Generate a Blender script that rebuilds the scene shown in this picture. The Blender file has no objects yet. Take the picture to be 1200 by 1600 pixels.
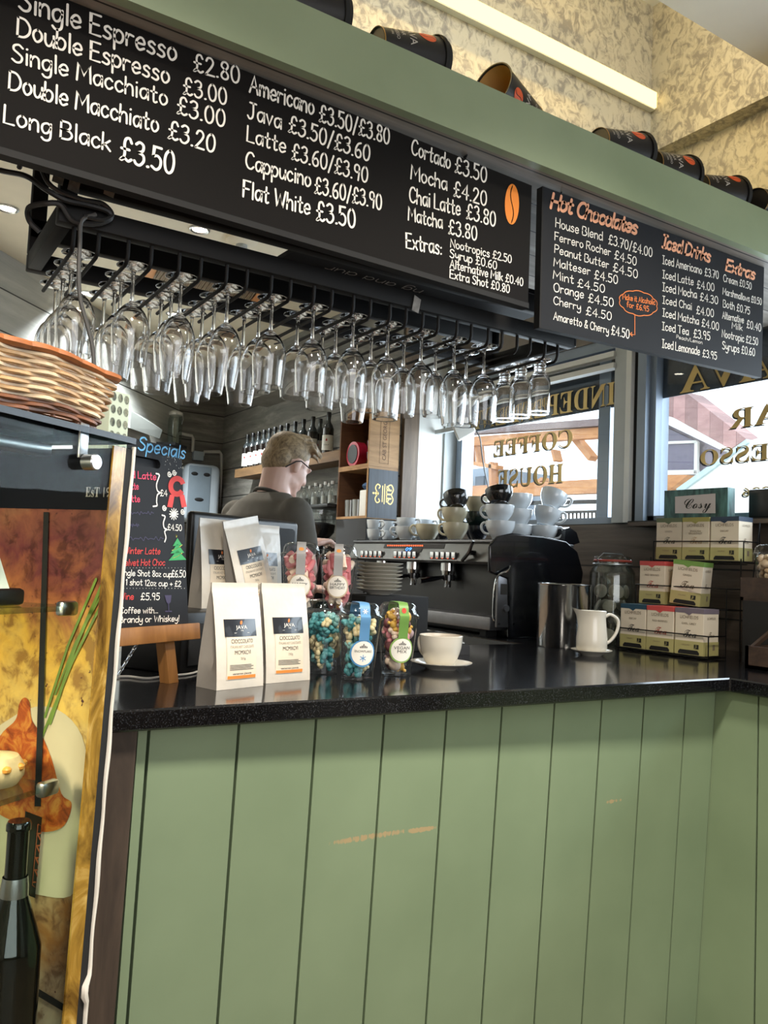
import bpy, bmesh, math, random
from mathutils import Vector, Matrix, Euler
random.seed(7)
R_ = math.radians
S = bpy.context.scene
COL = S.collection

# ---------------------------------------------------------------- camera, world, lights, exposure
CAM = Vector((0, 0, 1.36))
YAW, PITCH, ROLL, FPX = R_(32.479), R_(3.7104), R_(2.4375), 1295.7
def cam_axes():
    f = Vector((math.sin(YAW)*math.cos(PITCH), math.cos(YAW)*math.cos(PITCH), math.sin(PITCH)))
    r = Vector((math.cos(YAW), -math.sin(YAW), 0)); u = r.cross(f)
    c, s = math.cos(ROLL), math.sin(ROLL)
    return c*r+s*u, -s*r+c*u, f
CR, CU, CF = cam_axes()
cd = bpy.data.cameras.new('camera'); cam = bpy.data.objects.new('camera', cd); COL.objects.link(cam)
cd.sensor_fit = 'VERTICAL'; cd.sensor_height = 24.0; cd.sensor_width = 18.0
cd.lens = FPX/1600*24.0; cd.clip_start = .02; cd.clip_end = 200
cam.matrix_world = Matrix((CR, CU, -CF)).transposed().to_4x4(); cam.location = CAM
S.camera = cam
S.view_settings.view_transform = 'Standard'; S.view_settings.look = 'None'
S.view_settings.gamma = 1; S.view_settings.use_curve_mapping = False
S.view_settings.exposure = 0.35
w = bpy.data.worlds.new('daylight'); S.world = w; w.use_nodes = True
bg = w.node_tree.nodes['Background']; bg.inputs[0].default_value = (.86, .93, 1, 1); bg.inputs[1].default_value = 2.6
S.cycles.max_bounces = 24; S.cycles.transmission_bounces = 20; S.cycles.transparent_max_bounces = 32
S.cycles.diffuse_bounces = 6; S.cycles.glossy_bounces = 6
S.cycles.caustics_reflective = False; S.cycles.caustics_refractive = False
S.cycles.sample_clamp_indirect = 4.0; S.cycles.use_denoising = True
def area(name, loc, rot, sx, sy, power, color=(1, 1, 1), spread=180):
    l = bpy.data.lights.new(name, 'AREA'); l.shape = 'RECTANGLE'; l.size = sx; l.size_y = sy
    l.energy = power; l.color = color; l.spread = R_(spread)
    o = bpy.data.objects.new(name, l); o.location = loc; o.rotation_euler = rot; COL.objects.link(o); return o
WARM, COOL = (1, .84, .66), (.86, .93, 1)
# lamps recessed in the customer-side ceiling, downlights over the bar, daylight at the two windows
for i, x in enumerate((-.9, .3, 1.5)):
    area('ceiling_lamp_light', (x, .62, 2.94), (0, 0, 0), .22, .22, 27, (1, .92, .80), 118)
area('shopfront_daylight', (-.6, -3.9, 1.9), (R_(90), 0, 0), 4.2, 2.2, 95, (.95, .97, 1))
area('window_daylight', (3.12, 3.3, 2.0), (0, R_(90), 0), .9, 1.2, 42, COOL)
area('window_daylight', (3.12, 1.3, 2.0), (0, R_(90), 0), .9, 2.2, 48, COOL)

# ---------------------------------------------------------------- pixel of the 1200x1600 photograph -> point on a real plane
def ray(px, py): return (CR*(px-600) - CU*(py-800) + CF*FPX)
def PZ(px, py, z): d = ray(px, py); return CAM + d*((z-CAM.z)/d.z)
def PY(px, py, y): d = ray(px, py); return CAM + d*((y-CAM.y)/d.y)
def PX(px, py, x): d = ray(px, py); return CAM + d*((x-CAM.x)/d.x)
def PP(px, py, p, n):
    d = ray(px, py); n = Vector(n); return CAM + d*(n.dot(Vector(p)-CAM)/n.dot(d))
def dep(p): return (Vector(p)-CAM).dot(CF)

# ---------------------------------------------------------------- materials
def col(h, a=1.0):
    h = h.lstrip('#'); c = [int(h[i:i+2], 16)/255 for i in (0, 2, 4)]
    return tuple((x/12.92 if x <= .04045 else ((x+.055)/1.055)**2.4) for x in c) + (a,)
class NT:
    def __init__(s, name):
        s.m = bpy.data.materials.new(name); s.m.use_nodes = True; s.t = s.m.node_tree; s.b = s.t.nodes['Principled BSDF']
    def n(s, typ, **kw):
        x = s.t.nodes.new(typ)
        for k, v in kw.items():
            if k.startswith('i_'):
                key = k[2:]; key = int(key) if key.isdigit() else key.replace('_', ' ')
                x.inputs[key].default_value = v
            else: setattr(x, k, v)
        return x
    def l(s, a, b): s.t.links.new(a, b)
    def ramp(s, src, stops):
        r = s.n('ShaderNodeValToRGB'); e = r.color_ramp.elements
        e[0].position, e[0].color = stops[0]; e[1].position, e[1].color = stops[-1]
        for p, c in stops[1:-1]:
            q = e.new(p); q.color = c
        s.l(src, r.inputs[0]); return r
    def coord(s, scale=(1, 1, 1), rot=(0, 0, 0), kind='Object'):
        tc = s.n('ShaderNodeTexCoord'); mp = s.n('ShaderNodeMapping'); mp.inputs['Scale'].default_value = scale
        mp.inputs['Rotation'].default_value = rot; s.l(tc.outputs[kind], mp.inputs[0]); return mp.outputs[0]
    def noise(s, vec, scale=5, detail=4, rough=.5, dist=0):
        x = s.n('ShaderNodeTexNoise'); x.inputs['Scale'].default_value = scale; x.inputs['Detail'].default_value = detail
        x.inputs['Roughness'].default_value = rough; x.inputs['Distortion'].default_value = dist
        s.l(vec, x.inputs['Vector']); return x.outputs['Fac']
    def bump(s, h, strength=.3, dist=.002):
        b = s.n('ShaderNodeBump'); b.inputs['Strength'].default_value = strength; b.inputs['Distance'].default_value = dist
        s.l(h, b.inputs['Height']); s.l(b.outputs[0], s.b.inputs['Normal'])
def M(name, c, rough=.5, metal=0, var=.12, vs=9, coat=0, bump=0, spec=.5, trans=0):
    t = NT(name); b = t.b
    c = col(c) if isinstance(c, str) else c
    b.inputs['Roughness'].default_value = rough; b.inputs['Metallic'].default_value = metal
    b.inputs['Coat Weight'].default_value = coat; b.inputs['Specular IOR Level'].default_value = spec
    b.inputs['Transmission Weight'].default_value = trans
    if var:
        f = t.noise(t.coord(), vs, 3)
        r = t.ramp(f, [(.3, tuple(x*(1-var) for x in c[:3])+(1,)), (.7, tuple(min(1, x*(1+var)) for x in c[:3])+(1,))])
        t.l(r.outputs[0], b.inputs['Base Color'])
        if bump: t.bump(f, bump, .004)
    else: b.inputs['Base Color'].default_value = c
    return t.m
def wood(name, c1, c2, scale=(2, 30, 30), rough=.55, bump=.15, plank=0, axis=2, gap='#15110d', c3=None):
    """grain along the axis with the small scale; plank>0 adds grooves every `plank` metres along `axis`"""
    t = NT(name); v = t.coord(scale)
    f = t.noise(v, 1.0, 6, .65, .6)
    st = [(.28, col(c1)), (.72, col(c2))]
    if c3: st.insert(1, (.5, col(c3)))
    r = t.ramp(f, st); out = r.outputs[0]; h = f
    if plank:
        tc = t.n('ShaderNodeTexCoord'); sx = t.n('ShaderNodeSeparateXYZ'); t.l(tc.outputs['Object'], sx.inputs[0])
        d = t.n('ShaderNodeMath', operation='DIVIDE'); t.l(sx.outputs[axis], d.inputs[0]); d.inputs[1].default_value = plank
        fl = t.n('ShaderNodeMath', operation='FLOOR'); t.l(d.outputs[0], fl.inputs[0])
        wn = t.n('ShaderNodeTexWhiteNoise', noise_dimensions='1D'); t.l(fl.outputs[0], wn.inputs['W'])
        mr = t.n('ShaderNodeMapRange'); mr.inputs['To Min'].default_value = .72; mr.inputs['To Max'].default_value = 1.18
        t.l(wn.outputs['Value'], mr.inputs['Value'])
        mu = t.n('ShaderNodeVectorMath', operation='SCALE'); t.l(out, mu.inputs[0]); t.l(mr.outputs[0], mu.inputs['Scale'])
        fr = t.n('ShaderNodeMath', operation='FRACT'); t.l(d.outputs[0], fr.inputs[0])
        lt = t.n('ShaderNodeMath', operation='LESS_THAN'); t.l(fr.outputs[0], lt.inputs[0]); lt.inputs[1].default_value = .035
        mx = t.n('ShaderNodeMix', data_type='RGBA'); t.l(lt.outputs[0], mx.inputs[0]); t.l(mu.outputs[0], mx.inputs[6]); mx.inputs[7].default_value = col(gap)
        out = mx.outputs[2]
    t.l(out, t.b.inputs['Base Color']); t.b.inputs['Roughness'].default_value = rough
    if bump: t.bump(h, bump)
    return t.m
def glow(name, c, strength):
    t = NT(name); e = t.n('ShaderNodeEmission'); e.inputs[0].default_value = col(c) if isinstance(c, str) else c; e.inputs[1].default_value = strength
    t.l(e.outputs[0], t.t.nodes['Material Output'].inputs[0]); return t.m
def thin_glass(name, tint='#ffffff', power=.06, edge=.75, rough=.0):
    """a thin clear sheet: see-through, with reflections that grow towards grazing angles"""
    t = NT(name); tr = t.n('ShaderNodeBsdfTransparent'); tr.inputs[0].default_value = col(tint)
    g = t.n('ShaderNodeBsdfGlossy'); g.inputs['Roughness'].default_value = rough
    lw = t.n('ShaderNodeLayerWeight'); lw.inputs[0].default_value = .35
    mr = t.n('ShaderNodeMapRange'); mr.inputs['To Min'].default_value = power; mr.inputs['To Max'].default_value = edge
    pw = t.n('ShaderNodeMath', operation='POWER'); t.l(lw.outputs['Facing'], pw.inputs[0]); pw.inputs[1].default_value = 2.2
    t.l(pw.outputs[0], mr.inputs['Value'])
    mx = t.n('ShaderNodeMixShader'); t.l(mr.outputs[0], mx.inputs[0]); t.l(tr.outputs[0], mx.inputs[1]); t.l(g.outputs[0], mx.inputs[2])
    t.l(mx.outputs[0], t.t.nodes['Material Output'].inputs[0]); return t.m
def solid_glass(name, c='#ffffff', ior=1.45, rough=0):
    t = NT(name); g = t.n('ShaderNodeBsdfGlass'); g.inputs[0].default_value = col(c); g.inputs['IOR'].default_value = ior; g.inputs['Roughness'].default_value = rough
    t.l(g.outputs[0], t.t.nodes['Material Output'].inputs[0]); return t.m

# ---------------------------------------------------------------- mesh builder
I4 = Matrix.Identity(4)
def TR(x, y=None, z=None):
    return Matrix.Translation((x, y, z) if y is not None else x)
def RZ(a): return Matrix.Rotation(a, 4, 'Z')
def RX(a): return Matrix.Rotation(a, 4, 'X')
def RY(a): return Matrix.Rotation(a, 4, 'Y')
def frame(o, u, v):
    """matrix whose local x, y, z run along u, v and u x v from o"""
    u = Vector(u).normalized(); v = Vector(v); v = (v-u*v.dot(u)).normalized(); n = u.cross(v)
    m = Matrix((u, v, n)).transposed().to_4x4(); m.translation = Vector(o); return m
class MB:
    def __init__(s, m=I4): s.v = []; s.f = []; s.m = m
    def add(s, vs, fs, m=None):
        mm = s.m @ m if m is not None else s.m; k = len(s.v)
        s.v += [mm @ Vector(p) for p in vs]; s.f += [tuple(i+k for i in f) for f in fs]; return s
    def box(s, c, size, m=None, bev=0, seg=2):
        x, y, z = (d/2 for d in size); mm = TR(*c) if m is None else m @ TR(*c)
        if not bev:
            vs = [(a*x, b*y, d*z) for a in (-1, 1) for b in (-1, 1) for d in (-1, 1)]
            return s.add(vs, [(0, 1, 3, 2), (4, 6, 7, 5), (0, 4, 5, 1), (2, 3, 7, 6), (0, 2, 6, 4), (1, 5, 7, 3)], mm)
        b = bmesh.new(); bmesh.ops.create_cube(b, size=1)
        for q in b.verts: q.co = Vector((q.co.x*size[0], q.co.y*size[1], q.co.z*size[2]))
        bmesh.ops.bevel(b, geom=b.edges[:], offset=min(bev, min(size)*.49), segments=seg, profile=.5, affect='EDGES')
        b.verts.index_update(); s.add([q.co.copy() for q in b.verts], [tuple(q.index for q in f.verts) for f in b.faces], mm); b.free(); return s
    def span(s, a, b, bev=0):
        a, b = Vector(a), Vector(b); return s.box((a+b)/2, [abs(q) for q in (b-a)], None, bev)
    def loft(s, rings, closed=True, caps=True, m=None):
        n = len(rings[0]); vs = [p for r in rings for p in r]; fs = []
        for i in range(len(rings)-1):
            for j in range(n if closed else n-1):
                k = (j+1) % n; fs.append((i*n+j, i*n+k, (i+1)*n+k, (i+1)*n+j))
        if caps: fs += [tuple(range(n))[::-1], tuple(range((len(rings)-1)*n, len(rings)*n))]
        return s.add(vs, fs, m)
    def cyl(s, p0, p1, r0, r1=None, n=16, m=None):
        return s.tube([p0, p1], [r0, r0 if r1 is None else r1], n, m)
    def tube(s, pts, r, n=8, m=None, closed=False, flat=1):
        pts = [Vector(p) for p in pts]; N = len(pts); rr = r if isinstance(r, (list, tuple)) else [r]*N
        rings = []; up = None
        for i, p in enumerate(pts):
            if closed: t = pts[(i+1) % N]-pts[i-1]
            else: t = pts[min(i+1, N-1)]-pts[max(i-1, 0)]
            if t.length < 1e-9: t = Vector((0, 0, 1))
            t.normalize()
            if up is None: up = Vector((0, 0, 1)) if abs(t.z) < .9 else Vector((1, 0, 0))
            up = up-t*up.dot(t)
            if up.length < 1e-6: up = t.orthogonal()
            up.normalize(); b = t.cross(up)
            rings.append([p+(up*math.cos(a)*flat+b*math.sin(a))*rr[i] for a in (2*math.pi*j/n for j in range(n))])
        if closed: rings.append(rings[0])
        return s.loft(rings, True, not closed, m)
    def lathe(s, prof, n=24, m=None, a0=0, a1=2*math.pi):
        full = abs(a1-a0-2*math.pi) < 1e-6; k = n if full else n+1
        vs = []; idx = []
        for r, z in prof:
            if r < 1e-6: idx.append([len(vs)]*k); vs.append((0, 0, z))
            else:
                idx.append(list(range(len(vs), len(vs)+k)))
                vs += [(r*math.cos(a0+(a1-a0)*j/n), r*math.sin(a0+(a1-a0)*j/n), z) for j in range(k)]
        fs = []
        for i in range(len(prof)-1):
            for j in range(n):
                q = (j+1) % k; f = [idx[i][j], idx[i][q], idx[i+1][q], idx[i+1][j]]
                g = [];  [g.append(x) for x in f if x not in g]
                if len(g) > 2: fs.append(tuple(g))
        return s.add(vs, fs, m)
    def prism(s, poly, h, m=None):
        n = len(poly); vs = [(p[0], p[1], 0) for p in poly]+[(p[0], p[1], h) for p in poly]
        return s.add(vs, [tuple(range(n))[::-1], tuple(range(n, 2*n))]+[(i, (i+1) % n, n+(i+1) % n, n+i) for i in range(n)], m)
    def poly(s, pts, m=None): return s.add(pts, [tuple(range(len(pts)))], m)
    def ell(s, c, r, m=None, nu=16, nv=10):
        r = r if isinstance(r, (list, tuple)) else (r, r, r)
        mm = TR(*c) if m is None else m @ TR(*c)
        return s.lathe([(math.sin(math.pi*i/nv), -math.cos(math.pi*i/nv)) for i in range(nv+1)], nu, mm @ Matrix.Diagonal((*r, 1)))
    def build(s, name, mat, parent=None, smooth=38, local=False, kind=None):
        inv = I4 if (parent is None or local) else wm(parent).inverted()
        me = bpy.data.meshes.new(name); me.from_pydata([inv @ p for p in s.v], [], s.f)
        b = bmesh.new(); b.from_mesh(me); bmesh.ops.recalc_face_normals(b, faces=b.faces[:]); b.to_mesh(me); b.free()
        if smooth:
            me.polygons.foreach_set('use_smooth', [True]*len(me.polygons)); me.set_sharp_from_angle(angle=R_(smooth))
        me.materials.append(mat); o = bpy.data.objects.new(name, me); COL.objects.link(o)
        if parent is not None: o.parent = parent
        if kind: o['kind'] = kind
        return o
def wm(o):
    m = o.matrix_basis.copy()
    while o.parent is not None: o = o.parent; m = o.matrix_basis @ m
    return m
def tag(o, label, cat, group=None):
    o['label'] = label; o['category'] = cat
    if group: o['group'] = group
    return o
def thing(name, label, cat, loc=(0, 0, 0), rz=0, group=None):
    o = bpy.data.objects.new(name, None); COL.objects.link(o); o.empty_display_size = .05
    o.location = loc; o.rotation_euler = (0, 0, rz); return tag(o, label, cat, group)
def dup(root, loc=None, rot=None, label=None, group=None):
    def cp(o, p):
        c = o.copy(); COL.objects.link(c); c.parent = p
        for ch in list(o.children): cp(ch, c)
        return c
    r = cp(root, None)
    if loc is not None: r.location = loc
    if rot is not None: r.rotation_euler = rot if not isinstance(rot, (int, float)) else (0, 0, rot)
    if label: r['label'] = label
    if group: r['group'] = group
    return r
def struct(name, mb, mat, parent=None, smooth=0):
    o = mb.build(name, mat, parent, smooth)
    if parent is None: o['kind'] = 'structure'
    return o
ORD = ['first', 'second', 'third', 'fourth', 'fifth', 'sixth', 'seventh', 'eighth', 'ninth', 'tenth', 'eleventh', 'twelfth', 'thirteenth', 'fourteenth', 'fifteenth']
# ---------------------------------------------------------------- lettering: brush strokes and printed type
GL = {
'A': (.66, "-0,0 .33,1 .66,0|-.13,.36 .54,.36"), 'B': (.6, "-0,0 0,1|~0,1 .4,.98 .5,.76 .35,.55 0,.53|~0,.53 .45,.5 .6,.26 .42,.03 0,0"),
'C': (.6, "~.58,.84 .42,1 .18,.95 .02,.65 .02,.3 .18,.04 .42,0 .6,.16"), 'D': (.64, "-0,0 0,1|~0,1 .38,.95 .62,.65 .6,.3 .36,.05 0,0"),
'E': (.52, "-.5,1 0,1 0,0 .52,0|-0,.52 .42,.52"), 'F': (.5, "-.5,1 0,1 0,0|-0,.52 .4,.52"), 'G': (.62, "~.58,.85 .4,1 .18,.95 .02,.65 .02,.3 .18,.04 .42,0 .6,.15 .6,.42|-.35,.42 .62,.42"),
'H': (.58, "-0,0 0,1|-.56,0 .56,1|-0,.5 .56,.5"), 'I': (.38, "-0,1 .38,1|-.19,1 .19,0|-0,0 .38,0"), 'J': (.52, "-.12,1 .56,1|~.36,1 .37,.3 .28,.05 .12,0 0,.15"),
'L': (.48, "-0,1 0,0 .5,0"), 'M': (.78, "-0,0 .06,1 .39,.35 .72,1 .78,0"), 'N': (.6, "-0,0 0,1 .6,0 .6,1"), 'O': (.7, "~.35,1 .08,.8 .02,.45 .15,.08 .38,0 .62,.15 .68,.55 .58,.88 .35,1"),
'P': (.52, "-0,0 0,1|~0,1 .42,.97 .53,.73 .38,.5 0,.46"), 'R': (.58, "-0,0 0,1|~0,1 .42,.97 .52,.75 .38,.53 0,.5|-.22,.5 .58,0"), 'S': (.54, "~.52,.86 .32,1 .08,.9 .06,.68 .3,.52 .5,.34 .44,.08 .22,0 0,.12"),
'T': (.6, "-0,1 .6,1|-.3,1 .3,0"), 'V': (.6, "-0,1 .3,0 .6,1"), 'W': (.84, "-0,1 .2,0 .42,.75 .64,0 .84,1"), 'Y': (.6, "-0,1 .3,.5 .6,1|-.3,.5 .3,0"), 'K': (.56, "-0,0 0,1|-.52,1 0,.42|-.16,.56 .56,0"),
'X': (.56, "-0,0 .56,1|-0,1 .56,0"), 'U': (.6, "~0,1 .02,.35 .15,.04 .32,0 .52,.12 .6,.5 .6,1"), 'Q': (.7, "~.35,1 .08,.8 .02,.45 .15,.08 .38,0 .62,.15 .68,.55 .58,.88 .35,1|-.45,.2 .7,-.05"), 'Z': (.56, "-0,1 .56,1 0,0 .56,0"),
'a': (.5, "~.46,.52 .3,.62 .08,.52 .02,.25 .14,.02 .32,.06 .46,.35|-.47,.62 .5,0"), 'b': (.48, "-0,1 0,0|~0,.4 .2,.6 .42,.5 .46,.25 .34,.02 .14,0 0,.14"), 'c': (.44, "~.42,.5 .26,.62 .06,.48 .02,.22 .16,.01 .32,.02 .44,.14"),
'd': (.5, "-.48,1 .5,0|~.47,.45 .28,.61 .06,.5 .02,.22 .16,.01 .36,.06 .48,.24"), 'e': (.48, "~.03,.32 .44,.34 .38,.58 .2,.62 .03,.42 .04,.15 .2,0 .45,.12"), 'f': (.36, "~.4,.92 .26,1 .15,.88 .13,0|-0,.58 .34,.58"),
'g': (.5, "~.46,.52 .28,.62 .06,.5 .02,.25 .14,.04 .32,.08 .46,.35|~.47,.62 .48,-.12 .36,-.34 .16,-.36 .03,-.25"), 'h': (.46, "-0,1 0,0|~0,.36 .18,.6 .36,.58 .43,.4 .45,0"), 'i': (.1, "-.05,.6 .06,0|-.04,.86 .06,.88"),
'j': (.2, "~.16,.6 .15,-.2 .02,-.36|-.14,.86 .17,.88"), 'k': (.44, "-0,1 0,0|-.4,.6 0,.24|-.13,.34 .44,0"), 'l': (.1, "-.05,1 .07,0"), 'm': (.74, "-0,.6 .02,0|~.02,.38 .16,.6 .3,.56 .36,.36 .37,0|~.37,.38 .52,.6 .66,.54 .72,.36 .73,0"),
'n': (.46, "-0,.6 .02,0|~.02,.36 .18,.6 .36,.57 .43,.4 .45,0"), 'o': (.48, "~.24,.62 .06,.5 .02,.26 .14,.03 .3,.02 .46,.22 .43,.48 .24,.62"), 'p': (.48, "-0,.6 .02,-.38|~.02,.42 .2,.62 .42,.5 .46,.26 .34,.03 .14,.02 .02,.14"),
'q': (.48, "~.44,.5 .26,.62 .06,.5 .02,.25 .14,.04 .32,.08 .44,.3|-.46,.6 .48,-.38"), 'r': (.36, "-0,.6 .02,0|~.02,.36 .14,.57 .36,.55"), 's': (.4, "~.38,.52 .22,.62 .06,.52 .1,.38 .3,.28 .37,.13 .24,0 0,.06"), 't': (.38, "~.18,.95 .17,.15 .26,0 .38,.06|-0,.62 .36,.62"),
'u': (.46, "~0,.6 .02,.2 .14,.01 .3,.06 .44,.36|-.45,.6 .47,0"), 'v': (.42, "-0,.6 .21,0 .42,.6"), 'w': (.62, "-0,.6 .16,0 .31,.48 .47,0 .62,.6"), 'x': (.42, "-0,0 .42,.6|-0,.6 .42,0"), 'y': (.46, "~0,.6 .04,.26 .18,.14 .34,.24 .44,.6|~.45,.6 .46,-.12 .34,-.34 .14,-.36 .02,-.26"), 'z': (.42, "-0,.6 .4,.6 0,0 .42,0"),
'0': (.54, "~.27,1 .08,.82 .02,.48 .1,.12 .27,0 .45,.14 .52,.5 .45,.86 .27,1"), '1': (.2, "-0,.8 .14,1 .14,0"), '2': (.52, "~.04,.78 .14,.97 .34,.98 .46,.78 .36,.5 .02,.02|-.02,0 .54,0"), '3': (.5, "~.04,.88 .22,1 .42,.9 .4,.66 .18,.54|~.18,.54 .44,.46 .48,.22 .3,.01 .1,.02 0,.14"),
'4': (.54, "-.4,0 .4,1 0,.32 .54,.32"), '5': (.5, "-.46,1 .08,1 .05,.56|~.05,.56 .28,.62 .46,.46 .44,.16 .24,0 0,.1"), '6': (.5, "~.42,.96 .2,.84 .04,.5 .06,.14 .24,0 .44,.1 .46,.34 .3,.5 .08,.38"), '7': (.5, "-0,1 .5,1 .16,0|-.14,.5 .44,.5"), '8': (.5, "~.26,.54 .06,.72 .12,.94 .28,1 .44,.9 .42,.68 .1,.34 .06,.12 .22,0 .42,.06 .46,.28 .26,.54"), '9': (.5, "~.44,.62 .26,.5 .06,.6 .06,.88 .24,1 .42,.9 .44,.62 .38,0"),
'£': (.56, "~.52,.82 .4,1 .22,.94 .16,.7 .2,.3 .12,.05 .02,.0 .1,.1 .24,.08 .4,0 .56,.1|-.02,.5 .42,.5"), '/': (.36, "-0,-.1 .36,1.05"), '.': (.1, "-.03,.02 .08,.03"), ':': (.1, "-.03,.04 .07,.06|-.03,.46 .07,.48"), '&': (.62, "~.6,0 .2,.62 .18,.92 .34,1 .44,.84 .1,.42 .06,.14 .24,0 .46,.14 .58,.42"),
'!': (.14, "-.09,1 .06,.3|-.05,.02 .07,.04"), '+': (.46, "-.23,.1 .23,.6|-0,.36 .46,.36"), ',': (.1, "-.08,.06 .0,-.14"), "'": (.1, "-.06,1 .04,.8"), '-': (.3, "-0,.36 .3,.36"),
}
def catmull(P, sub=5):
    if len(P) < 3: return P
    cl = (P[0]-P[-1]).length < 1e-6; out = []
    for i in range(len(P)-1):
        p0 = P[i-1] if i else (P[-2] if cl else P[0]*2-P[1]); p1, p2 = P[i], P[i+1]
        p3 = P[i+2] if i+2 < len(P) else (P[1] if cl else P[-1]*2-P[-2])
        for k in range(sub):
            t = k/sub; out.append(.5*((2*p1)+(-p0+p2)*t+(2*p0-5*p1+4*p2-p3)*t*t+(-p0+3*p1-3*p2+p3)*t**3))
    out.append(P[-1]); return out
def strokes(s):
    res = []
    for st in s.split('|'):
        P = [Vector((float(a), float(b), 0)) for a, b in (q.split(',') for q in st[1:].split())]
        res.append(catmull(P) if st[0] == '~' else P)
    return res
def ribbon(mb, P, wd, m):
    """one brush stroke of width wd along the points P in the plane of m"""
    n = len(P); hw = wd/2; vs = []; fs = []
    ring = []
    for i, p in enumerate(P):
        t = (P[min(i+1, n-1)]-P[max(i-1, 0)]); t = t.normalized() if t.length > 1e-9 else Vector((1, 0, 0)); q = Vector((-t.y, t.x, 0))
        s = 1
        if 0 < i < n-1:
            a = (P[i]-P[i-1]).normalized(); s = min(1.5, 1/max(.4, abs(q.dot(Vector((-a.y, a.x, 0))))))
        ring.append((p+q*hw*s, p-q*hw*s, t, q))
    for k, i in ((0, 0), (1, n-1)):
        p = P[i]; t, q = ring[i][2], ring[i][3]; sg = -1 if k == 0 else 1
        arc = [p+q*hw*math.cos(a)+t*sg*hw*math.sin(a) for a in (math.pi*j/5 for j in range(6))]
        b = len(vs); vs += arc; fs.append(tuple(range(b, b+6)))
    b = len(vs)
    for a, c, _, _ in ring: vs += [a, c]
    for i in range(n-1): fs.append((b+2*i, b+2*i+1, b+2*i+3, b+2*i+2))
    mb.add(vs, fs, m)
def hand_width(txt, sp=.16): return sum((.34 if ch == ' ' else GL[ch][0]+sp) for ch in txt)-sp
def hand(mb, txt, m, height, width=None, pen=.105, sp=.16, slant=0, jit=.02):
    """hand-painted line of text; m puts its baseline start, height is the capital height"""
    W = hand_width(txt, sp); kx = (width/W) if width else height; x = 0
    for ch in txt:
        if ch == ' ': x += .34; continue
        w_, st = GL[ch]; dy = random.uniform(-jit, jit)
        for P in strokes(st):
            ribbon(mb, [Vector(((x+p.x+p.y*slant)*kx, (p.y+dy)*height, 0)) for p in P], pen*height, m)
        x += w_+sp
_tc = {}
def type_mesh(txt, align='CENTER'):
    k = (txt, align)
    if k not in _tc:
        cu = bpy.data.curves.new('type', 'FONT'); cu.body = txt; cu.size = 1; cu.align_x = align; cu.resolution_u = 3; cu.fill_mode = 'FRONT'
        o = bpy.data.objects.new('type', cu); COL.objects.link(o)
        dg = bpy.context.evaluated_depsgraph_get(); me = bpy.data.meshes.new_from_object(o.evaluated_get(dg))
        _tc[k] = ([v.co.copy() for v in me.vertices], [tuple(p.vertices) for p in me.polygons])
        bpy.data.objects.remove(o); bpy.data.curves.remove(cu); bpy.data.meshes.remove(me)
    return _tc[k]
def typed(mb, txt, m, size, width=None, align='CENTER', sx=1):
    v, f = type_mesh(txt, align)
    if not v: return
    if width:
        xs = [p.x for p in v]; sx = width/((max(xs)-min(xs))*size)
    mb.add([(p.x*size*sx, p.y*size, 0) for p in v], f, m)
def mathfont(txt, up, lo):
    return ''.join(chr(up+ord(c)-65) if 'A' <= c <= 'Z' else chr(lo+ord(c)-97) if 'a' <= c <= 'z' else c for c in txt)
def serif(t): return mathfont(t, 0x1D400, 0x1D41A)
def script(t): return mathfont(t, 0x1D4D0, 0x1D4EA)
def disc(mb, c, rx, ry, m, n=20): mb.poly([(c[0]+rx*math.cos(2*math.pi*i/n), c[1]+ry*math.sin(2*math.pi*i/n), 0) for i in range(n)], m)
def rect(mb, x0, y0, x1, y1, m, z=0): mb.poly([(x0, y0, z), (x1, y0, z), (x1, y1, z), (x0, y1, z)], m)
def bean(mb, c, rx, ry, m, tilt=0):
    """coffee bean: two halves parted by an S line"""
    N = 14
    for sg in (1, -1):
        e = [Vector((sg*rx*math.sin(math.pi*i/N), ry*math.cos(math.pi*i/N), 0)) for i in range(N+1)]
        mid = [Vector((rx*.28*math.sin(2*math.pi*(i/N))+sg*rx*.07, ry*.97*(-1+2*i/N), 0)) for i in range(1, N)]
        P = e+mid
        mb.poly([Vector(c)+RZ(tilt) @ p for p in P], m)
# ---------------------------------------------------------------- the setting
CZ, XB, WX, WY = 3.03, 2.63, 3.0, 4.0          # bar ceiling, bottle wall, window wall, end block
W0 = PZ(0, 389, CZ); W0.z = 0
WD = Vector((math.sin(R_(43.2)), math.cos(R_(43.2)), 0)); WN = Vector((WD.y, -WD.x, 0))
K1 = PP(283, 640, W0, WN); K1.z = 0
YC = K1.y
m_floor = wood('floor_boards', '#4a3a2b', '#6d5a45', (14, 1.5, 8), .5, .1, .14, 0)
m_pale = wood('pale_plank', '#a9aba5', '#cfcfc8', (1.2, 1.2, 16), .5, .1, .235, 2, '#2b2c2a', '#bdbeb8')
m_dark = wood('weathered_plank', '#4a4843', '#8c8981', (2.2, 2.2, 15), .6, .3, .235, 2, '#15130f', '#68655e')
m_sillw = wood('brown_plank', '#3a3029', '#6b5d50', (3, 1.6, 22), .6, .25, .2, 2, '#14100c')
m_cream = M('cream_paint', '#e6dcc4', .75, var=.03)
m_white = M('white_paint', '#d9d9d4', .6, var=.03)
m_grey = M('grey_paint', '#a9adac', .5, var=.05)
m_bluegrey = M('blue_grey_paint', '#7f8b99', .45, var=.05)
m_black = M('black_satin', '#0c0b0b', .38, var=.2)
m_matt = M('black_matt', '#0b0a0a', .75, var=.2)
struct('floor', MB().span((-3.2, -4.2, -.1), (3.12, 7.2, 0)), m_floor)
struct('platform', MB().span((-.2, 2.5, 0), (2.05, 6.2, .14)), m_floor)
LWL = 4.95+(K1-W0).length
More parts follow.
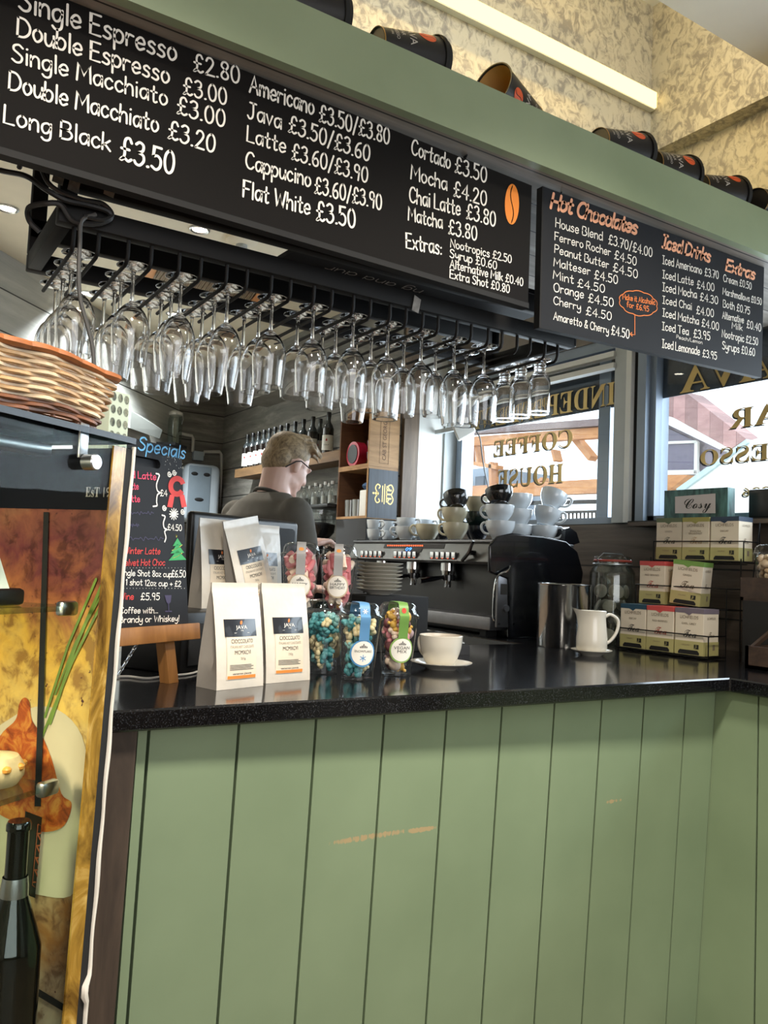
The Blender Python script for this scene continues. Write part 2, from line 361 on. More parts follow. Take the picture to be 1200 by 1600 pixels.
b = MB(frame(W0-WD*4.95, WD, (0, 0, 1))); b.box((LWL/2, CZ/2, -.05), (LWL, CZ, .08))
# keep the slab on the far side of the wall line
if (b.m.to_3x3() @ Vector((0, 0, 1))).dot(CAM-W0) < 0:
    b = MB(frame(W0-WD*4.95, WD, (0, 0, 1))); b.box((LWL/2, CZ/2, .05), (LWL, CZ, .08))
struct('wall_left', b, m_pale)
struct('wall_end', MB().span((K1.x-.02, YC, 0), (XB+.1, YC+.1, CZ)), m_dark)
struct('wall_bottles', MB().span((XB, WY, 0), (XB+.1, YC, CZ)), m_dark)
# end block between the bottle wall and the windows: brown post, white panel, grey jamb
struct('trim_1', MB().span((PY(625, 733, WY).x, WY-.03, 0), (PY(648, 733, WY).x, WY+.02, CZ)), wood('post_wood', '#4d4034', '#7a6857', (20, 20, 2), .6))
struct('wall_pillar', MB().span((PY(648, 733, WY).x, WY-.02, 0), (PY(688, 733, WY).x, WY+.05, CZ)), m_white)
struct('trim_2', MB().span((PY(688, 733, WY).x, WY-.035, 0), (WX+.12, WY+.05, CZ)), m_grey)
# window wall
SILL, HEAD = 1.605, 2.50
struct('wall_sill', MB().span((WX, -1.6, 0), (WX+.12, WY, SILL)), m_sillw)
struct('wall_head', MB().span((WX, -1.6, HEAD), (WX+.12, WY, 3.63)), M('taupe_paint', '#6f675e', .7, var=.08))
def wy(px, py=690): return PX(px, py, WX).y
m_pane = thin_glass('window_glass', '#f4f8fa', .03, .5)
m_gold = M('gold_leaf', '#a8905a', .35, .55, var=.15)
m_inkb = M('shadow_lettering', '#15130f', .6, var=0)
m_film = M('slate_film', '#343a44', .7, var=.25, vs=60)
def window(name, y0, y1, slim):
    fr = MB(); t = .05
    fr.span((WX+.01, y0, SILL), (WX+.10, y0+t, HEAD)); fr.span((WX+.01, y1-t, SILL), (WX+.10, y1, HEAD))
    fr.span((WX+.01, y0, SILL), (WX+.10, y1, SILL+.03)); fr.span((WX+.01, y0, HEAD-.05), (WX+.10, y1, HEAD))
    root = struct(name, fr, m_bluegrey)
    if slim:
        s_ = MB(); s_.span((WX+.05, slim[0], SILL), (WX+.11, slim[1], HEAD)); s_.build('window_mullion', m_bluegrey, root, 0)
    MB().span((WX+.048, y0+t, SILL+.03), (WX+.052, y1-t, HEAD-.05)).build('window_pane', m_pane, root, 0)
    v = MB(); v.span((WX+.056, y0+.02, 2.175), (WX+.062, y1-.02, HEAD-.03)); v.build('window_film', m_film, root, 0)
    return root
y_m1, y_m2 = wy(966), wy(1013)
win1 = window('window_1', y_m1-.02, wy(712), (wy(941), wy(923)))
win2 = window('window_2', -.9, y_m2+.02, None)
mu = MB(); mu.span((WX-.03, wy(984), SILL), (WX+.12, wy(965), CZ)); struct('trim_3', mu, m_grey)
mu = MB(); mu.span((WX-.035, wy(992), SILL), (WX+.12, wy(984), CZ)); struct('trim_4', mu, m_white)
mu = MB(); mu.span((WX-.01, wy(999), SILL), (WX+.12, wy(992), CZ)); struct('trim_5', mu, m_matt)
mu = MB(); mu.span((WX-.02, wy(1012), SILL), (WX+.12, wy(999), CZ)); struct('trim_6', mu, m_bluegrey)
# white rails in place of the ceiling's reflection across the window head
for i, (a, c) in enumerate((((855, 581), (968, 550)), ((862, 595), (966, 569)))):
    p, q = PX(a[0], a[1], WX-.03), PX(c[0], c[1], WX-.03); q.z = p.z = (p.z+q.z)/2
    struct(f'trim_{7+i}', MB().span((WX-.045, y_m1, p.z-.013), (WX, WY-.04, p.z+.013)), m_white)
# gilt lettering on the panes, read from the street
def pane_text(root, txt, p_right, p_left, hpx, align='L'):
    a, c = PX(*p_right, WX+.046), PX(*p_left, WX+.046); z = (a.z+c.z)/2; h = hpx*dep((a+c)/2)/FPX*1.0
    for nm, mt, dx, off in (('letter_shadow', m_inkb, .0008, (.006, -.006)), ('gilt_lettering', m_gold, 0, (0, 0))):
        mb = MB(); typed(mb, serif(txt), frame((WX+.0465+dx, a.y+off[0], z+off[1]), (0, 1, 0), (0, 0, 1)), h/.70, (c.y-a.y), 'LEFT')
        x0 = min(p.y for p in mb.v); sh = a.y+off[0]-x0
        for p in mb.v: p.y += sh
        mb.build(nm, mt, root, 0)
pane_text(win1, 'INDEPENDENT', (961, 632), (738, 671), 33)
pane_text(win1, 'COFFEE', (894, 697), (771, 714), 27)
pane_text(win1, 'HOUSE', (880, 752), (777, 763), 29)
pane_text(win2, 'JAVA', (1250, 575), (1062, 620), 44)
pane_text(win2, 'BAR', (1255, 650), (1140, 674), 32)
pane_text(win2, 'ESPRESSO', (1330, 700), (1094, 732), 26)
pane_text(win2, 'EST 1996', (1290, 768), (1160, 776), 14)
# ceilings
struct('ceiling', MB().span((-3.2, 2.2, CZ), (WX+.12, YC+.1, CZ+.1)), m_cream)
struct('ceiling_front', MB().span((-3.2, -4.2, 2.976), (WX+.12, 1.5, 3.06)), M('warm_white_ceiling', '#f1ebdf', .7, var=.02))
struct('ceiling_well', MB().span((-3.2, 1.4, 3.63), (WX+.12, 2.2, 3.73)), m_white)
# canopy over the counter
def paint_green():
    t = NT('sage_paint'); v = t.coord(); f = t.noise(v, 3, 4); f2 = t.noise(v, 45, 2)
    r = t.ramp(f, [(.3, col('#7e8c6e')), (.7, col('#8a9779'))]); t.l(r.outputs[0], t.b.inputs['Base Color'])
    t.b.inputs['Roughness'].default_value = .5; t.bump(f2, .05); return t.m
m_sage = paint_green()  # beam paint
m_soffit = wood('soffit_plank', '#6a6259', '#a39b90', (1.2, 18, 18), .7, .3, .14, 1, '#191510', '#857d73')
struct('beam_fascia', MB().span((-3.1, 1.50, 2.372), (WX, 1.525, 2.512)), m_sage)
struct('beam_soffit', MB().span((-3.1, 1.525, 2.376), (WX, 2.205, 2.40)), m_soffit)
struct('beam_shelf', MB().span((-3.1, 1.525, 2.485), (WX, 2.1, 2.51)), m_sage)
def damask():
    t = NT('mottled_wallpaper'); v = t.coord((1, 1, .8)); f = t.noise(v, 32, 5, .62, 1.0); g = t.noise(v, 5, 2)
    a = t.n('ShaderNodeMath', operation='MULTIPLY_ADD'); t.l(g, a.inputs[0]); a.inputs[1].default_value = .25; t.l(f, a.inputs[2])
    r = t.ramp(a.outputs[0], [(.56, col('#bfb69c')), (.65, col('#aaa18b')), (.74, col('#8a8374'))]); t.l(r.outputs[0], t.b.inputs['Base Color'])
    t.b.inputs['Roughness'].default_value = .45; return t.m
m_paper = damask()
struct('wall_canopy', MB().span((-3.1, 2.1, 2.40), (2.6, 2.2, 3.63)), m_paper)
XP = PY(1017, 172, 2.1).x
zd = PX(1060, 218, XP).z
struct('wall_upper', MB().span((XP, -1.6, zd), (WX, 2.1, 3.63)), m_paper)
struct('wall_recess', MB().span((XP+.07, -1.6, 2.512), (WX, 2.1, zd)), m_paper)
struct('trim_9', MB().span((-3.1, 2.06, 3.585), (XP, 2.1, 3.63)), m_white)
struct('trim_10', MB().span((XP-.04, -1.6, 3.585), (XP, 2.06, 3.63)), m_white)
# room behind the camera
struct('wall_back', MB().span((-3.2, -4.2, 0), (WX+.12, -4.1, 3.63)), M('warm_wall', '#b7a98e', .7, var=.05))
struct('wall_west', MB().span((-3.2, -4.1, 0), (-3.1, 2.2, 3.63)), M('warm_wall_side', '#a89a80', .7, var=.05))
struct('wall_east', MB().span((WX, -4.1, 0), (WX+.12, -1.6, 3.63)), m_pale)

# ---------------------------------------------------------------- counter
def paint_counter():
    t = NT('sage_board_paint'); v = t.coord(); f = t.noise(v, 2.5, 4); f2 = t.noise(t.coord((60, 60, 6)), 1, 3)
    r = t.ramp(f, [(.3, col('#76876a')), (.7, col('#829375'))])
    # a scuffed band where bags rub along the boards: bare wood showing through
    tc = t.n('ShaderNodeTexCoord'); sx = t.n('ShaderNodeSeparateXYZ'); t.l(tc.outputs['Object'], sx.inputs[0])
    n2 = t.noise(t.coord((120, 1, 22)), 1.0, 3, .6)
    def gauss(src, mu, s):
        a = t.n('ShaderNodeMath', operation='SUBTRACT'); t.l(src, a.inputs[0]); a.inputs[1].default_value = mu
        d = t.n('ShaderNodeMath', operation='DIVIDE'); t.l(a.outputs[0], d.inputs[0]); d.inputs[1].default_value = s
        p = t.n('ShaderNodeMath', operation='MULTIPLY'); t.l(d.outputs[0], p.inputs[0]); t.l(d.outputs[0], p.inputs[1])
        g = t.n('ShaderNodeMath', operation='SUBTRACT'); g.inputs[0].default_value = 1; t.l(p.outputs[0], g.inputs[1])
        c = t.n('ShaderNodeMath', operation='MAXIMUM'); t.l(g.outputs[0], c.inputs[0]); c.inputs[1].default_value = 0; return c.outputs[0]
    def mul(a, b_):
        q = t.n('ShaderNodeMath', operation='MULTIPLY'); t.l(a, q.inputs[0]); t.l(b_, q.inputs[1]); return q.outputs[0]
    acc = None
    for px, py, wx, wz in ((575, 1305, .19, .012), (660, 1294, .05, .008), (955, 1250, .055, .009)):
        P = PY(px, py, 1.58)
        g = mul(gauss(sx.outputs[0], P.x-1.25, wx), gauss(sx.outputs[2], P.z, wz))
        if acc is None: acc = g
        else:
            q = t.n('ShaderNodeMath', operation='ADD'); t.l(acc, q.inputs[0]); t.l(g, q.inputs[1]); acc = q.outputs[0]
    th = mul(acc, n2); rr = t.ramp(th, [(.35, (0, 0, 0, 1)), (.44, (1, 1, 1, 1))])
    mx = t.n('ShaderNodeMix', data_type='RGBA'); t.l(rr.outputs[0], mx.inputs[0]); t.l(r.outputs[0], mx.inputs[6]); mx.inputs[7].default_value = col('#a8946f')
    t.l(mx.outputs[2], t.b.inputs['Base Color']); t.b.inputs['Roughness'].default_value = .42; t.bump(f2, .04); return t.m
m_board = paint_counter()
m_gap = M('board_gap', '#12140f', .9, var=0)
m_postw = wood('dark_post_wood', '#2a221c', '#54463a', (22, 22, 1.5), .6, .3)
ctr = thing('bar_counter', 'sage green boarded bar counter front under the black stone worktop', 'counter', (1.25, 1.58, 0))
LEAN = .05                                       # the boards lean back towards the floor
def lean_board(mb, x0, x1, y=1.556, t=.02):
    yb = y+LEAN*1.03; g = .003
    mb.loft([[Vector((x0+g, yb, .0)), Vector((x1-g, yb, 0)), Vector((x1-g, yb+t, 0)), Vector((x0+g, yb+t, 0))],
             [Vector((x0+g, y, 1.04)), Vector((x1-g, y, 1.04)), Vector((x1-g, y+t, 1.04)), Vector((x0+g, y+t, 1.04))]])
gx = [PY(p[0], p[1], 1.556).x for p in ((214, 1140), (233.5, 1133), (374, 1126), (494.5, 1119), (601, 1112), (698.5, 1105), (785, 1100), (867, 1096), (941, 1092), (1007, 1090), (1072, 1087), (1119, 1085))]
XR = gx[-1]
pb = MB()
for a, c in zip(gx[:-1], gx[1:]): lean_board(pb, a, c)
pb.build('front_boards', m_board, ctr, 0)
MB().span((gx[0], 1.632, 0), (XR+.02, 1.645, 1.04)).build('carcass', m_gap, ctr, 0)
rb = MB(); ys = [1.66, 1.42, 1.28, 1.14, 1.0, .86, .72, .58, .44, .30, .15, 0]
for a, c in zip(ys[:-1], ys[1:]): rb.span((XR, c+.003, 0), (XR+.02, a-.003, 1.04))
rb.build('return_boards', m_board, ctr, 0)
MB().span((XR+.02, 0, 0), (XR+.03, 1.66, 1.04)).build('return_carcass', m_gap, ctr, 0)
po = MB(); po.loft([[Vector((.33, 1.57+LEAN, 0)), Vector((gx[0], 1.57+LEAN, 0)), Vector((gx[0], 1.75, 0)), Vector((.33, 1.75, 0))],
                    [Vector((.35, 1.545, 1.04)), Vector((gx[0]-.002, 1.545, 1.04)), Vector((gx[0]-.002, 1.70, 1.04)), Vector((.35, 1.70, 1.04))]])
po.build('end_post', m_postw, ctr, 0)
def granite():
    t = NT('black_granite'); f = t.noise(t.coord(), 420, 2, .6); r = t.ramp(f, [(.55, col('#08080a')), (.72, col('#3a3c40'))])
    t.l(r.outputs[0], t.b.inputs['Base Color']); t.b.inputs['Roughness'].default_value = .12; t.b.inputs['Specular IOR Level'].default_value = .6
    return t.m
wt = MB(); pl = [(.34, 1.527), (XR-.03, 1.49), (XR-.03, -.02), (WX, -.02), (WX, 3.96), (2.625, 3.96), (2.625, 5.3), (2.22, 5.3), (2.22, 2.45), (.34, 2.45)]
wt.prism(pl, .04, TR(0, 0, 1.04)); wo = wt.build('granite_worktop', granite(), None, 0)
wo.modifiers.new('bevel', 'BEVEL').width = .004
tag(wo, 'polished black granite worktop along the green bar counter', 'worktop')
cab = MB().span((2.26, 2.47, .0), (2.61, 5.25, 1.04)); c_ = cab.build('back_cabinet', m_matt, None, 0); tag(c_, 'black cabinet under the worktop by the windows', 'cabinet')

# ---------------------------------------------------------------- the street outside
m_pav = M('pale_paving', '#b9b6ae', .8)
struct('ground_outside', MB().span((WX+.15, -12, -.12), (40, 30, -.02)), m_pav)
m_tim = wood('orange_timber', '#a86a3a', '#d2975f', (3, 3, 12), .6, .1)
m_timd = wood('dark_timber', '#6b5a58', '#8b7872', (2, 2, 8), .6, .1)
m_sheet = M('white_canvas', '#f2f0ea', .8, var=.02)
pg = thing('timber_pavilion', 'orange timber pavilion with white canvas roof outside the window', 'pavilion', (6.5, 7, 0))
def obeam(mb, a, c, x, wpx, t=.12):
    p, q = PX(*a, x), PX(*c, x); h = wpx*dep((p+q)/2)/FPX
    d = (q-p).normalized(); n = Vector((1, 0, 0)); u = d.cross(n).normalized()
    mb.loft([[k+u*h/2, k+u*h/2+n*t, k-u*h/2+n*t, k-u*h/2] for k in (p, q)])
XO = 6.5
g = MB(); obeam(g, (700, 676), (985, 656), XO, 10); g.build('eaves_beam', m_timd, pg, 0)
g = MB(); obeam(g, (700, 692), (985, 672), XO+.05, 15); obeam(g, (700, 770), (985, 757), XO+.1, 20); g.build('cross_beam', m_tim, pg, 0)
g = MB()
for a, c, wd in (((729, 690), (731, 722), 4), ((743, 692), (746, 728), 5), ((765, 722), (768, 830), 6), ((862, 703), (866, 720), 5), ((893, 682), (921, 716), 9), ((944, 690), (958, 755), 5), ((806, 772), (846, 748), 5), ((728, 722), (775, 730), 6), ((950, 740), (985, 752), 6)):
    g = MB(); obeam(g, a, c, XO+.15, wd); g.build('brace', m_tim, pg, 0)
g = MB(); p0, p1 = PX(735, 690, XO+.4), PX(985, 676, XO+.4)
g.loft([[PX(735, 690, XO+.3), PX(985, 676, XO+.3), PX(985, 668, 9.5), PX(735, 686, 9.5)], [q+Vector((0, 0, .03)) for q in (PX(735, 690, XO+.3), PX(985, 676, XO+.3), PX(985, 668, 9.5), PX(735, 686, 9.5))]])
g.build('roof_canvas', m_sheet, pg, 0)
g = MB()
for k in range(14): obeam(g, (870+k*6, 800), (870+k*6, 830), XO+.2, 1.4, .02)
obeam(g, (700, 788), (985, 782), XO+.18, 5); obeam(g, (868, 800), (985, 797), XO+.18, 3)
g.build('railing', m_matt, pg, 0)
hut = thing('kiosk_cabin', 'small blue-grey cabin beside the timber pavilion outside', 'cabin', (9, 11.2, 0))
g = MB(); a, c = PX(722, 735, 9), PX(762, 742, 9); g.span((9, c.y, -.02), (10.5, a.y, a.z)); g.build('cabin_wall', m_bluegrey, hut, 0)
g = MB(); a, c = PX(727, 750, 8.98), PX(737, 775, 8.98); g.span((8.96, c.y, c.z), (9, a.y, a.z)); g.build('cabin_window', m_sheet, hut, 0)
g = MB(); a, c = PX(744, 745, 8.98), PX(756, 775, 8.98); g.span((8.96, c.y, -.02), (9, a.y, a.z)); g.build('cabin_door', M('cabin_door_paint', '#3c4450', .5), hut, 0)
# gabled building across the street
bl = thing('gabled_building', 'large gabled building with pink brown roof boards beyond the right window', 'building', (12, 4.5, 0))
XG = 12.0
def slab(mb, pts, x, t): mb.loft([[PX(p[0], p[1], x) for p in pts], [PX(p[0], p[1], x)+Vector((t, 0, 0)) for p in pts]])
g = MB(); slab(g, [(1003, 612), (1070, 612), (1166, 686), (1140, 702), (1050, 652), (1003, 640)], XG, .5); g.build('barge_boards', wood('pink_boards', '#8d6a66', '#b08a84', (2, 2, 6), .6, .1, .25, 1, '#7c5c58'), bl, 0)
g = MB(); slab(g, [(1003, 640), (1050, 652), (1140, 702), (1130, 705), (1045, 664), (1003, 652)], XG-.05, .3); g.build('fascia', m_white, bl, 0)
g = MB(); slab(g, [(1003, 650), (1045, 660), (1130, 705), (1130, 840), (1003, 840)], XG+.3, .3); g.build('gable_wall', M('lilac_wall', '#8f8794', .7), bl, 0)
g = MB(); slab(g, [(1032, 664), (1088, 690), (1087, 736), (1032, 738)], XG+.2, .1); g.build('gable_window', M('dim_pane', '#565166', .15, var=.1), bl, 0)
g = MB()
for q in ([(1030, 660), (1036, 663), (1034, 740), (1030, 740)], [(1085, 688), (1090, 690), (1089, 740), (1084, 740)], [(1032, 690), (1088, 688), (1088, 692), (1032, 694)], [(1030, 735), (1090, 734), (1090, 741), (1030, 742)]): slab(g, q, XG+.15, .06)
g.build('window_frame', m_white, bl, 0)
g = MB(); slab(g, [(1003, 742), (1075, 742), (1045, 766), (1003, 766)], XG-.6, .2); g.build('timber_band', m_tim, bl, 0)
g = MB(); slab(g, [(1006, 738), (1020, 742), (1020, 810), (1006, 806)], XG-1, .2); g.build('timber_post', m_tim, bl, 0)
um = thing('white_marquee', 'white sloping marquee roof below the gabled building', 'marquee', (9, 2.5, 0))
g = MB(); slab(g, [(1060, 766), (1168, 690), (1290, 650), (1320, 840), (1070, 840)], 10.5, .25); g.build('marquee_canvas', m_sheet, um, 0)
g = MB(); slab(g, [(1056, 764), (1166, 686), (1168, 692), (1062, 770)], 10.45, .2); g.build('marquee_edge', M('pale_aqua', '#b8cdd2', .6), um, 0)
# ---------------------------------------------------------------- hanging menu boards
YS = 1.572
m_slate = M('chalkboard_black', '#100d0b', .75, var=.18, vs=3, spec=.18)
m_slate2 = M('chalkboard_blue_black', '#1a1b1f', .65, var=.15, vs=3, spec=.3)
m_chalk = M('white_paint_pen', '#f1ece2', .6, var=0)
m_orange = M('orange_paint_pen', '#ee8440', .6, var=0)
m_coral = M('coral_paint_pen', '#f5b08a', .6, var=0)
m_steel = M('brushed_steel', '#b9bbbd', .28, 1, var=.06)
m_iron = M('black_iron', '#0e0c0b', .6, 0, var=.2, spec=.3)
def board(name, label, cor, mat, t=.02):
    """cor: pixel corners top-left, top-right, bottom-right, bottom-left of the front face"""
    P = [PY(c[0], c[1], YS) for c in cor]
    root = thing(name, label, 'menu board', ((P[3].x+P[2].x)/2, YS, min(P[2].z, P[3].z)))
    b = MB(); b.loft([P, [p+Vector((0, t, 0)) for p in P]]); o = b.build('board_panel', mat, root, 0)
    return root, P
def eye_hook(root, px, py):
    p = PY(px, py, YS+.012); mb = MB()
    z1 = 2.376; zt = p.z
    mb.cyl((p.x, p.y, z1+.004), (p.x, p.y, z1-.012), .0022, n=8)
    for k, zc in enumerate((z1-.019, zt+.009)):
        a = Vector((0, 1, 0)) if k else Vector((1, 0, 0))
        mb.tube([Vector((p.x, p.y, zc))+a*.0075*math.cos(q)+Vector((0, 0, 1))*.011*math.sin(q) for q in (2*math.pi*i/14 for i in range(14))], .0018, 6, closed=True)
    if z1-.03 > zt+.02: mb.cyl((p.x, p.y, z1-.026), (p.x, p.y, zt+.016), .0017, n=6)
    mb.cyl((p.x, p.y, zt+.001), (p.x, p.y, zt-.010), .0022, n=8)
    mb.build('hook', m_iron, root)
def line(mb, txt, a, b_, cap, pen=.118, slant=.02, sp=.16):
    """one hand-painted line: pixel of its baseline start and end, capital height in pixels at the start"""
    A, B = PY(*a, YS-.0012), PY(*b_, YS-.0012); u = B-A
    up = PY(a[0]+.02*cap, a[1]-cap, YS-.0012)-A
    hand(mb, txt, frame(A, u, (0, 0, 1)), up.length, u.length, pen, sp, slant)
s1, P1 = board('menu_board', 'long black hanging menu board listing espresso, latte and mocha prices', [(-250, -143), (831, 290), (825, 475), (-250, 157)], m_slate)
mb = MB()
# thin black frame strip round the board
fr = MB(); z0, z1 = P1[3].z, P1[0].z
e0, e1 = P1[3], P1[2]; dv = [Vector((0, -.004, .001)), Vector((0, .022, .001)), Vector((0, .022, -.012)), Vector((0, -.004, -.012))]; fr.loft([[e0+q for q in dv], [e1+q for q in dv]]); fr.build('board_edge', m_matt, s1, 0)
T1 = [('Single Espresso', (30, 14), (275, 96), 33), ('£2.80', (303, 110), (374, 131), 27), ('Double Espresso', (27, 56), (264, 131), 30), ('£3.00', (287, 146), (354, 164), 26),
 ('Single Macchiato', (19, 95), (261, 165), 28), ('£3.00', (277, 177), (351, 199), 27), ('Double Macchiato', (14, 140), (247, 207), 29), ('£3.20', (263, 216), (335, 239), 28),
 ('Long Black', (6, 191), (172, 236), 28), ('£3.50', (188, 249), (271, 273), 36), ('Americano', (390, 144), (490, 179), 27), ('£3.50/£3.80', (499, 189), (608, 226), 26),
 ('Java', (387, 184), (439, 201), 25), ('£3.50/£3.60', (451, 206), (577, 252), 26), ('Latte', (386, 220), (446, 239), 24), ('£3.60/£3.90', (456, 248), (574, 286), 25),
 ('Cappucino', (384, 262), (485, 292), 25), ('£3.60/£3.90', (492, 301), (596, 328), 25), ('Flat White', (380, 307), (484, 336), 26), ('£3.50', (495, 344), (555, 356), 29),
 ('Cortado', (643, 240), (703, 264), 23), ('£3.50', (711, 269), (760, 286), 24), ('Mocha', (642, 279), (698, 297), 22), ('£4.20', (709, 306), (760, 322), 23), ('Chai Latte', (640, 315), (719, 337), 23),
 ('£3.80', (729, 341), (774, 354), 23), ('Matcha', (638, 344), (691, 357), 21), ('£3.80', (701, 365), (745, 376), 22), ('Extras:', (635, 387), (690, 398), 23)]
for t_ in T1: line(mb, *t_)
for t_ in (('Nootropics £2.50', (704, 386), (799, 411), 12.5), ('Syrup £0.60', (703, 402), (776, 421), 13), ('Alternative Milk £0.40', (703, 418), (817, 447), 13), ('Extra Shot £0.80', (703, 434), (796, 458), 13)): line(mb, *t_, .14)
mb.build('lettering', m_chalk, s1, 0)
mb = MB(); c0 = PY(800, 319, YS-.0012); bean(mb, (0, 0, 0), .0235, .053, frame(c0, (1, 0, 0), (0, 0, 1)), -.03); mb.build('coffee_bean_emblem', M('orange_emblem', '#f08a2c', .6, var=0), s1, 0)
for h in ((200, 24), (727, 246)): eye_hook(s1, *h)
s2, P2 = board('menu_board', 'smaller black menu board with orange headings for hot chocolates and iced drinks', [(848, 291), (1194, 418), (1190, 590), (843, 512)], m_slate2)
e = MB(); e.loft([[P2[0]+Vector((-.001, .0, 0)), P2[3]+Vector((-.001, 0, 0)), P2[3]+Vector((-.001, .021, 0)), P2[0]+Vector((-.001, .021, 0))], [P2[0]+Vector((.004, -.0006, 0)), P2[3]+Vector((.004, -.0006, 0)), P2[3]+Vector((.004, .0215, 0)), P2[0]+Vector((.004, .0215, 0))]]); e.build('board_edge', m_matt, s2, 0)
def z3(x, y): return (820+.31667*x, 280+.31667*y)
mb = MB()
for txt, a, b_, cap in [('House Blend', (152, 235), (383, 303), 44), ('£3.70/£4.00', (413, 318), (628, 385), 46), ('Ferrero Rocher', (148, 300), (423, 378), 40), ('£4.50', (442, 392), (550, 427), 42), ('Peanut Butter', (147, 362), (413, 440), 40), ('£4.50', (435, 454), (556, 489), 42),
 ('Malteser', (143, 428), (322, 473), 40), ('£4.50', (343, 490), (458, 517), 42), ('Mint', (140, 490), (240, 515), 40), ('£4.50', (260, 530), (394, 560), 40), ('Orange', (142, 552), (290, 588), 42), ('£4.50', (313, 605), (437, 630), 42), ('Cherry', (142, 615), (275, 648), 38), ('£4.50', (302, 668), (427, 696), 40), ('Amaretto & Cherry', (142, 692), (413, 762), 38), ('£4.50', (427, 766), (515, 786), 44),
 ('Iced Americano', (680, 416), (873, 468), 40), ('£3.70', (888, 476), (956, 492), 38), ('Iced Latte', (680, 486), (832, 524), 38), ('£4.00', (850, 538), (935, 553), 38), ('Iced Mocha', (680, 550), (848, 588), 40), ('£4.30', (865, 598), (953, 617), 38), ('Iced Chai', (680, 612), (823, 645), 36), ('£4.00', (847, 663), (932, 680), 38), ('Iced Matcha', (680, 676), (858, 718), 38), ('£4.00', (873, 726), (957, 746), 38),
 ('Iced Tea', (678, 742), (808, 770), 38), ('£3.95', (833, 780), (914, 795), 40), ('Peach/Lemon', (748, 785), (876, 814), 17), ('Iced Lemonade', (678, 830), (863, 868), 40), ('£3.95', (877, 876), (947, 890), 36), ('Cream £0.50', (980, 503), (1118, 545), 34), ('Marshmallows £0.50', (977, 568), (1168, 621), 33), ('Both £0.75', (978, 630), (1110, 668), 36),
 ('Alternative', (975, 686), (1080, 711), 34), ('Milk', (1022, 735), (1073, 748), 30), ('£0.40', (1095, 733), (1165, 752), 38), ('Nootropic £2.50', (973, 778), (1150, 820), 36), ('Syrups £0.60', (975, 838), (1135, 873), 38)]:
    line(mb, txt, z3(*a), z3(*b_), cap*.31667, .12, .04)
mb.build('lettering', m_chalk, s2, 0)
mb = MB(); hb = MB()
for txt, a, b_, cap in [('Hot Chocolates', (128, 140), (550, 272), 74), ('Iced Drinks', (678, 335), (912, 408), 62), ('Extras', (992, 450), (1132, 494), 56)]:
    mb = MB(); line(mb, txt, z3(*a), z3(*b_), cap*.31667, .21, .22, .05); mb.build('heading', m_coral, s2, 0)
mb = MB()
for txt, a, b_, cap in [('Make it Alcoholic', (483, 592), (643, 620), 26), ('for £6.95', (503, 630), (612, 654), 26)]: line(mb, txt, z3(*a), z3(*b_), cap*.31667, .15)
cl = []
for i in range(61):
    q = 2*math.pi*i/60; k = 1+.07*abs(math.sin(q*5)); cl.append(PY(*z3(560+90*k*math.cos(q), 612+58*k*math.sin(q)+14*math.cos(q)), YS-.0012))
fo = frame(cl[0], (1, 0, 0), (0, 0, 1)); inv = fo.inverted(); ribbon(mb, [inv @ p for p in cl], .0024, fo)
for seg in ([(543, 668), (543, 768), (520, 764)], [(528, 756), (520, 764), (530, 774)]): ribbon(mb, [inv @ PY(*z3(*p), YS-.0012) for p in seg], .0024, fo)
mb.build('speech_cloud', m_orange, s2, 0)
for h in ((877, 299), (1166, 406)): eye_hook(s2, *h)

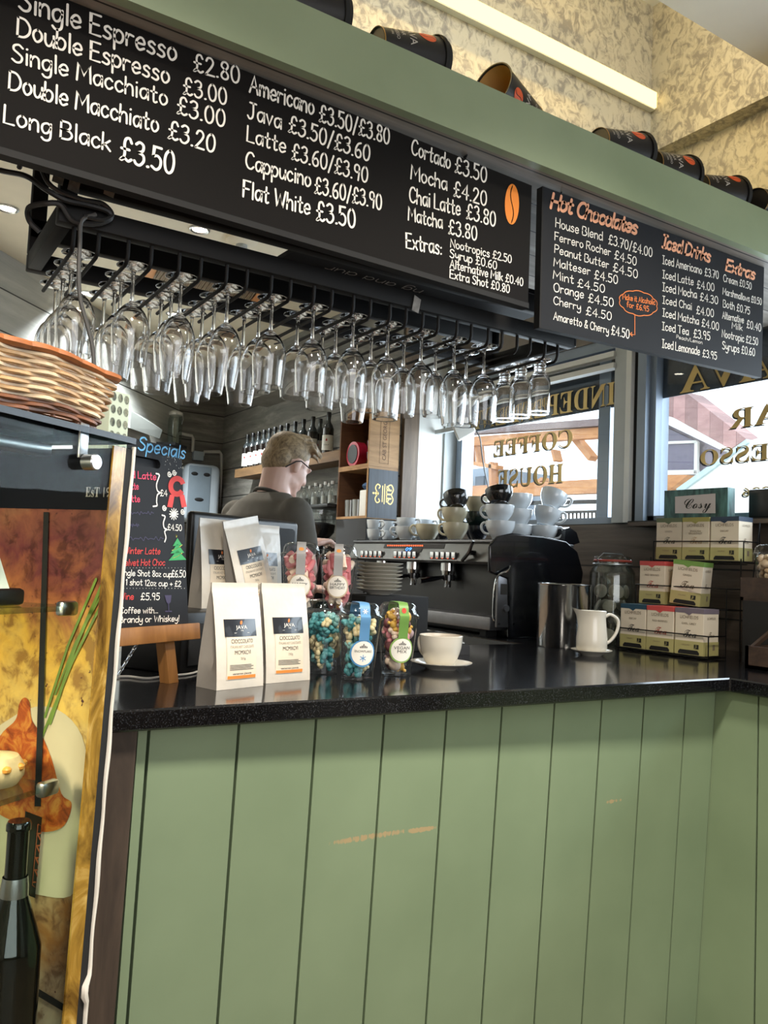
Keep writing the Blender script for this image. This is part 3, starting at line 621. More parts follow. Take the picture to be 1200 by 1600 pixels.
# ---------------------------------------------------------------- takeaway cups lying along the beam
m_cupb = M('black_paper_cup', '#141213', .45, var=.1)
m_kraft = M('kraft_inside', '#b08a52', .7, var=.1)
m_bean = M('orange_print', '#d9582c', .5, var=0)
m_print = M('grey_print', '#b9b4ac', .5, var=0)
CUP_R0, CUP_R1, CUP_L = .043, .061, .165
def on_cup(mb0, vb, amid=0, off=.0006):
    """wrap flat art (u across, v up, v measured from the cup's foot) round the cup's side"""
    for p in mb0.v:
        v = p.y+vb; r = CUP_R0+(CUP_R1-CUP_R0)*v/CUP_L+off; a = amid+p.x/r
        yield Vector((r*math.cos(a), r*math.sin(a), v))
def make_cup(lid):
    root = thing('takeaway_cup', 'x', 'takeaway cup')
    b = MB(); b.lathe([(0, .004), (CUP_R0-.002, .004), (CUP_R0-.001, 0), (CUP_R0, 0), (CUP_R1, CUP_L), (CUP_R1+.0025, CUP_L+.001), (CUP_R1+.0025, CUP_L+.004), (CUP_R1-.0005, CUP_L+.004), (CUP_R1-.002, CUP_L), (CUP_R0-.001, .006), (0, .006)], 32)
    b.build('cup_wall', m_cupb, root)
    k = MB(); k.lathe([(CUP_R1-.003, CUP_L-.001), (CUP_R0-.002, .0075), (0, .0075)], 32); k.build('cup_lining', m_kraft, root)
    if lid:
        l = MB(); l.lathe([(CUP_R1+.003, CUP_L-.004), (CUP_R1+.005, CUP_L-.003), (CUP_R1+.005, CUP_L+.006), (CUP_R1+.001, CUP_L+.008), (CUP_R1-.001, CUP_L+.018), (CUP_R1-.006, CUP_L+.018), (CUP_R1-.008, CUP_L+.012), (0, CUP_L+.012)], 32); l.build('lid', m_matt, root)
    rim = MB(); rim.lathe([(CUP_R0+.0004, .001), (CUP_R0+.0012, .0005), (CUP_R0+.0012, .004), (CUP_R0+.0004, .0045)], 32); rim.build('foot_rim', M('gold_rim', '#a9854a', .35, .6, var=0), root)
    a = MB(); bean(a, (0, 0, 0), .0165, .0218, I4, -.5); c = MB(); c.f = a.f; c.v = list(on_cup(a, .121)); c.build('bean_print', m_bean, root, 0)
    a = MB()
    for i, ch in enumerate('JAVA'): typed(a, ch, TR((i-1.5)*.017, .068, 0), .027)
    typed(a, 'BAR', TR(0, .049, 0), .014); typed(a, 'ESPRESSO', TR(0, .033, 0), .012); typed(a, 'EST 1996', TR(0, .021, 0), .008)
    c = MB(); c.f = a.f; c.v = list(on_cup(a, 0)); c.build('lettering', m_print, root, 0)
    return root
cupA, cupB = make_cup(True), make_cup(False)
def lying(proto, first, px, py, label, az, yb=1.60, roll=0, nose=0):
    """cup on its side on the beam shelf, its mouth pointing along azimuth az (0 = along the beam to the right)"""
    p = PY(px, py, yb); o = proto if first else dup(proto)
    half = math.atan((CUP_R1-CUP_R0)/CUP_L)
    # local z (foot->mouth) to horizontal, printed side (local +x) towards the room and up a little
    m = RZ(az) @ Matrix(((0, 0, 1), (-1, 0, 0), (0, -1, 0))).to_4x4() @ RZ(roll)
    ax = (m.to_3x3() @ Vector((0, 0, 1)))
    e = (TR(0, 0, 0) @ m).to_euler()
    tilt = Matrix.Rotation(-half if False else half, 4, ax.cross(Vector((0, 0, 1))).normalized())
    mm = tilt @ m
    c = mm.to_3x3() @ Vector((0, 0, CUP_L/2)); z = 2.511+CUP_R0+.0005
    o.rotation_euler = mm.to_euler(); o.location = (p.x-c.x, p.y-c.y, z+.002+(.006 if proto is cupA else .001)); o['label'] = label; o['group'] = 'takeaway cups lying along the beam'
    return o
RO = R_(-35)
lying(cupA, 1, 632, 68, 'black lidded takeaway cup on its side above the prices of the long board', .0, roll=RO)
lying(cupB, 1, 800, 130, 'open black takeaway cup on the beam showing its tan inside', math.pi+.22, roll=R_(160))
for i, (px, py, lab) in enumerate(((965, 215, 'black takeaway cup on the beam above the hot chocolate heading'), (1043, 246, 'black takeaway cup on the beam between its neighbours right of the wall corner'),
      (1118, 284, 'black takeaway cup lying on the beam next to the wall corner glow'), (1200, 318, 'black takeaway cup on the beam cut off by the photo edge'), (470, -2, 'black takeaway cup on the beam, mostly above the photo'))):
    lying(cupA, 0, px, py, lab, yb=1.60 if px < 1190 else 1.56, az= (.0, .06, -.05, .1, .0)[i], roll=RO+R_((0, 8, -5, 12, 0)[i]))

# ---------------------------------------------------------------- light strip and ceiling fittings
ls = thing('strip_light', 'glowing warm strip light along the mottled wallpaper above the beam', 'light', (XP-1, 2.09, PY(1010, 160, 2.1).z))
zl = PY(1010, 160, 2.1).z
MB().span((-.5, 2.075, zl-.034), (XP-.005, 2.1, zl+.034)).build('housing', m_white, ls, 0)
MB().span((-.5, 2.066, zl-.03), (XP-.008, 2.075, zl+.03)).build('diffuser', glow('warm_strip', (1, .72, .27, 1), 2.3), ls, 0)
area('strip_glow', ((XP-.5)/2+.2, 2.05, zl-.05), (R_(-55), 0, 0), 1.9, .05, 10, (1, .70, .26))
area('strip_glow', ((XP-.5)/2+.2, 2.05, zl+.05), (R_(-125), 0, 0), 1.9, .05, 5, (1, .70, .26))
ls2 = thing('strip_light', 'small glowing strip tucked behind the lying cups at the right edge', 'light', (XP-.1, 1.4, 2.52))
MB().span((XP+.02, 1.70, 2.514), (XP+.065, 1.98, 2.53)).build('diffuser', glow('amber_strip', (1, .6, .15, 1), 1.4), ls2, 0)
m_spot = glow('spot_lens', '#fff4dc', 14)
def downlight(px, py, label, pw, cl=(1, .93, .82)):
    p = PZ(px, py, CZ); r = thing('downlight', label, 'light', (p.x, p.y, CZ-.012), 0, 'downlights in the bar ceiling')
    b = MB(TR(p.x, p.y, CZ)); b.lathe([(.052, 0), (.052, -.006), (.046, -.010), (.038, -.004), (.038, 0)], 24); b.build('bezel', m_steel, r)
    b = MB(TR(p.x, p.y, CZ)); b.lathe([(0, -.003), (.037, -.003)], 20); b.build('lens', m_spot, r)
    l = bpy.data.lights.new('downlight_beam', 'SPOT'); l.energy = pw; l.spot_size = R_(115); l.spot_blend = .6; l.shadow_soft_size = .04; l.color = cl
    o = bpy.data.objects.new('downlight_beam', l); o.location = (p.x, p.y, CZ-.03); COL.objects.link(o)
downlight(12, 325, 'downlight in the cream ceiling at the far left of the photo', 220)
downlight(312, 358, 'downlight in the cream ceiling above the glass rack', 90)
downlight(137, 458, 'downlight glowing behind the leftmost hanging glasses', 260, (.92, .98, 1))
downlight(271, 490, 'small downlight seen between the fourth rack channel and the vent', 230, (.92, .98, 1))
sd = thing('smoke_detector', 'round white smoke detector on the ceiling right of a downlight', 'smoke detector', PZ(378, 374, CZ))
b = MB(TR(PZ(378, 374, CZ))); b.lathe([(.085, 0), (.085, -.012), (.06, -.03), (0, -.032)], 28); b.build('body', m_cream, sd)
b = MB(TR(PZ(378, 374, CZ))); b.lathe([(.03, -.031), (.03, -.048), (.022, -.052), (0, -.052)], 16); b.build('sensor', m_grey, sd)
vt = thing('ceiling_vent', 'brown slatted ceiling vent in a wooden frame behind the glasses', 'vent', PZ(360, 440, CZ))
q = [PZ(*p, CZ-.012) for p in ((255, 398), (425, 434), (385, 485), (215, 460))]
def quadbar(mb, a, b_, wd, th):
    d = (b_-a).normalized(); n = Vector((-d.y, d.x, 0))*wd/2; z = Vector((0, 0, th))
    mb.loft([[p+n, p-n, p-n+z, p+n+z] for p in (a, b_)])
b = MB()
for i in range(4): quadbar(b, q[i], q[(i+1) % 4], .05, .012)
b.build('vent_frame', m_tim, vt, 0)
b = MB(); n_ = 26
for i in range(1, n_):
    t = i/n_; quadbar(b, q[0].lerp(q[1], t), q[3].lerp(q[2], t), .018, .008)
b.build('slats', M('vent_brown', '#6e5a44', .6), vt, 0)
# ---------------------------------------------------------------- glass rack
YF, YB_, ZR = 1.70, 2.035, 2.004
xl, xr = PY(88, 350, YF).x, PY(893, 545, YF).x
rk = thing('glass_rack', 'black steel hanging glass rack under the long menu board', 'glass rack', ((xl+xr)/2, 1.87, ZR))
bw = .030
def bar(name, a, c, mat=None): MB().span(a, c, .003).build(name, mat or m_iron, rk)
bar('rail', (xl, YF-bw/2, ZR), (xr, YF+bw/2, ZR+.042)); bar('rail', (xl, YB_-bw/2, ZR), (xr, YB_+bw/2, ZR+.042))
bar('side_bar', (xl, YF+bw/2, ZR), (xl+bw, YB_-bw/2, ZR+.042)); bar('side_bar', (xr-bw, YF+bw/2, ZR), (xr, YB_-bw/2, ZR+.042))
bar('top_rail', (xl, YF-bw/2, 2.078), (xr, YF+bw/2, 2.125)); bar('top_rail', (xl, YB_-bw/2, 2.078), (xr, YB_+bw/2, 2.125))
for y in (YF, YB_):
    bar('post', (xl, y-bw/2, ZR+.042), (xl+.034, y+bw/2, 2.378)); bar('post', (xr-.034, y-bw/2, ZR+.042), (xr, y+bw/2, 2.378))
b = MB(); b.span((xr-.001, YF-bw/2-.001, ZR+.004), (xr+.002, YF+bw/2+.001, ZR+.038)); b.build('end_cap', m_steel, rk, 0)
PR = [(118, 152), (204, 234), (283, 312), (356, 385), (426, 453), (492, 518), (555, 577), (612, 633), (663, 683), (716, 735), (765, 783), (810, 827), (853, 870)]
def bary(px): return 352+(543-352)*(px-97)/(890-97)+18*math.sin(math.pi*(px-97)/793)*0
ZP = 1.958
CHX = []
for a, c in PR:
    xs = [PY(q, 345+.2405*(q-97)+10, YF).x for q in (a, c)]; mid = sum(xs)/2; CHX.append(mid)
    for q in (-.024, .024):
        b = MB(); x = mid+q
        b.tube([(x, YF, ZR+.004), (x, YF, ZP+.016), (x, YF+.004, ZP+.006), (x, YF+.013, ZP), (x, YF+.05, ZP-.001), (x, 2.0, ZP-.004)], .0042, 8); b.build('prong', m_iron, rk)
for p in ((92, 270), (116, 283), (172, 290), (650, 474)):
    P = PY(p[0], p[1], YF-bw/2-.002); b = MB(TR(P)); b.prism([(-.012, -.02), (.008, -.024), (.014, .012), (-.006, .02)], .0012, RX(R_(90))); b.build('tape', M('grey_tape', '#8d8a85', .6, var=.3, vs=80), rk, 0)
# chalkboard sheet laid on the top rails, its writing facing down
cb = thing('chalkboard_sign', 'black chalkboard with round end laid flat on top of the glass rack', 'sign', (1.2, 1.88, 2.1275))
x0c, x1c, y0c, y1c = PY(492, 430, YF).x, xr-.02, YF-.012, YB_+.10
pts = [(x1c, y0c), (x1c, y1c)]+[(x0c+.08-.08*math.sin(math.pi*i/16), (y0c+y1c)/2+(y1c-y0c)/2*math.cos(math.pi*i/16)) for i in range(17)]
b = MB(TR(0, 0, 2.1275)); b.prism(pts, .012); b.build('board_panel', m_slate2, cb, 0)
b = MB()
hand(b, 'rving platters, coming very soon .....', frame((x1c-.07, YF+.018, 2.1262), (-1, 0, 0), (0, 1, 0)), .035, x1c-x0c-.16, .1)
hand(b, 'ng and dur', frame((x0c+.42, YF+.16, 2.1262), (-1, 0, 0), (0, 1, 0)), .035, .3, .1)
b.build('lettering', m_print, cb, 0)

# ---------------------------------------------------------------- hanging glasses (foot up, bowl down)
m_wine = solid_glass('clear_glass', '#ffffff', 1.45)
def glass_mesh(prof_out, prof_in, n=28):
    b = MB(); b.lathe(prof_out+prof_in, n); return b
def sm(P, k=4, lo=-9):
    q = catmull([Vector((a, c, 0)) for a, c in P], k); return [(max(0, p.x), max(lo, p.y)) for p in q]
def wine(rb, ht, rr, stem, name, label):
    o = sm([(0, 0), (.02, -.0012), (.0335, -.0022), (.0345, -.0036), (.02, -.006), (.0075, -.011), (.0042, -.022), (.0038, -stem*.7), (.0052, -stem), (.014, -stem-.008), (rb*.72, -stem-.024), (rb*.97, -stem-.05), (rb, -stem-.068), (rb*.94, -stem-.1), (rr+.001, -ht+.006), (rr, -ht)])
    i = sm([(rr-.0012, -ht), (rr-.0004, -ht+.006), (rb*.94-.0014, -stem-.1), (rb-.0015, -stem-.068), (rb*.97-.0016, -stem-.05), (rb*.72-.0016, -stem-.026), (.012, -stem-.012), (0, -stem-.009)])
    r = glass_mesh(o, i).build(name, m_wine, None, 60); return tag(r, label, 'wine glass')
gA = wine(.0390, .212, .034, .078, 'wine_glass', 'x'); gB = wine(.0375, .232, .0285, .082, 'wine_glass', 'x'); gC = wine(.034, .20, .028, .074, 'wine_glass', 'x')
o_ = sm([(0, 0), (.02, -.001), (.031, -.003), (.031, -.006), (.02, -.009), (.014, -.014)], 3)+sm([(.0165, -.018), (.018, -.022), (.015, -.026), (.0175, -.031), (.0155, -.036), (.019, -.044), (.028, -.056), (.031, -.07), (.0315, -.11), (.032, -.155), (.0325, -.160)], 3)
i_ = [(.0305, -.160), (.0298, -.11), (.0292, -.072), (.026, -.058), (.012, -.046), (0, -.044)]
gD = tag(glass_mesh(o_, i_).build('bottle_glass', m_wine, None, 60), 'x', 'glass')
LAY = [('A', 4), ('A', 4), ('B', 4), ('B', 4), ('A', 3), ('A', 2), ('A', 3), ('B', 3), ('A', 3), ('B', 2), ('A', 2), None, ('D', 3)]
G = {'A': gA, 'B': gB, 'C': gC, 'D': gD}; used = set()
for ci, L in enumerate(LAY):
    if not L: continue
    kind, n = L
    for k in range(n):
        kk = kind if kind == 'D' or k == 0 else random.choice('ABC' if kind == 'B' else 'AAB')
        src = G[kk]
        if kk in used: o = src.copy(); COL.objects.link(o)
        else: o = src; used.add(kk)
        y = YF+.042+k*.079; x = CHX[ci]+random.uniform(-.003, .003)
        o.location = (x, y, ZP+.0038+.0085); o.rotation_euler = (random.uniform(-.012, .012), random.uniform(-.012, .012), random.uniform(0, 6))
        pos = 'front' if k == 0 else ORD[k]+' from the front'
        if kind == 'D':
            o['label'] = f'upside-down bottle-shaped glass, {pos} in the last channel of the rack'; o['group'] = 'bottle-shaped glasses on the rack'
        else:
            o['label'] = f'upside-down wine glass, {pos} in the {ORD[ci]} rack channel from the left'; o['group'] = 'wine glasses on the rack'
if 'C' not in used: bpy.data.objects.remove(gC)

# ---------------------------------------------------------------- cables wound round the rack's left end
m_cable = M('black_cable', '#1a1817', .5, var=.1); m_cableg = M('grey_cable', '#4a4845', .5, var=.1)
def cpath(pts, y): return catmull([PY(a, c, y+d) for a, c, d in pts], 6)
cz = MB(); cz.tube(cpath([(-60, 250, .05), (0, 266, .04), (40, 275, .0), (70, 295, -.03), (100, 312, -.035), (135, 320, -.03), (168, 330, -.03), (172, 342, -.03), (150, 350, -.03), (115, 345, -.035), (95, 320, -.035), (70, 318, -.03), (45, 325, .0), (46, 345, .02), (62, 362, .02)], YF-.0), .0055, 7)
o = cz.build('cable', m_cable); tag(o, 'black cable looped round the left end of the glass rack', 'cable')
cz = MB(); cz.tube(cpath([(30, 262, 0), (35, 252, -.02), (60, 258, -.03), (75, 285, -.035), (95, 300, -.035), (130, 312, -.035), (160, 318, -.03), (175, 335, -.03), (160, 344, -.035), (130, 338, -.035)], YF), .005, 7)
o = cz.build('cable', m_cable); tag(o, 'thin black cable bundle taped over the rack corner post', 'cable')
cz = MB(); cz.tube(cpath([(150, 335, -.035), (128, 345, -.036), (125, 380, -.034), (123, 430, -.032), (126, 470, -.03), (137, 510, -.03), (145, 545, -.03), (147, 580, -.03)], YF), .0042, 7)
o = cz.build('cable', m_cableg); tag(o, 'grey cable hanging down from the rack past the leftmost glasses', 'cable')
# ---------------------------------------------------------------- goods at the left of the worktop
ZT = 1.0803
m_bagw = M('cream_foil_bag', '#d6cdbe', .34, var=.05, vs=15, bump=1.0, coat=.25)
m_bagside = M('grey_foil_side', '#9b948a', .4, .15, var=.08, vs=18, bump=.3)
m_label = M('cream_label', '#e2d3bb', .5, var=.02)
m_lblk = M('black_label', '#17171c', .3, var=0, coat=.3)
m_lor = M('orange_label', '#e38a3c', .5, var=0)
m_txt = M('dark_print', '#2a2a2c', .6, var=0)
m_txtg = M('faint_print', '#8d8478', .6, var=0)
m_wp = M('white_print', '#efe9df', .5, var=0)
def make_bag(w, h, d):
    root = thing('chocolate_bag', 'x', 'bag')
    def D(v): t = v/h; return max(.004, d*(1-t**1.5)*(1 if t < .88 else (1-t)/.12*.9+.1))
    def fy(u, v):
        t = v/h; k = math.cos(math.pi*u/w)
        return -D(v)/2-.010*k*math.sin(math.pi*min(1, t*1.15)) if t < .87 else -D(v)/2
    N = 8; rings = []; levels = [0, .006, .03, .08, .15, .25, .35, .45, .55, .65, .74, .8, .86, .885, .9, .92, .97, 1.0]
    fr, sd = MB(), MB()
    gf = [[Vector((w*(-.5+i/N), fy(w*(-.5+i/N), h*t), h*t)) for i in range(N+1)] for t in levels]
    gb = [[Vector((w*(-.5+i/N), -fy(w*(-.5+i/N), h*t)*.9, h*t)) for i in range(N+1)] for t in levels]
    for sgn, g in ((1, gf), (-1, gb)):
        vs = [p for r in g for p in r]; n = N+1
        fr.add(vs, [(i*n+j, i*n+j+1, (i+1)*n+j+1, (i+1)*n+j) for i in range(len(levels)-1) for j in range(N)])
    fr.build('bag_face', m_bagw, root, 60, True)
    for s_ in (-1, 1):
        e = -1 if s_ > 0 else 0
        vs = []
        for i, t in enumerate(levels):
            a, c = gf[i][e], gb[i][e]; pinch = min(.35*(c.y-a.y), .022)*min(1, t*3)
            vs += [a, (a+c)/2+Vector((-s_*pinch, 0, 0)), c]
        sd.add(vs, [(3*i+j, 3*i+j+1, 3*i+j+4, 3*i+j+3) for i in range(len(levels)-1) for j in range(2)])
    bt = [gf[0][0], gf[0][-1], gb[0][-1], gb[0][0]]; sd.add(bt, [(0, 1, 2, 3)])
    sd.build('side_gusset', m_bagside, root, 30, True)
    def wrap(mb0, off):
        m2 = MB(); m2.f = mb0.f; m2.v = [Vector((p.x, fy(p.x, p.y)-off, p.y)) for p in mb0.v]; return m2
    def grid(x0, y0, x1, y1, nx=8, ny=8):
        g = MB(); g.add([(x0+(x1-x0)*i/nx, y0+(y1-y0)*j/ny, 0) for j in range(ny+1) for i in range(nx+1)], [(j*(nx+1)+i, j*(nx+1)+i+1, (j+1)*(nx+1)+i+1, (j+1)*(nx+1)+i) for j in range(ny) for i in range(nx)]); return g
    lw_ = .68*w
    lb = wrap(grid(-lw_*.46, h*.09, lw_*.46, h*.50), .0009).build('label', m_label, root, 60, True)
    wrap(grid(-lw_*.5, h*.49, lw_*.5, h*.655), .0013).build('label_band', m_lblk, root, 60, True)['label'] = 'black band with bean emblem'
    wrap(grid(-lw_*.44, h*.095, lw_*.44, h*.125, 8, 2), .0014).build('label_stripe', m_lor, root, 60, True)
    a = MB(); bean(a, (0, h*.622, 0), h*.012, h*.02, I4, -.4); wrap(a, .0018).build('bean_emblem', m_orange, root, 0, True)
    a = MB(); typed(a, 'JAVA', TR(0, h*.562, 0), h*.05, w*.24); typed(a, '1996', TR(0, h*.54, 0), h*.02); rect(a, -w*.16, h*.524, w*.16, h*.527, I4); wrap(a, .0018).build('band_lettering', m_wp, root, 0, True)
    a = MB(); typed(a, 'CIOCCOLATO', TR(0, h*.43, 0), h*.055, w*.46); typed(a, 'MCMXCVI', TR(0, h*.325, 0), h*.055, w*.34)
    for k, y in enumerate((.222, .208, .194, .18)): [rect(a, w*(-.26+.05*q), h*y, w*(-.21+.05*q), h*(y+.005), I4) for q in range(9+k % 2)]
    typed(a, 'www.java', TR(0, h*.135, 0), h*.028, w*.4); wrap(a, .0016).build('label_lettering', m_txt, root, 0, True)
    a = MB(); typed(a, 'ITALIAN HOT CHOCOLATE', TR(0, h*.385, 0), h*.035, w*.5); typed(a, '250g', TR(0, h*.275, 0), h*.032); wrap(a, .0016).build('faint_lettering', m_txtg, root, 0, True)
    return root
def facing(px, py): d = ray(px, py); return math.atan2(d.x, d.y)
bag1 = make_bag(.130, .228, .075)
GB = 'cream bags of hot chocolate'
def put_bag(o, pos, az, lab, rx=0, ry=0):
    """az: compass direction (from +y towards +x) along which the bag's width runs"""
    o.rotation_euler = (rx, ry, math.pi/2-az); o.location = pos; o['label'] = lab; o['group'] = GB; return o
a, c = PZ(332, 1080, ZT), PZ(417, 1071, ZT); az1 = math.atan2((c-a).x, (c-a).y)
def mid(a, c, dpt):
    u = (c-a).normalized(); n = Vector((-u.y, u.x, 0)); p = (a+c)/2+n*dpt; return p
p = mid(a, c, .038); w1 = (c-a).length
put_bag(bag1, p, az1, 'cream hot chocolate bag at the front left, nearest the worktop edge')
a2, c2 = PZ(419, 1069, ZT), PZ(488, 1063, ZT); az2 = math.atan2((c2-a2).x, (c2-a2).y)
u2 = Vector((math.sin(az2), math.cos(az2), 0)); n2 = Vector((-u2.y, u2.x, 0))
put_bag(dup(bag1), a2+u2*.064+n2*.045+Vector((.0, 0, 0)), az2, 'cream hot chocolate bag at the front beside the teal sweets cup')
# low black riser behind, three more bags on it
RZT = 1.228
az = R_(62); U = Vector((math.sin(az), math.cos(az), 0)); NB = Vector((-U.y, U.x, 0))
r0 = PY(286, 960, 1.93); r0.z = 0; U0 = U.copy()
ri = thing('cash_drawer', 'black cash drawer behind the front chocolate bags, carrying three bags', 'cash drawer', (r0.x+.25*U.x, r0.y+.25*U.y, ZT))
b = MB(frame((r0.x, r0.y, ZT), U, NB)); b.box((.20, .10, (RZT-ZT)/2), (.4, .20, RZT-ZT), None, .006); b.build('drawer_case', m_black, ri)
b = MB(frame((r0.x, r0.y, ZT), U, NB)); b.box((.20, -.003, .07), (.36, .006, .10), None, .002); b.build('drawer_front', m_matt, ri)
b = MB(frame((r0.x, r0.y, ZT), U, NB)); b.cyl((.25, -.006, .085), (.25, -.012, .085), .012, n=16); b.build('drawer_lock', m_steel, ri)
def on_riser(px, py, off): 
    d = ray(px, py); o = r0+NB*off; return PP(px, py, (o.x, o.y, 0), NB)
def bag_at(px, off, lab, azd, rx=0, ry=0, dz=0):
    p = on_riser(px, 930, off); p.z = RZT+.0005+dz; return put_bag(bp0.pop() if bp0 else dup(bagp), p, R_(azd), lab, rx, ry)
bagp = make_bag(.136, .238, .052); bp0 = [bagp]
bag_at(334, .110, 'upright cream bag at the back left beside the specials board', 66)
bag_at(406, .140, 'cream bag at the back right, mostly hidden by a tilted bag', 68)
bag_at(394, .045, 'tilted cream hot chocolate bag leaning in front of two back bags', 66, R_(-4), R_(-11), .010)

# ---------------------------------------------------------------- sweets cups
m_clear = thin_glass('clear_plastic', '#fafcfc', .05, .8)
m_paperw = M('white_sticker', '#ece7dc', .5, var=0)
def sweet_bits(root_loc, n, cols, r0, r1, h, shapes, seed):
    rnd = random.Random(seed); res = [MB() for _ in cols]; cnt = 0
    pts = []
    tries = 0
    while len(pts) < n and tries < 9000:
        tries += 1
        z = rnd.uniform(.020, h); rmax = min(r0+(r1-r0)*z/.15-.019, .034 if z < .138 else .024)
        a, q = rnd.uniform(0, 2*math.pi), rmax*math.sqrt(rnd.uniform(.35, 1)); p = Vector((q*math.cos(a), q*math.sin(a), z))
        if all((p-o).length > .019 for o in pts): pts.append(p)
    for p in pts:
        m = TR(p) @ Matrix.Scale(1.5, 4) @ Euler((rnd.uniform(0, 6), rnd.uniform(0, 6), rnd.uniform(0, 6))).to_matrix().to_4x4(); mb = rnd.choice(res); k = rnd.choice(shapes)
        if k == 'star':
            for j in range(5):
                q = j*2*math.pi/5; mb.ell((.0055*math.cos(q), .0055*math.sin(q), 0), (.0062, .0045, .0045), m @ RZ(0), 8, 5)
        elif k == 'tube': mb.tube([(-.014, 0, 0), (0, .004, 0), (.014, 0, 0)], [.0062, .0072, .0062], 8, m)
        elif k == 'bear':
            mb.ell((0, 0, 0), (.0075, .006, .006), m, 8, 6); mb.ell((.009, 0, 0), .0052, m, 8, 5)
            for sx_ in (-1, 1): mb.ell((-.006, sx_*.006, 0), .0034, m, 6, 4)
        elif k == 'drop': mb.ell((0, 0, 0), (.012, .012, .0095), m, 12, 8)
        else: mb.ell((0, 0, 0), (.009, .007, .0055), m, 10, 6)
    return res
def sweets_cup(pos, label, sweets_label, cols, shapes, band, ring, words, band_az, seed, n=75, art='snow', h=.142):
    R0, R1, H = .0395, .0535, .150
    root = thing('sweets_cup', label, 'sweets cup', pos)
    mm = TR(*pos)
    b = MB(mm); b.lathe([(0, 0), (R0-.004, 0), (R0, .002), (R0+.0003, .012), (R1, H), (R1+.003, H+.001), (R1+.003, H+.003), (R1+.0005, H+.003)], 36); b.build('cup_wall', m_clear, root)
    b = MB(mm); b.lathe([(R1+.0045, H-.003), (R1+.0045, H+.004), (R1+.001, H+.006), (R1-.002, H+.009), (R1-.004, H+.022), (R1-.009, H+.031), (R1-.016, H+.036), (0, H+.037)], 36); b.build('lid', m_clear, root)
    a = MB(); 
    bwid = .0125
    # ribbon over the lid and down both sides, in the plane facing band_az
    d = Vector((math.cos(band_az), math.sin(band_az), 0)); t = Vector((-d.y, d.x, 0))
    prof = [(R0+(R1-R0)*.098/H+.002, .098), (R1+.0025, H-.012), (R1+.006, H-.002), (R1+.006, H+.005), (R1-.001, H+.011), (R1-.003, H+.023), (R1-.010, H+.0335), (R1-.018, H+.038), (0, H+.0385)]
    prof = prof+[(-r, z) for r, z in prof[:-1][::-1]]
    vs = [];  [vs.extend([d*r+t*bwid+Vector((0, 0, z)), d*r-t*bwid+Vector((0, 0, z))]) for r, z in prof]
    a.add(vs, [(2*i, 2*i+1, 2*i+3, 2*i+2) for i in range(len(prof)-1)], mm); a.build('ribbon_label', band, root, 30)
    # small motifs on the ribbon
    a = MB()
    fr_ = lambda z, off: mm @ frame(d*(R0+(R1-R0)*z/H+off)+Vector((0, 0, z)), t, Vector((d.x*.1, d.y*.1, 1)))
    for z, off in ((H-.010, .0032), (H-.030, .0024), (H+.018, .0035)):
        f = fr_(z, off) if z < H else mm @ frame(d*(R1-.0015)+Vector((0, 0, z)), t, Vector((-d.x*.15, -d.y*.15, 1)))
        if art == 'snow':
            for k in range(3):
                q = k*math.pi/3; ribbon(a, [Vector((-.006*math.cos(q), -.006*math.sin(q), 0)), Vector((.006*math.cos(q), .006*math.sin(q), 0))], .0016, f)
        elif art == 'fruit': disc(a, (0, 0, 0), .006, .007, f, 12)
        else: disc(a, (0, 0, 0), .007, .005, f, 12)
    a.build('ribbon_motif', {'snow': m_wp, 'fruit': M('red_motif', '#d5442f', .5, var=0), 'cake': M('orange_motif', '#e79a45', .5, var=0)}[art], root, 0)
    # round sticker
    zc = .068; f = fr_(zc, .0018)
    # sticker wraps the cup: project disc onto the cone
    def wrapd(mb0, off):
        m2 = MB(mm)
        vs = []
        for p in mb0.v:
            z = zc+p.y; r = R0+(R1-R0)*z/H+off; ang = band_az+p.x/r; vs.append(Vector((r*math.cos(ang), r*math.sin(ang), z)))
        m2.add(vs, mb0.f); return m2
    def fan(r, n=28, rings=4):
        g = MB(); vs = [Vector((0, 0, 0))]; fs = []
        for k in range(1, rings+1): vs += [Vector((r*k/rings*math.cos(2*math.pi*i/n), r*k/rings*math.sin(2*math.pi*i/n), 0)) for i in range(n)]
        fs += [(0, 1+i, 1+(i+1) % n) for i in range(n)]
        for k in range(rings-1): fs += [(1+k*n+i, 1+k*n+(i+1) % n, 1+(k+1)*n+(i+1) % n, 1+(k+1)*n+i) for i in range(n)]
        g.add(vs, fs); return g
    wrapd(fan(.033), .0018).build('sticker_ring', ring, root, 30)
    wrapd(fan(.029), .0024).build('sticker', m_paperw, root, 30)
    a = MB()
    for k, wd in enumerate(words): typed(a, wd, TR(0, .002-.0095*k, 0), .011 if len(words) > 1 else .008, min(.044, .0085*len(wd)))
    for i in range(5): rect(a, -.009+.004*i, .0125, -.0065+.004*i, .0125+(.004, .006, .010, .006, .004)[i], I4)
    wrapd(a, .003).build('sticker_lettering', m_txt, root, 0)
    if art == 'snow':
        a = MB()
        for k in range(3):
            q = k*math.pi/3+.5; ribbon(a, [Vector((-.0075*math.cos(q), -.0075*math.sin(q)-.012, 0)), Vector((.0075*math.cos(q), .0075*math.sin(q)-.012, 0))], .0018, I4)
        wrapd(a, .003).build('snowflake', ring, root, 0)
    parts = sweet_bits(pos, n, cols, R0, R1, h, shapes, seed)
    top = bpy.data.objects.new('sweets', None); COL.objects.link(top); top.location = pos; tag(top, sweets_label, 'sweets'); top['kind'] = 'stuff'
    for mb, m_ in zip(parts, cols): 
        mb.v = [mm @ v for v in mb.v]
        if mb.v: mb.build('sweet_pieces', m_, top, 60, False, 'stuff')
    return root
def cand(n, c): return M(n, c, .45, var=.06, vs=60)
teal, aqua, crm = cand('teal_sweet', '#4f9598'), cand('aqua_sweet', '#8abab6'), cand('cream_sweet', '#d8c69a')
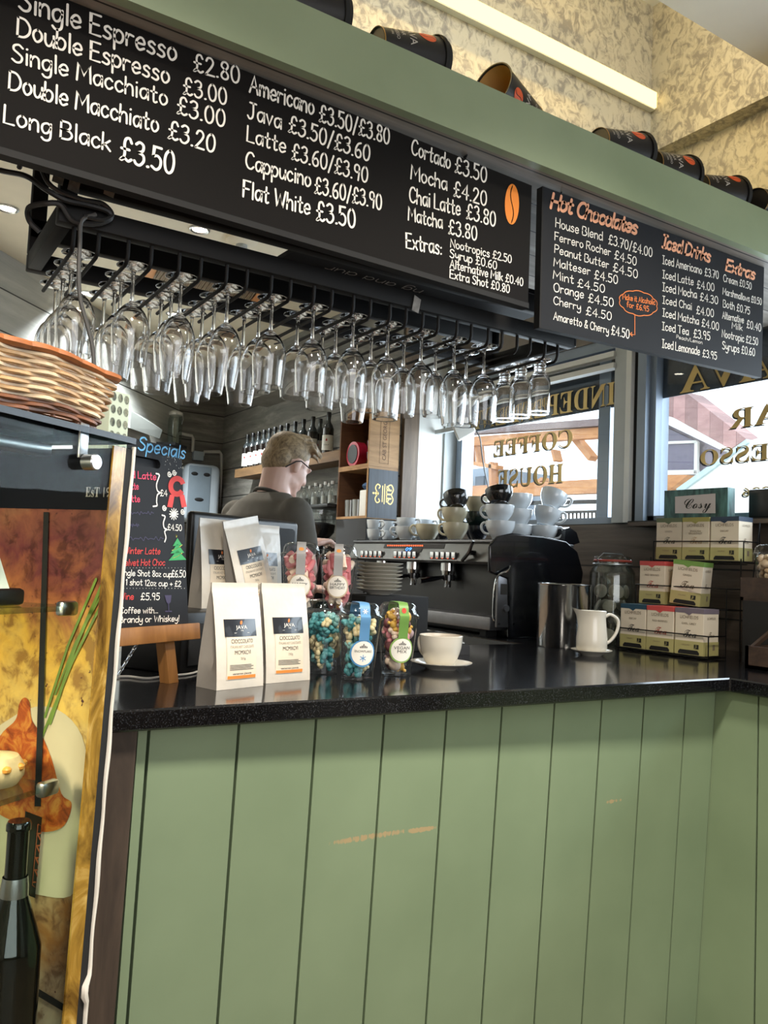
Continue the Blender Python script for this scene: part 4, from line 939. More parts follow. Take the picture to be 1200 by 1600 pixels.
pink, coral, rose, yel = cand('pink_sweet', '#e08f94'), cand('coral_sweet', '#d4777a'), cand('rose_sweet', '#ecd0b8'), cand('yellow_sweet', '#d9a94a')
wine_, lil = cand('dark_berry_sweet', '#6b3a3c'), cand('mauve_sweet', '#b49596')
rb_blue, rb_green, rb_grey = M('blue_ribbon', '#5f93c0', .45, var=.05), M('green_ribbon', '#6f9a4a', .45, var=.05), M('grey_ribbon', '#a9a7a6', .45, var=.05)
rg_blue, rg_green, rg_blk = M('blue_ring', '#4e8fc4', .5, var=0), M('green_ring', '#8bb05c', .5, var=0), M('tan_ring', '#c9b695', .5, var=0)
def to_cam(p, off=0): return math.atan2(CAM.y-p.y, CAM.x-p.x)+off
p = PZ(503, 1051, ZT); sweets_cup(p, 'clear cup of teal star sweets half behind the front chocolate bag', 'teal and cream star sweets in the leftmost front cup', [teal, teal, aqua, crm], ['star'], m_clear, rg_blk, ['MIX'], to_cam(p, 2.4), 3, art='cake')
p = PZ(558, 1061, ZT); sweets_cup(p, 'clear sweets cup with blue snowflake ribbon and round label', 'teal and cream star sweets behind the blue ribbon', [teal, aqua, crm, teal], ['star', 'bear'], rb_blue, rg_blue, ['SNOWFLAKE'], to_cam(p, .25), 5, art='snow')
p = PZ(618, 1054, ZT); sweets_cup(p, 'clear sweets cup with green ribbon and vegan mix sticker', 'pink, mauve and dark sweets in the vegan mix cup', [pink, lil, wine_, rose, yel], ['bear', 'drop', 'bean'], rb_green, rg_green, ['VEGAN', 'MIX'], to_cam(p, .3), 8, art='fruit', h=.155)
q = PY(468, 920, 2.085); q.z = RZT+.0005; sweets_cup(q, 'clear cup of pink twist sweets behind, next to the bags', 'pink and coral twist sweets in the left back cup', [pink, coral, rose], ['tube'], rb_grey, rg_blk, ['HAPPY'], to_cam(q, .0), 11, art='cake', h=.15)
q = PY(527, 920, 2.085); q.z = RZT+.0005; sweets_cup(q, 'clear cup of pink twist sweets with happy birthday label at the back', 'pink and coral twist sweets in the birthday cup', [pink, coral, rose], ['tube'], rb_grey, rg_blk, ['HAPPY', 'BIRTHDAY'], to_cam(q, .0), 12, art='cake', h=.15)
sc = PY(435, 960, 1.99); st = thing('low_stand', 'low black stand under the two back sweets cups', 'stand', (1.05, 2.03, ZT))
c0, c1 = PY(432, 960, 1.97), PY(566, 960, 1.97); b = MB(); b.span((r0.x+U0.x*.41, 2.012, ZT), (c1.x+.03, 2.15, RZT)); b.build('stand_body', m_matt, st, 0)

# ---------------------------------------------------------------- cappuccino cup, saucers, card reader
m_china = M('cream_china', '#cfc9bb', .22, var=.02, coat=.4)
m_chinaw = M('white_china', '#c6ccd0', .22, var=.02, coat=.4)
def saucer_mb(r=.076):
    b = MB(); b.lathe([(0, .003), (r*.42, .003), (r*.44, 0), (r*.5, 0), (r*.55, .004), (r*.9, .0145), (r, .0185), (r+.0008, .0205), (r-.002, .0205), (r*.88, .017), (r*.55, .0072), (r*.42, .006), (0, .006)], 40); return b
def cup_mb(rt, rb, h, t=.0028):
    b = MB(); o = sm([(0, .003), (rb*.8, .003), (rb*.84, 0), (rb, 0), (rb*1.02, .004), (rb*1.28, h*.22), (rt*.94, h*.6), (rt, h)], 3)
    i = sm([(rt-t*.6, h+.0006), (rt-t, h-.002), (rt*.94-t, h*.6), (rb*1.28-t, h*.24), (rb*.8, .0075), (0, .007)], 3); b.lathe(o+i, 36); return b
def handle_mb(rt, h, s=1.0):
    b = MB(); x = rt*.93; b.tube(catmull([Vector(q) for q in ((x, 0, h*.84), (x+.014*s, 0, h*.92), (x+.027*s, 0, h*.80), (x+.027*s, 0, h*.55), (x+.012*s, 0, h*.33), (x-.010, 0, h*.27))], 4), .0043*s, 8, flat=1.3); return b
ps = PZ(689, 1045, ZT)
sa = saucer_mb(.086); sa.m = I4; so = sa.build('saucer', m_china, None); so.location = ps; tag(so, 'cream saucer under the large cappuccino cup', 'saucer')
cu = thing('coffee_cup', 'large cream cappuccino cup on its saucer beside the vegan mix cup', 'cup', (ps.x-.004, ps.y, ps.z+.0072))
cup_mb(.061, .036, .086).build('cup_bowl', m_china, cu, 60, True); h_ = handle_mb(.061, .086); h_.build('handle', m_china, cu, 60, True); cu.rotation_euler.z = R_(100)
b = MB(); b.lathe([(0, .079), (.0565, .079)], 30); b.build('coffee_surface', M('milky_coffee', '#8a6a4a', .4), cu, 30, True)
# black drawer box with a pile of saucers
pd = PY(594, 945, 2.38); ZB = 1.262
kd = thing('storage_box', 'black box behind the sweets cups carrying a pile of saucers', 'box', (pd.x, 2.40, ZT))
b = MB(); b.span((pd.x-.12, 2.28, ZT), (pd.x+.13, 2.50, ZB), .004); b.build('box_body', m_matt, kd)
sp = saucer_mb(.078).build('saucer', m_china, None)
for k in range(8):
    o = sp if k == 0 else sp.copy()
    if k: COL.objects.link(o)
    o.location = (pd.x+random.uniform(-.002, .002), 2.39+random.uniform(-.002, .002), ZB+.0005+.0125*k); o.rotation_euler.z = k*1.3
    tag(o, ('bottom saucer of the pile behind the sweets cups', 'saucer second from the bottom of the pile', 'saucer third from the bottom of the pile', 'saucer fourth from the bottom of the pile', 'saucer fourth from the top of the pile', 'saucer third from the top of the pile', 'saucer second from the top of the pile', 'topmost saucer of the pile behind the sweets cups')[k], 'saucer', 'pile of saucers')
pc = PZ(722, 1022, ZT); pc = pc+Vector((0, .06, 0))
cr = thing('card_reader', 'black card reader lying behind the large cappuccino cup', 'card reader', pc, R_(-20))
b = MB(); b.loft([[Vector(q) for q in ((-.04, -.08, 0), (.04, -.08, 0), (.04, .08, 0), (-.04, .08, 0))], [Vector(q) for q in ((-.038, -.08, .030), (.038, -.08, .030), (.038, .08, .055), (-.038, .08, .055))]]); b.build('reader_body', m_black, cr, 0, True)
b = MB()
for i in range(3):
    for j in range(4): b.box((-.02+.02*i, -.055+.02*j, .0345+.0031*j+.002), (.013, .012, .004), None, .001)
b.build('keypad', m_grey, cr, 20, True)
b = MB(); b.box((0, .045, .0515), (.06, .05, .003), RX(0)); b.build('screen', M('reader_screen', '#2b3b4a', .15), cr, 0, True)

# ---------------------------------------------------------------- till screen seen from behind
az = R_(63); U = Vector((math.sin(az), math.cos(az), 0)); NB = Vector((-U.y, U.x, 0))
q = PY(462, 818, 2.47); o0 = Vector((q.x, q.y, 0)); zt = q.z+.004
pos = thing('till_screen', 'back of a black till screen above the chocolate bags', 'screen', (q.x-U.x*.2, q.y-U.y*.2, ZT))
b = MB(frame((q.x, q.y, zt-.27), U, (0, 0, 1))); b.box((-.25, .135, 0), (.50, .27, .028), None, .013, 3); b.build('screen_back', m_black, pos)
b = MB(frame((q.x, q.y, zt-.27), U, (0, 0, 1))); b.box((-.23, .135, .017), (.40, .22, .02), None, .01, 2); b.build('screen_hump', m_matt, pos)
b = MB(frame((q.x, q.y, ZT), U, (0, 0, 1))); b.box((-.23, .08, 0), (.06, .16, .024), None, .004); b.box((-.23, .008, 0), (.2, .016, .10), None, .004); b.build('screen_stand', m_black, pos)

# ---------------------------------------------------------------- specials board on its easel
az = R_(58); U = Vector((math.sin(az), math.cos(az), 0)); NB = Vector((-U.y, U.x, 0)); ln = R_(7)
E0 = PZ(262, 1068, ZT); VV = NB*math.sin(ln)+Vector((0, 0, 1))*math.cos(ln); NN = U.cross(VV)
EB = E0+NB*.012+VV*.10
def SP(px, py, off=0): return PP(px, py, EB-NB*off if False else EB+NN*off, NN)
sbo = thing('specials_board', 'small black specials board with a handle slot, partly behind the display case', 'menu board', (E0.x, E0.y, ZT))
FB = frame(EB, U, VV); FI = FB.inverted()
def sp2(px, py): q = FI @ SP(px, py); return q.x, q.y
x1, yt = sp2(288, 712); x1b, yb_ = sp2(290, 976); xt, yt2 = sp2(205, 682)
yt = (yt+yt2)/2+.006; x1 = (x1+x1b)/2; x0 = x1-.33
mb = MB(FB); out = [(x0, yb_), (x1, yb_)]+[(x1-.02+.02*math.cos(a), yt-.02+.02*math.sin(a)) for a in (0, .5, 1.05, 1.57)]+[(x0+.02-.02*math.sin(a), yt-.02+.02*math.cos(a)) for a in (0, .5, 1.05, 1.57)]
sx0, sy0 = sp2(176, 712); sx1, sy1 = sp2(246, 725); sy = (sy0+sy1)/2
N_ = 12; slot = [(sx1+.010*math.cos(a), sy+.0105*math.sin(a)) for a in (math.pi/2-math.pi*i/N_ for i in range(N_+1))]+[(sx0+.010*math.cos(a), sy+.0105*math.sin(a)) for a in (-math.pi/2-math.pi*i/N_ for i in range(N_+1))]
# board with a real slot: four strips round the opening plus its curved ends
T_ = .012
def pr(poly): mb.prism(poly, T_, TR(0, 0, -T_))
pr([(x0, yb_), (x1, yb_), (x1, sy-.0105), (x0, sy-.0105)])
pr([(x0, sy+.0105), (x1, sy+.0105)]+out[2:])
pr([(sx1+.010*math.cos(a), sy+.0105*math.sin(a)) for a in (math.pi/2-math.pi*i/N_ for i in range(N_+1))]+[(x1, sy-.0105), (x1, sy+.0105)])
pr([(x0, sy+.0105), (x0, sy-.0105)]+[(sx0-.010*math.cos(a), sy+.0105*math.sin(a)) for a in (-math.pi/2+math.pi*i/N_ for i in range(N_+1))])
mb.box(((sx0+sx1)/2, sy, -T_-.002), (abs(sx1-sx0)+.05, .04, .004)); mb.build('board_panel', m_slate2, sbo, 0)
def z6(x, y): return sp2(160+x/3, 600+y/3)
def sline(mb, txt, a, b_, cap, pen=.14, slant=.06):
    A, B = Vector((*z6(*a), 0)), Vector((*z6(*b_), 0)); h = z6(a[0], a[1]-cap)[1]-A.y; u = B-A
    hand(mb, txt, FB @ TR(A.x, A.y, .0012) @ RZ(math.atan2(u.y, u.x)), h, u.length, pen, .14, slant)
def chalk(nm, c): return M(nm, c, .6, var=0)
L = MB(); 
for t_ in (('£4', (270, 525), (302, 525), 28), ('£4.50', (304, 685), (370, 688), 28), ('ngle Shot 8oz cup', (100, 898), (322, 905), 28), ('£6.50', (322, 905), (388, 906), 32), ('1 shot 12oz cup + £2', (108, 942), (366, 950), 28), ('£5.95', (178, 1012), (266, 1012), 32), ('Coffee with...', (80, 1075), (258, 1074), 28), ('Brandy or Whiskey!', (76, 1120), (358, 1112), 30)): sline(L, *t_)
def sstroke(mb, pts, wd=.0035, smooth=True):
    P = [Vector((*z6(*p), 0)) for p in pts]; ribbon(mb, catmull(P, 4) if smooth else P, wd, FB @ TR(0, 0, .0012))
sstroke(L, [(250, 420), (265, 428), (252, 470), (256, 500), (268, 510), (256, 520), (252, 550), (254, 570), (236, 574)])
sstroke(L, [(278, 615), (292, 622), (284, 650), (288, 675), (300, 682), (290, 692), (296, 720), (290, 740)])
for cx, cy in ((312, 422), (335, 415), (288, 580), (374, 598)): sstroke(L, [(cx+10*(1-k/14)*math.cos(k*.8), cy+15*(1-k/14)*math.sin(k*.8)) for k in range(13)], .0026)
for k in range(6):
    q = k*math.pi/6; sstroke(L, [(333-20*math.cos(q), 610-26*math.sin(q)), (333+20*math.cos(q), 610+26*math.sin(q))], .003, False)
for i in range(20):
    x = 100+i*15; disc(L, (*z6(x, 862), .0012), .0012, .0012, FB, 6); disc(L, (*z6(x, 958), .0012), .0012, .0012, FB, 6)
rnd = random.Random(4)
for i in range(26): disc(L, (*z6(rnd.uniform(290, 384), rnd.uniform(335, 405)), .0012), .0011, .0011, FB, 6)
L.build('white_lettering', m_chalk, sbo, 0)
L = MB(); sline(L, 'Specials', (165, 308), (383, 350), 62, .13, .25); L.build('blue_heading', chalk('blue_pen', '#63a9d6'), sbo, 0)
L = MB(); sline(L, 'd Latte', (135, 440), (250, 450), 32); sline(L, 'tte', (135, 494), (168, 494), 30); sline(L, 'tte', (135, 553), (174, 553), 30); L.build('pink_lettering', chalk('pink_pen', '#e8476a'), sbo, 0)
L = MB(); sline(L, 'Winter Latte', (98, 795), (268, 798), 30, slant=.18); sline(L, 'Velvet Hot Choc', (84, 852), (290, 850), 30, slant=.18); sline(L, 'Wine', (78, 1010), (144, 1010), 30)
L.build('red_lettering', chalk('red_pen', '#cf3a34'), sbo, 0); L = MB()
for k in range(9): sstroke(L, [(348+(20+2.4*k)*math.cos(a), 480+(26+2.6*k)*math.sin(a)) for a in (R_(40+25*j) for j in range(13))], .0022)
for sx_ in (-1, 1):
    P = [z6(348+sx_*10, 515), z6(348+sx_*34, 520), z6(348+sx_*46, 575), z6(348+sx_*22, 580)]; L.poly([FB @ Vector((*p, .0011)) for p in P])
L.build('red_scarf', bpy.data.materials['red_pen'], sbo, 0)
L = MB(); 
for (xa, ya, xb_, amp) in ((118, 605, 238, 9), (112, 662, 170, 9), (112, 725, 285, 11)): sstroke(L, [(xa+(xb_-xa)*k/24, ya+amp*math.sin(k*1.9)*(.5+.5*math.sin(k*.7))) for k in range(25)], .0018) 
sstroke(L, [(308, 1030), (309, 1066)], .003, False); sstroke(L, [(294, 1066), (322, 1066)], .003, False); L.poly([FB @ Vector((*z6(*p), .0012)) for p in ((290, 990), (322, 990), (318, 1022), (308, 1034), (298, 1022))]); L.build('purple_lettering', chalk('purple_pen', '#3a3352'), sbo, 0)
L = MB()
for y0, y1, wd in ((722, 760, 22), (748, 795, 32), (778, 828, 42)): L.poly([FB @ Vector((*z6(*p), .0012)) for p in ((350, y0), (350-wd, y1), (350+wd, y1-4))])
L.build('green_tree', chalk('green_pen', '#2f9a55'), sbo, 0)
L = MB(); disc(L, (*z6(347, 712), .0014), .003, .004, FB, 6)
for y in (762, 800): sstroke(L, [(325, y+18), (350, y+8), (372, y-8)], .0016)
L.build('yellow_garland', chalk('yellow_pen', '#d9d25a'), sbo, 0)
m_easel = wood('easel_wood', '#7a4f25', '#a8743c', (20, 20, 3), .5)
ez = thing('easel', 'small brown wooden easel holding the specials board', 'easel', (E0.x, E0.y, ZT))
cx1, cy1 = sp2(298, 974); cx2, cy2 = sp2(298, 999)
b = MB(FB); b.box(((x0-.005+cx1)/2, (cy1+cy2)/2, .012), (cx1-x0+.005, cy1-cy2, .03), None, .002); b.build('crossbar', m_easel, ez)
lx, _ = sp2(260, 1000)
for xx in (lx, x0+.05):
    top = FB @ Vector((xx-.006, cy2+.004, .0)); bot = Vector(((FB @ Vector((xx, 0, 0))).x, (FB @ Vector((xx, 0, 0))).y, ZT))-NB*.015
    b = MB(); b.loft([[k+U*.016-NB*.014, k-U*.016-NB*.014, k-U*.016+NB*.012, k+U*.016+NB*.012] for k in (bot, top)]); b.build('leg', m_easel, ez, 0)
xx = (x0+lx)/2+.03; b = MB(); kt, kb = FB @ Vector((xx, .25, -.02)), FB @ Vector((xx, -.1, 0))+NB*.16; kb.z = ZT
b.loft([[k+U*.014-NB*.01, k-U*.014-NB*.01, k-U*.014+NB*.01, k+U*.014+NB*.01] for k in (kb, kt)]); b.build('back_leg', m_easel, ez, 0)
# chain and white lead lying on the worktop by the easel
ch = MB(); pa, pb_ = PZ(213, 1012, ZT+.06), PZ(186, 1062, ZT+.004)
pa = PP(213, 1008, E0+NB*.03, NB); pb_ = PP(186, 1052, E0+NB*.03, NB)
for k in range(9):
    t = k/8; c = pa.lerp(pb_, t); d = (pb_-pa).normalized(); n = NN if k % 2 else U
    ch.tube([c+d*.0075*math.cos(a)+n*.004*math.sin(a) for a in (2*math.pi*j/10 for j in range(10))], .0012, 5, closed=True)
o = ch.build('chain', m_steel); tag(o, 'short steel chain hanging below the specials board', 'chain')
pts = [PZ(x, y, ZT+.003) for x, y in ((176, 1058), (200, 1057), (230, 1060), (262, 1056), (300, 1052), (330, 1040))]
o = MB().tube(catmull(pts, 5), .0028, 7).build('white_cable', M('white_cable_skin', '#cfcac0', .5, var=0)); tag(o, 'white lead lying on the worktop behind the easel leg', 'cable')
# ---------------------------------------------------------------- glass display case at the left, food print inside its end
azc = R_(53); CD = Vector((math.sin(azc), math.cos(azc), 0)); CNv = Vector((CD.y, -CD.x, 0))      # along the front; towards the customer
CB = -CNv                                                                                   # into the case
KT = PY(203, 698, 1.28); KB = PP(125, 1600, KT, CNv)
kd_ = (KB-KT)/(KT.z-KB.z)                                      # edge direction per metre down
def edge(z): return KT+kd_*(KT.z-z)
dc = thing('display_case', 'glass display case with food print panel at the left of the counter', 'display case', (KT.x-.4, KT.y, 0))
m_cg = thin_glass('case_glass', '#f2f7f4', .003, .07); m_cge = solid_glass('green_glass_edge', '#b9d8cc', 1.5)
zb = .05
L_ = 1.15; DPT = .46
b = MB(); th = CB*.006
b.loft([[edge(zb)-CD*L_, edge(zb), edge(zb)+th, edge(zb)-CD*L_+th], [KT-CD*L_, KT, KT+th, KT-CD*L_+th]]); b.build('front_glass', m_cg, dc, 0)
zt_ = KT.z+.004
b = MB(frame((KT.x, KT.y, zt_), CD, CB)); b.prism([(-L_, -.008), (.004, -.008), (.004, DPT), (-L_, DPT)], .009); b.build('top_glass', thin_glass('tinted_top_glass', '#59666c', .02, .22), dc, 0)
m_print_p = NT('food_print')
def food():
    t = m_print_p; tc = t.n('ShaderNodeTexCoord'); v = tc.outputs['Object']; sx = t.n('ShaderNodeSeparateXYZ'); t.l(v, sx.inputs[0])
    n1 = t.noise(v, 9, 5, .6, .8); n2 = t.noise(v, 34, 4, .6, .5); n3 = t.noise(v, 90, 2)
    m = t.n('ShaderNodeMath', operation='MULTIPLY_ADD'); t.l(n1, m.inputs[0]); m.inputs[1].default_value = .34; t.l(sx.outputs[2], m.inputs[2])
    mr = t.n('ShaderNodeMapRange'); mr.inputs['From Min'].default_value = .60; mr.inputs['From Max'].default_value = 1.78; t.l(m.outputs[0], mr.inputs['Value'])
    big = t.ramp(mr.outputs[0], [(0, col('#4a4034')), (.18, col('#b4a78e')), (.32, col('#8a5a30')), (.45, col('#d8c49a')), (.56, col('#d6b566')), (.66, col('#e0b045')), (.72, col('#a8683f')), (.79, col('#6a3033')), (.86, col('#8a543f')), (1, col('#a3805e'))])
    sm_ = t.ramp(n2, [(.38, (.35, .22, .15, 1)), (.5, (.95, .9, .85, 1)), (.65, (1.2, 1.15, 1, 1))])
    mx = t.n('ShaderNodeMix', data_type='RGBA', blend_type='MULTIPLY'); mx.inputs[0].default_value = .8; t.l(big.outputs[0], mx.inputs[6]); t.l(sm_.outputs[0], mx.inputs[7])
    sp_ = t.ramp(n3, [(.70, (0, 0, 0, 1)), (.74, (1, 1, 1, 1))]); m2 = t.n('ShaderNodeMix', data_type='RGBA'); t.l(sp_.outputs[0], m2.inputs[0]); t.l(mx.outputs[2], m2.inputs[6]); m2.inputs[7].default_value = col('#4a1c18')
    t.l(m2.outputs[2], t.b.inputs['Base Color']); t.b.inputs['Roughness'].default_value = .35
food()
# end panel, its inner face carrying the print
def endq(s_, z, off=0):   # point on the end panel: s_ metres back from the front edge
    return edge(z)+CB*s_-CD*off
NL = CB.cross(KB-KT).normalized(); NL = NL if NL.dot(CD) > 0 else -NL
def epl(px, py, off=.0):  # pixel -> end panel plane
    return PP(px, py, KT-NL*off, NL)
b = MB(); b.loft([[endq(0, zb), endq(DPT, zb), endq(DPT, zb)+CD*.012, endq(0, zb)+CD*.012], [endq(0, KT.z-.002), endq(DPT, KT.z-.002), endq(DPT, KT.z-.002)+CD*.012, endq(0, KT.z-.002)+CD*.012]]); b.build('end_panel', m_black, dc, 0)
s0 = .02
zh = epl(150, 797).z
b = MB(); b.loft([[endq(s0, zb, .001), endq(DPT-.01, zb, .001), endq(DPT-.01, zb, .003), endq(s0, zb, .003)], [endq(s0, zh, .001), endq(DPT-.01, zh, .001), endq(DPT-.01, zh, .003), endq(s0, zh, .003)]]); b.build('food_print', m_print_p.m, dc, 0)
b = MB(); b.loft([[endq(s0, zh, .001), endq(DPT-.01, zh, .001), endq(DPT-.01, zh, .004), endq(s0, zh, .004)], [endq(s0, KT.z-.01, .001), endq(DPT-.01, KT.z-.01, .001), endq(DPT-.01, KT.z-.01, .004), endq(s0, KT.z-.01, .004)]]); b.build('header_panel', M('header_black', '#12141c', .7, var=.2, spec=.15), dc, 0)
def epoly(mb, pts, off): mb.poly([epl(*p, off) for p in pts])
# printed art on the panel: EST line, chives, roast drumstick, plate
b = MB(); A = epl(133, 776, .0048); B = epl(184, 777, .0048); typed(b, serif('EsT 1996'), frame(A, B-A, (0, 0, 1)), .022, (B-A).length, 'LEFT'); b.build('header_lettering', M('pale_print', '#b5b0a8', .5, var=0), dc, 0)
def esm(pts): return [tuple(p)[:2] for p in catmull([Vector((*p, 0)) for p in pts+pts[:1]], 5)[:-1]]
b = MB(); epoly(b, esm([(-40, 1190), (20, 1120), (80, 1105), (128, 1150), (140, 1250), (134, 1340), (110, 1400), (40, 1395), (-40, 1390)]), .0036); b.build('printed_plate', M('cream_plate_print', '#cfc0a0', .35, var=.06, vs=14), dc, 0)
def roast():
    t = NT('roast_print'); v = t.coord(); n = t.noise(v, 40, 5, .65, .8); r = t.ramp(n, [(.34, col('#6d2c12')), (.5, col('#b8571f')), (.66, col('#d8903e'))]); t.l(r.outputs[0], t.b.inputs['Base Color']); t.b.inputs['Roughness'].default_value = .35; return t.m
b = MB(); epoly(b, esm([(30, 1100), (38, 1090), (46, 1098), (50, 1125), (66, 1150), (82, 1190), (96, 1240), (112, 1256), (100, 1290), (70, 1300), (40, 1290), (-10, 1265), (-30, 1210), (0, 1150), (24, 1125)]), .0044); b.build('printed_roast', roast(), dc, 0)
b = MB()
for p, q, wd in (((150, 905), (70, 1120), 4), ((165, 900), (78, 1130), 5), ((168, 925), (66, 1150), 4), ((158, 930), (86, 1085), 3)):
    P, Q = epl(*p, .0052), epl(*q, .0052); f = frame(P, Q-P, CD.cross(Q-P)); ribbon(b, [Vector((0, 0, 0)), Vector(((Q-P).length*.5, .006, 0)), Vector(((Q-P).length, 0, 0))], wd*.0011, f)
b.build('printed_chives', M('chive_print', '#6f8a35', .4, var=.15, vs=30), dc, 0)
b = MB(); epoly(b, [(68, 800), (76, 800), (64, 1260), (54, 1260)], .006); b.build('dark_upright', m_matt, dc, 0)
b = MB(); epoly(b, [(44, 1535), (118, 1580), (118, 1592), (40, 1545)], .0046); b.build('print_border', m_matt, dc, 0)
# painted gold reflection of the print, black gasket, white sealant bead
m_reflect = NT('print_reflection'); n_ = m_reflect.noise(m_reflect.coord((1, 1, .5)), 22, 5, .6, 1); r_ = m_reflect.ramp(n_, [(.35, col('#4d3412')), (.55, col('#97732c')), (.7, col('#c9a860'))]); m_reflect.l(r_.outputs[0], m_reflect.b.inputs['Base Color']); m_reflect.b.inputs['Roughness'].default_value = .2
def strip(name, a, c, out, mat, z0=zb, z1=None):
    z1 = z1 or KT.z-.004; b = MB(); b.loft([[edge(z)+CD*a, edge(z)+CD*c, edge(z)+CD*c+CNv*out, edge(z)+CD*a+CNv*out] for z in (z0, z1)]); b.build(name, mat, dc, 0)
strip('edge_reflection', -.040, -.012, .003, m_reflect.m)
strip('gasket', -.012, .004, .003, m_matt)
b = MB(); zz = [zb+(KT.z-zb)*i/120 for i in range(121)]; b.tube([edge(z)+CD*(.005-(.007 if abs(z-PP(125, 1545, KT, CNv).z) < .014 else 0))+CNv*.004+CD*.0008*math.sin(z*60) for z in zz], [.0034+(.002 if abs(z-PP(125, 1545, KT, CNv).z) < .014 else 0)+.0006*math.sin(z*37) for z in zz], 8); b.build('sealant_bead', M('white_sealant', '#d8d2c6', .6, var=.04), dc)
kp = PP(150, 722, KT+CNv*.02, CNv)
b = MB(); b.cyl(kp-CNv*.018, kp, .0115, n=24); b.cyl(kp, kp+CNv*.002, .0115, .010, n=24); b.build('glass_clamp', m_steel, dc)
b = MB(frame(kp+Vector((0, 0, .03)), CD, (0, 0, 1))); b.box((-.003, 0, -.022), (.018, .05, .004), None, .001); b.build('clamp_plate', m_steel, dc)
# shelves inside
def shelf(px0, py0, px1, py1, dep_):
    o = KT+CB*.05; P = PP(px1, py1, o, CNv); z = P.z; q0 = P-CD*.9
    b = MB(frame(P, CD, CB)); b.prism([(-.9, 0), (0, 0), (0, dep_), (-.9, dep_)], -.008); s_ = b.build('shelf', thin_glass('shelf_glass', '#dcebe3', .06, .8), dc, 0)
    b = MB(frame(P, CD, CB)); b.box((-.012, .0, -.004), (.034, .016, .022), None, .005); b.build('shelf_clip', m_steel, s_)
    return P
SH1, SH2 = shelf(0, 955, 114, 946, .3), shelf(0, 1240, 84, 1224, .3)
sl = bpy.data.lights.new('case_fill_light', 'AREA'); sl.shape = 'RECTANGLE'; sl.size = .3; sl.size_y = .03; sl.energy = 5.5; sl.color = (1, .84, .6)  # warm light added inside the case to brighten the print
so_ = bpy.data.objects.new('case_fill_light', sl); COL.objects.link(so_); so_.location = KT-CD*.55+CB*.16+Vector((0, 0, -.03)); so_.rotation_euler = (0, R_(-20), R_(90)-azc)
b = MB(frame(KT-CD*.45+CB*.12+Vector((0, 0, -.012)), CD, CB)); b.box((0, 0, 0), (.8, .035, .018), None, .003); b.build('added_bar', m_steel, dc)  # bar added as a housing for the upper fill
so2 = bpy.data.objects.new('case_fill_light', sl); COL.objects.link(so2); so2.location = SH1-CD*.45+CB*.15+Vector((0, 0, -.03)); so2.rotation_euler = so_.rotation_euler  # second fill added to lift the print below the shelf
# things in the case
def inpt(px, py, back): return PP(px, py, KT+CB*back, CNv)
t_ = inpt(10, 947, .10); tr_ = thing('baking_tray', 'dark tray on the upper glass shelf in the display case', 'tray', (t_.x, t_.y, SH1.z))
b = MB(frame((inpt(40, 940, .08)).xy.to_3d()+Vector((0, 0, SH1.z+.0005)), CD, CB)); b.box((-.15, .08, .012), (.3, .16, .024), None, .006); b.build('tray_body', m_black, tr_)
p = inpt(2, 925, .07); pc_ = thing('price_card', 'white folded card standing on the upper case shelf', 'card', (p.x, p.y, SH1.z+.0246))
b = MB(frame((p.x, p.y, SH1.z+.0255), CD, (0, 0, 1))); b.loft([[Vector((-.05, 0, 0)), Vector((.012, 0, 0)), Vector((.012, 0, .002)), Vector((-.05, 0, .002))], [Vector((-.05, .042, -.015)), Vector((.006, .042, -.015)), Vector((.006, .042, -.013)), Vector((-.05, .042, -.013))]]); b.build('card_face', m_paperw, pc_, 0)
p = inpt(-14, 1228, .12); bu = thing('round_pastry', 'round pale pastry on the lower glass shelf in the case', 'pastry', (p.x, p.y, SH2.z+.0005))
b = MB(TR(p.x, p.y, SH2.z+.0005)); b.lathe([(0, 0), (.035, 0), (.043, .012), (.043, .026), (.034, .04), (0, .046)], 28); b.build('crust', M('pastry_crust', '#d9b98a', .6, var=.15, vs=50, bump=.3), bu)
b = MB(TR(p.x, p.y, SH2.z+.0005))
for k in range(10): b.ell((.039*math.cos(k*.63), .039*math.sin(k*.63), .026), (.008, .008, .006), None, 8, 5)
b.build('topping', M('orange_topping', '#d08a3a', .4, var=.2, vs=60), bu)
# dark advertising card and a wine bottle at the bottom
q = [inpt(x, y, .098) for x, y in ((42, 1268), (78, 1282), (68, 1408), (34, 1395))]
ad = thing('bottle_tag_card', 'dark green card with vertical orange script inside the display case', 'card', q[3])
b = MB(); b.loft([q, [k+CB*.003 for k in q]]); b.build('card_panel', M('bottle_green_card', '#15201a', .4, var=.1), ad, 0)
fq = frame(q[3]+CNv*.0008, q[1]-q[0], q[0]-q[3]); fi = fq.inverted()
b = MB()
def cq(u, v): return fi @ (q[3].lerp(q[2], u).lerp(q[0].lerp(q[1], u), v)+CNv*.0008)
ribbon(b, [cq(*c) for c in ((.42, .14), (.70, .12), (.74, .88), (.48, .90), (.42, .14))], .0012, fq)
for k in range(9): ribbon(b, catmull([cq(.46+.2*(k % 2), .18+.075*k), cq(.62, .2+.075*k), cq(.66-.16*(k % 2), .25+.075*k)], 4), .0022, fq)
b.build('orange_script', M('dull_orange_print', '#a85a34', .5, var=0), ad, 0)
p = inpt(8, 1600, .055); zbot = KT.z
bz = inpt(8, 1610, .055).z-.16
ws = thing('case_floor_step', 'dark ledge inside the bottom of the display case', 'ledge', (p.x, p.y, bz-.01))
b = MB(frame((KT.x, KT.y, bz), CD, CB)); b.box((-.55, .2, -.010), (.95, .3, .015), None, .002); b.build('ledge_board', m_matt, ws, 0)
wb = thing('wine_bottle', 'dark wine bottle with silver neck band in the bottom of the case', 'bottle', (p.x, p.y, bz))
